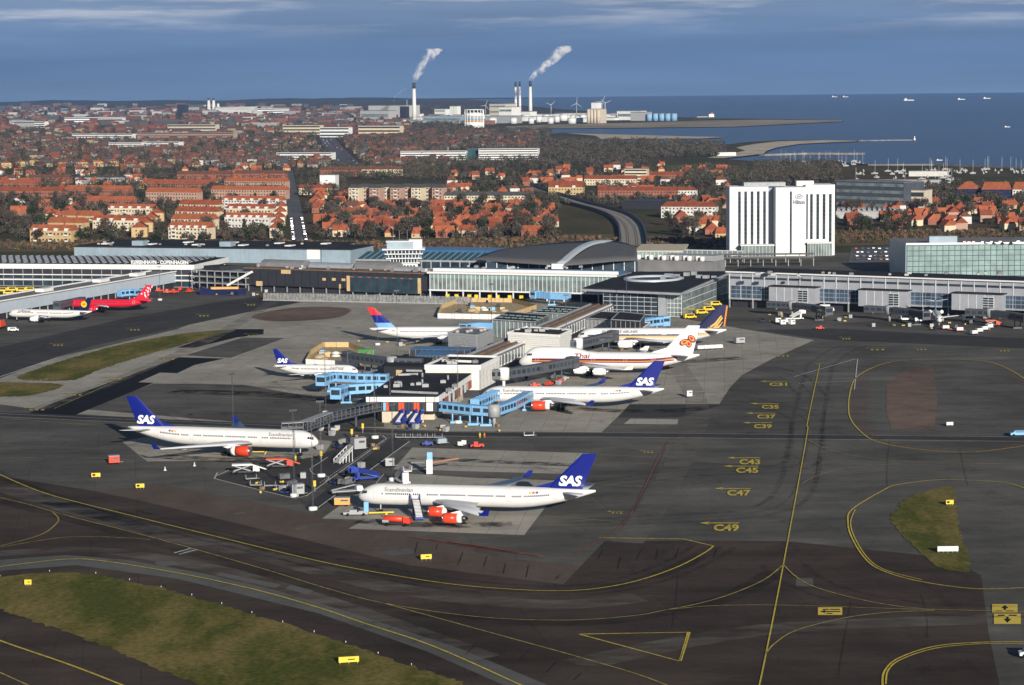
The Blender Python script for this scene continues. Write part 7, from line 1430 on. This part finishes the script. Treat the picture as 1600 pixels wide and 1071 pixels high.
def place_tree(x, y, r, where, ks=(0, 0, 1, 1, 2, 3, 4)):
    k = r.choice(ks); s = r.uniform(.9, 1.45); NT[0] += 1; lab = TLAB[k]+' '+where
    if not tused[k]: tused[k] = True; o = TP[k]; o.location = (x, y, 0); o.scale = (s, s, s); o['label'] = lab
    else: copy_tree(TP[k], None, (x, y, 0), r.uniform(0, 6), lab, scale=(s, s, s*r.uniform(.9, 1.15)))
scatter(520, 870, 318, 374, 125, '', 1, 31, lambda x, y, r: place_tree(x, y, r, 'among the houses before the slab of flats'), 1.5)
scatter(-20, 470, 300, 379, 105, '', 1, 32, lambda x, y, r: place_tree(x, y, r, 'among the orange roofed blocks'), 1.5)
scatter(1040, 1145, 318, 376, 30, '', 1, 33, lambda x, y, r: place_tree(x, y, r, 'beside the white hotel'), 1.5); scatter(1305, 1610, 322, 366, 45, '', 1, 34, lambda x, y, r: place_tree(x, y, r, 'before the dark factory'), 1.5); scatter(470, 545, 300, 376, 28, '', 1, 35, lambda x, y, r: place_tree(x, y, r, 'along the avenue'), 1.5)
def wood(regions, n, seed, label, h=(7, 13), mats=None, tri=34, name='woodland'):
    r = random.Random(seed); mb = MB(); tot = sum(a[4] for a in regions)
    for (x0, x1, y0, y1, wgt) in regions:
        for _ in range(int(n*wgt/tot)):
            px, py = r.uniform(x0, x1), r.uniform(y0, y1); g = G(px, py)
            if not free(g.x, g.y, .5): continue
            H = r.uniform(*h); s = 1.15+max(0, (262-py))*.014; crown(mb, (g.x, g.y, H*.5), H*.42*s, H*.5, tri, r, r.choice([0, 0, 0, 1, 1, 2]), 1.1*s, .5)
    mk(name, mb, mats or [M_twig, M_twig2, M_ever], kind='stuff', label=label)
wood([(822, 1062, 222, 250, 5), (640, 1010, 248, 264, 3), (1040, 1130, 226, 246, 2), (1180, 1310, 258, 284, 4), (1060, 1310, 270, 290, 3)], 2300, 51, 'brown bare wood in front of the beach')
wood([(-20, 540, 262, 312, 4), (-20, 700, 214, 262, 11), (540, 860, 203, 236, 6), (520, 700, 262, 282, 1.6), (-20, 740, 166, 214, 14)], 12000, 52, 'dark bare trees between the houses far across the suburb', (7, 12), tri=22)
wood([(700, 1140, 262, 326, 3), (1310, 1600, 290, 330, 3), (-20, 470, 312, 378, 2.6), (500, 870, 312, 374, 3.0)], 3000, 53, 'dark garden shrubs and hedges between the houses', (3.5, 8.5), tri=60, name='garden_shrubs')
wood([(-40, 700, 379, 391, 4), (700, 1140, 372, 389, 2.5), (1300, 1640, 362, 380, 2.5)], 1500, 54, 'low brown scrub along the railway strip', (1.2, 2.6), [mat('scrub_twigs', (.155, .095, .055), .95, noise=.3, nscale=.1), M_twig, M_scrub], 26, 'scrub')
# ---- cars
def car_proto(m):
    o = empty('parked_car', (0, 0, 0), 0, 'parked car', 'car'); sec = lambda y: [(-2.1, y, .35), (2.1, y, .35), (2.1, y, .8), (1.1, y, .95), (-2.0, y, .95)]; mk('body', MB().loft([sec(-.85)[::-1], sec(.85)[::-1]], smooth=False), m, o)
    top = lambda y, k: [(-1.7, y, .95), (.9, y, .95), (.3, y*k, 1.45), (-1.3, y*k, 1.45)]; mk('cabin', MB().loft([top(-.8, .85)[::-1], top(.8, .85)[::-1]], smooth=False), M_win, o); wheels(o, (-1.3, 1.3), (-.78, .78), .32); return o
CP = [(car_proto(m), n_) for m, n_ in ((mat('car_silver', (.45, .46, .48), .3, metal=.5), 'silver'), (mat('car_black', (.02, .02, .025), .25, coat=.5), 'black'), (mat('car_white', (.68, .68, .67), .3, coat=.4), 'white'), (mat('car_blue', (.03, .06, .22), .3, coat=.5), 'blue'), (mat('car_red', (.35, .02, .02), .3, coat=.5), 'red'))]
cu = set()
def place_car(x, y, z, rz, where, grp, r):
    i = r.randrange(5); o, n_ = CP[i]; lab = '%s car %s' % (n_, where)
    if i not in cu: cu.add(i); o.location = (x, y, z); o.rotation_euler = (0, 0, rz); o['label'] = lab; o['group'] = grp
    else: copy_tree(o, None, (x, y, z), rz, lab, grp)
r = random.Random(77)
for i, p in enumerate(resample(av, 9.0)[:34]):
    for s in (-4.6, 4.6):
        if r.random() < .6: place_car(p[0]+s, p[1], .32, pi/2+.2, 'parked along the straight avenue', 'cars along the avenue', r)
for p in resample(mw, 26.0):
    for s in (-11, -5, 5, 11):
        if r.random() < .3: place_car(p[0]+s, p[1], .32, 2.0, 'driving on the motorway', 'cars on the motorway', r)
psheet('car_park', [(1325, 412), (1330, 388), (1405, 386), (1410, 410)], .30, M_street, kind='structure', label='small car park between hotel and glass block')
for row, (py, n_) in enumerate(((390, 6), (396, 6), (402, 7), (407, 7))):
    for i in range(n_):
        g = G(1338+i*9.2+row*.8+r.uniform(-1.5, 1.5), py+r.uniform(-.5, .5))
        if r.random() < .85: place_car(g.x, g.y, .32, 1.5, 'in the car park beside the hotel', 'cars in the hotel car park', r)
for i in range(16):
    g = G(1492+i*7, 379.5+(i % 2)*1.5, 19.7)
    if r.random() < .8: place_car(g.x, g.y, 19.8, 1.55, 'on the roof of the glass block', 'cars on the glass block roof', r)
print('houses', NH, 'trees', NT)
# ================================================================ power station, harbour, sea
M_chim = mat('chimney_concrete', (.66, .65, .62), .8, noise=.05, nscale=.02)
M_tank = mat('tank_white', (.66, .67, .66), .6, noise=.06, nscale=.03)
M_tblue = mat('tank_blue', (.22, .40, .60), .6, noise=.06, nscale=.03)
def chimney(px, py, top, r0, r1, label, m=None, dark=.14):
    g = G(px, py); h = HT((g.x, g.y), top); o = empty('chimney_stack', (g.x, g.y, 0), 0, label, 'chimney'); hd = h*(1-dark)
    mk('shaft', MB().lathe([(0, r0), (h*.3, r0*.82+r1*.18), (hd, r1*1.05)], 18), m or M_chim, o); mk('dark_top', MB().lathe([(hd, r1*1.06), (h, r1)], 18), M_dclad, o); mk('collar', MB().lathe([(hd-2, r1*1.05), (hd-2, r1*1.35), (hd, r1*1.35), (hd, r1*1.05)], 18), M_mgrey, o); mk('base_ring', MB().lathe([(0, r0*1.25), (6, r0*1.2), (6.2, r0)], 18), M_conw, o); return (g.x, g.y, h)
C1 = chimney(647.6, 189, 130, 6.5, 5.0, 'tall white chimney with dark top standing apart from the power station'); C2 = chimney(829, 182, 127.5, 6.5, 4.6, 'tall white smoking chimney of the power station')
chimney(806, 180, 128.5, 5, 3.6, 'white chimney of the close pair, the one beside the boiler house'); chimney(812.5, 180, 128, 5, 3.6, 'white chimney of the close pair, the one nearer the smoking stack'); C3 = chimney(615, 172, 154.5, 2.6, 2.0, 'short dark chimney behind the grey incinerator hall', M_dclad)
chimney(636, 176, 152.5, 2.0, 1.4, 'thin grey mast beside the incinerator hall', M_mgrey); chimney(326.5, 172, 154, 9, 6, 'thin pale chimney on the horizon, one of a pair', M_chim); chimney(334, 172, 154, 9, 6, 'thin pale chimney on the horizon, its twin', M_chim); chimney(341, 172, 160, 8, 5, 'stumpy pale chimney on the horizon beside the twins', M_chim)
def works(x0, x1, yb, yt, m, label, dp=40, name='works_building', roofm=None, bands=0):
    S = Site(name, (x0, yb), (x1, yb), label, 'industrial building'); H = HT((S.a.x, S.a.y), yt); S.box('wall', 0, S.L, 0, dp, 0, H, m); S.box('roof', -1, S.L+1, -1, dp+1, H, H+1.5, roofm or M_roofg)
    for k in range(bands): S.box('window_band', S.L*.04, S.L*.96, -.6, .3, (k+.4)*H/bands, (k+.7)*H/bands, M_glasst)
    return S
works(563, 608, 190, 173.5, WA[4], 'grey low front hall of the incinerator', bands=1); works(576, 634, 186, 165.5, mat('incinerator_grey', (.42, .43, .42), .7), 'big stepped grey incinerator hall', 80); works(625, 634, 189, 167, M_dclad, 'dark end bay of the incinerator hall', 20)
works(563, 600, 193, 189, M_conw, 'long white shed before the incinerator'); works(660, 722, 192, 182, M_bluef, 'blue fronted long works shed', bands=1); works(679, 696, 183, 171, M_conw, 'white works block behind the blue shed', bands=2); works(703, 708, 185, 166.5, M_conw, 'white concrete silo, first of two beside the blue shed', 20); works(709, 714.5, 185, 166.5, M_conw, 'white concrete silo, second of two beside the blue shed', 20)
works(765, 790, 188, 163, M_beige, 'tall boiler house of the power station', 60, bands=3); works(780, 800, 190, 168, M_conw, 'white turbine hall stepping down from the boiler house', 50, bands=2); works(758, 805, 193, 182, M_mgrey, 'low grey works hall before the boiler house'); works(815, 828, 188, 175, M_conw, 'white cubic hall between the chimneys'); works(826, 868, 186, 179, M_conw, 'long white hall behind the tank farm')
works(868, 918, 184, 177.5, M_conw, 'long white shed among wind turbines'); works(964, 1000, 188, 174, M_conw, 'white hall with grey roof beside the blue tanks', bands=1); works(985, 1008, 189, 176, WA[4], 'grey hall beside the blue tanks'); works(940, 962, 186, 179, M_conw, 'small white shed beside the silo')
S = works(918, 938, 193, 171, M_beige, 'beige grain silo with a narrow head house', 36, 'grain_silo'); S.box('head_house', S.L*.25, S.L*.7, 4, 30, HT((S.a.x, S.a.y), 171), HT((S.a.x, S.a.y), 161), M_conw); repeat(MB().lathe([(0, S.L*.13), (HT((S.a.x, S.a.y), 172), S.L*.13)], 10), 'silo_tube', M_beige, S.o, [(S.L*(.13+.25*i), -2, 0) for i in range(4)])
def tank(px, py, wpx, top, m, label, group, dome=True):
    g = G(px, py); sc = (py-132)/113; r = wpx/2/sc; h = HT((g.x, g.y), top); o = empty('storage_tank', (g.x, g.y, 0), 0, label, 'storage tank', group); mk('shell', MB().lathe([(0, r), (h, r)], 20), m, o); mk('roof', MB().lathe([(h, r*1.01), (h+r*.1, r*.6), (h+r*.14, .05)], 20), M_tank if m is M_tank else M_bluef, o); mk('rim', MB().lathe([(h-1, r), (h-1, r*1.03), (h+.3, r*1.03), (h+.3, r)], 20), M_mgrey, o)
rr = random.Random(12)
for i in range(15): tank(770+i*10.2+rr.uniform(-2, 2), 193.5-(i % 3)*2.2, rr.choice([9, 11, 13]), 184.5-(i % 3)*2.4, M_tank, 'white storage tank of the tank farm below the chimneys', 'white tanks of the tank farm')
for i in range(5): tank(1015+i*9.6, 189, 9.2, 178, M_tblue, 'light blue storage tank in the row by the spit', 'blue tanks by the spit')
for i in range(12): tank(845+i*7+rr.uniform(-2, 2), 187.5+(i % 2)*1.5, rr.choice([6, 8, 9]), 181.5-(i % 2), M_tank, 'small white tank at the back of the tank farm', 'small white tanks of the tank farm')
rw = random.Random(31)
for i in range(26):
    x = rw.uniform(640, 960); yb = rw.uniform(184, 192); w_ = rw.uniform(6, 20); works(x, x+w_, yb, yb-rw.uniform(3, 8), rw.choice([M_conw, M_conw, M_beige, M_tank]), 'small pale works building of the power station quarter', 25).o['group'] = 'small works buildings'
for i in range(14):
    x = rw.uniform(560, 760); yb = rw.uniform(186, 196); w_ = rw.uniform(6, 18); works(x, x+w_, yb, yb-rw.uniform(2, 6), rw.choice([M_conw, M_conw, WA[4], WA[3]]), 'low works shed near the lone chimney', 20).o['group'] = 'low works sheds'
# banded gas holder
g = G(741, 200); o = empty('gas_holder', (g.x, g.y, 0), 0, 'round gas holder banded white, blue and orange', 'gas holder'); R_ = 15/((200-132)/113)
zs = [HT((g.x, g.y), y) for y in (198, 191, 188, 182, 178, 171)]
for (a_, b_, m) in ((0, zs[1], M_tank), (zs[1], zs[2], mat('band_orange', (.50, .25, .08), .7)), (zs[2], zs[3], M_bluef), (zs[3], zs[4], M_tank)): mk('band', MB().lathe([(a_, R_), (b_, R_)], 28), m, o)
mk('dome', MB().lathe([(zs[4], R_), (zs[4]+3, R_*.6), (zs[4]+4, .1)], 28), M_tank, o); repeat(MB().box(-.8, .8, -.8, .8, 0, zs[5]), 'guide_post', M_fin, o, [(R_*1.02*cos(2*pi*i/16), R_*1.02*sin(2*pi*i/16), 0) for i in range(16)]); mk('guide_ring', MB().lathe([(zs[5]-2, R_*1.01), (zs[5]-2, R_*1.05), (zs[5], R_*1.05), (zs[5], R_*1.01)], 28), M_fin, o)
def turbine(px, py, hub, ang, label):
    g = G(px, py); h = HT((g.x, g.y), hub); o = empty('wind_turbine', (g.x, g.y, 0), 0, label, 'wind turbine', 'wind turbines by the harbour'); mk('tower', MB().lathe([(0, 1.3), (h, .8)], 12), M_vgrey, o); mk('nacelle', MB().box(-1.6, 1.6, -3, 5, h-1.6, h+1.6), M_vgrey, o)
    for k in range(3):
        a = ang+2*pi*k/3; c, s = sin(a), cos(a); l = h*.42; mk('blade', MB().loft([[(c*.5-s*.8, -3.4, h+s*.5+c*.8), (c*.5+s*.8, -3.4, h+s*.5-c*.8), (c*.5+s*1.0, -3.0, h+s*.5-c*1.0), (c*.5-s*1.0, -3.0, h+s*.5+c*1.0)], [(c*l-s*.4, -3.4, h+s*l+c*.4), (c*l+s*.4, -3.4, h+s*l-c*.4), (c*l+s*.3, -3.1, h+s*l-c*.3), (c*l-s*.3, -3.1, h+s*l+c*.3)]], smooth=False), M_vgrey, o)
turbine(759, 184, 165, .4, 'white wind turbine beside the boiler house'); turbine(861, 184, 164, .9, 'white wind turbine behind the tank farm'); turbine(901, 186, 162, .1, 'white wind turbine beside the grain silo'); turbine(941, 184, 159, .5, 'white wind turbine of the pair beyond the silo'); turbine(946, 184, 161, 1.2, 'second white wind turbine of the pair beyond the silo')
# ---- smoke
def plume(c, pts, rad, label, dens, seed):
    path = [Vector((c[0], c[1], c[2]-2))+Vector((0, 0, 0))]; base = PX((c[0], c[1], c[2])); r = random.Random(seed); rings = []
    W = []
    for (px, py) in pts:
        d = ray(px, py); t = (c[1]-CAM.y)/d.y; p = CAM+d*t; W.append(p)
    n = 18
    for i in range(n):
        t = i/(n-1)*(len(W)-1); k = min(int(t), len(W)-2); p = W[k].lerp(W[k+1], t-k); q = rad[0]+(rad[1]-rad[0])*(i/(n-1))**.7
        if i == n-1: q *= .3
        rings.append([tuple(p+Vector((cos(2*pi*j/14), sin(2*pi*j/14)*.9, 0))*q*(1+.35*sin(3*j+i*1.3+seed)+r.uniform(-.15, .15)) + Vector((0, 0, q*.25*sin(j*2+i)))) for j in range(14)])
    m = bpy.data.materials.new('smoke_volume'); m.use_nodes = True; t = m.node_tree; t.nodes.clear(); out = N(t, 'ShaderNodeOutputMaterial'); v = N(t, 'ShaderNodeVolumePrincipled'); v.inputs['Color'].default_value = (.97, .96, .96, 1); v.inputs['Anisotropy'].default_value = -.3
    g_ = N(t, 'ShaderNodeNewGeometry'); nz_ = N(t, 'ShaderNodeTexNoise'); nz_.inputs['Scale'].default_value = .045; nz_.inputs['Detail'].default_value = 5; nz_.inputs['Roughness'].default_value = .65; t.links.new(g_.outputs['Position'], nz_.inputs['Vector'])
    mr = N(t, 'ShaderNodeMapRange'); mr.inputs[1].default_value = .45; mr.inputs[2].default_value = .72; mr.inputs[3].default_value = 0; mr.inputs[4].default_value = dens; t.links.new(nz_.outputs['Fac'], mr.inputs[0]); t.links.new(mr.outputs[0], v.inputs['Density']); t.links.new(v.outputs[0], out.inputs['Volume'])
    mk('smoke', MB().loft(rings, smooth=False), m, kind='stuff', label=label)
plume(C1, [(648, 128), (652, 117), (660, 104), (668, 93), (677, 83), (682, 76)], (6, 26), 'white smoke drifting from the lone chimney', .10, 1); plume(C2, [(829, 126), (836, 116), (848, 106), (860, 98), (874, 85), (886, 72)], (7, 30), 'white smoke drifting from the power station chimney', .12, 2); plume(C3, [(616, 153), (620, 149), (627, 143), (634, 138)], (3, 12), 'faint wisp of smoke from the short dark chimney', .03, 3)
# ---- shore works, ships and boats
def strip_wall(pix, w, h, m, label, name='breakwater'):
    mb = MB(); P = [G(*p) for p in pix]
    for a, b in zip(P, P[1:]): mb.bar((a.x, a.y, h/2-.6), (b.x, b.y, h/2-.6), w, h)
    mk(name, mb, m, label=label, cat='breakwater')
M_rock = mat('breakwater_rock', (.20, .19, .175), .95, noise=.4, nscale=.1)
strip_wall([(1341, 220.4), (1390, 219.8), (1428, 219.4)], 4, 2, M_rock, 'long thin mole running out from the beach tip'); strip_wall([(1190, 243.5), (1260, 241.2), (1350, 241.5)], 12, 3, M_rock, 'dark rock breakwater below the beach'); strip_wall([(1305, 254.5), (1360, 259), (1460, 258.5), (1600, 264), (1700, 267)], 6, 2.4, M_rock, 'curving harbour wall in front of the marina')
g = G(1429, 219.5); o = empty('harbour_light', (g.x, g.y, 0), 0, 'small white light tower at the end of the mole', 'lighthouse'); mk('tower', MB().lathe([(0, 2.2), (3, 2.0), (3.2, 1.1), (8, .9)], 12), M_conw, o); mk('lantern', MB().lathe([(8, 1.0), (9, 1.0), (10, .1)], 12), M_dclad, o)
def ship(px, py, L, label, m=M_conw, sup=M_conw, rz=0.0):
    g = G(px, py, -1.2); o = empty('ship', (g.x, g.y, -1.2), rz, label, 'ship'); h = L*.07
    mk('hull', MB().loft([[(x, -b, z0), (x, b, z0), (x, b*1.15, z1), (x, -b*1.15, z1)] for x, b, z0, z1 in ((-L/2, L*.06, -1, h), (-L*.4, L*.075, -1, h), (L*.3, L*.075, -1, h), (L*.45, L*.04, -1, h*1.15), (L/2, L*.005, 0, h*1.3))], smooth=False), m, o); mk('superstructure', MB().box(-L*.42, -L*.2, -L*.06, L*.06, h, h+L*.13), sup, o); mk('funnel', MB().box(-L*.36, -L*.31, -L*.02, L*.02, h+L*.13, h+L*.19), M_vred, o); mk('deck_load', MB().box(-L*.15, L*.3, -L*.055, L*.055, h, h+L*.03), M_vgrey, o)
for (px, py, L, lab, m) in ((1420, 157.5, 60, 'pale ship far out, the largest on the open sea', M_conw), (1502, 156, 45, 'small pale ship beyond the largest one', M_conw), (1542, 154.5, 45, 'pale ship on the horizon farthest from the spit', M_conw), (1304, 152, 40, 'tiny pale ship on the horizon off the spit', M_conw), (1321, 152, 40, 'second tiny pale ship on the horizon off the spit', M_conw), (1574, 199, 14, 'white motor boat on the open water', M_conw), (1468, 251, 9, 'white motor boat leaving the marina', M_conw), (1100, 186, 75, 'dark hulled freighter with white bridge moored at the spit', M_dclad)): ship(px, py, L, lab, m, rz=pi if px == 1100 else .1)
def boat_proto(kind):
    o = empty('sailing_boat' if kind else 'motor_boat', (0, 0, 0), 0, '', 'boat'); L = 8 if kind else 6
    mk('hull', MB().loft([[(x, -b, 0), (x, b, 0), (x, b*1.2, z), (x, -b*1.2, z)] for x, b, z in ((-L/2, L*.13, 1.5), (0, L*.15, 1.5), (L*.35, L*.09, 1.7), (L/2, .05, 1.9))], smooth=False), WA[4], o); mk('cabin', MB().box(-L*.2, L*.15, -L*.08, L*.08, 1.5, 2.4 if kind else 3.0), WA[4], o)
    if kind: mk('mast', MB().tube((L*.05, 0, 1.5), (L*.05, 0, 17), .14, .10, 6), M_fin, o)
    return o
bp = {k: boat_proto(k) for k in (0, 1)}; bu = set(); rr = random.Random(9)
def boat(px, py, kind, z, lab, grp):
    g = G(px, py); rz = rr.uniform(-.4, .4)+rr.choice([0, 1.57])
    if kind not in bu: bu.add(kind); b = bp[kind]; b.location = (g.x, g.y, z); b.rotation_euler = (0, 0, rz); b['label'] = lab; b['group'] = grp
    else: copy_tree(bp[kind], None, (g.x, g.y, z), rz, lab, grp)
for i in range(36): boat(rr.uniform(1220, 1350), rr.uniform(252.5, 262), 1 if rr.random() < .5 else 0, 0, 'white boat with bare mast by the marina breakwater' if False else ('pale boat laid up beside the inner marina basin'), 'boats beside the inner marina')
for i in range(42): boat(rr.uniform(1335, 1500), rr.uniform(268, 287), 1 if rr.random() < .25 else 0, 0, 'pale boat laid up ashore behind the dark factory', 'boats laid up ashore')
for i in range(38): boat(rr.uniform(1450, 1610), rr.uniform(265.5, 272), 1 if rr.random() < .5 else 0, 0, 'pale boat behind the harbour wall of the outer marina', 'boats of the outer marina')
block((1370, 292), (1470, 292), 12, 7, WA[4], 'long grey boat shed by the laid up boats', 'boat_shed', 'shed'); block((1420, 276), (1480, 276), 12, 6, WA[2], 'white boat shed beside the harbour wall', 'boat_shed', 'shed'); block((1120, 244), (1150, 243.5), 10, 5, M_conw, 'small white beach pavilion on the sand', 'beach_pavilion', 'pavilion')
# low wooded hills along the horizon
mb = MB(); r = random.Random(3); prev = None; Y = FAR-700
for i in range(90):
    x = -6500+i*75; h = 10+6*sin(i*.21)+4*sin(i*.53+1)+r.uniform(-2, 2); h *= max(0.25, min(1, (-300-x)/900)) if x > -1300 else 1; q = [(x, Y-900, 0), (x, Y-300, h*.8), (x, Y, h), (x, Y+500, 0)]
    if prev: [mb.quad(prev[k], q[k], q[k+1], prev[k+1]) for k in range(3)]
    prev = q
mk('hills', mb, mat('far_wood', (.045, .045, .035), .95), kind='structure', label='low wooded hills along the horizon')
# ================================================================ the hazy air over the land and the sea
hm = bpy.data.materials.new('haze_air'); hm.use_nodes = True; ht = hm.node_tree; ht.nodes.clear()
ho = N(ht, 'ShaderNodeOutputMaterial'); hv = N(ht, 'ShaderNodeVolumePrincipled')
hv.inputs['Color'].default_value = (.22, .38, .70, 1); hv.inputs['Density'].default_value = 2.7e-5; hv.inputs['Anisotropy'].default_value = 0.0
ht.links.new(hv.outputs[0], ho.inputs['Volume'])
hz = mk('haze', MB().box(-9600, 9600, -900, FAR+400, -3.0, 330.0), hm, kind='stuff', label='thin blue haze in the air over land and sea')
hz.display_type = 'WIRE'
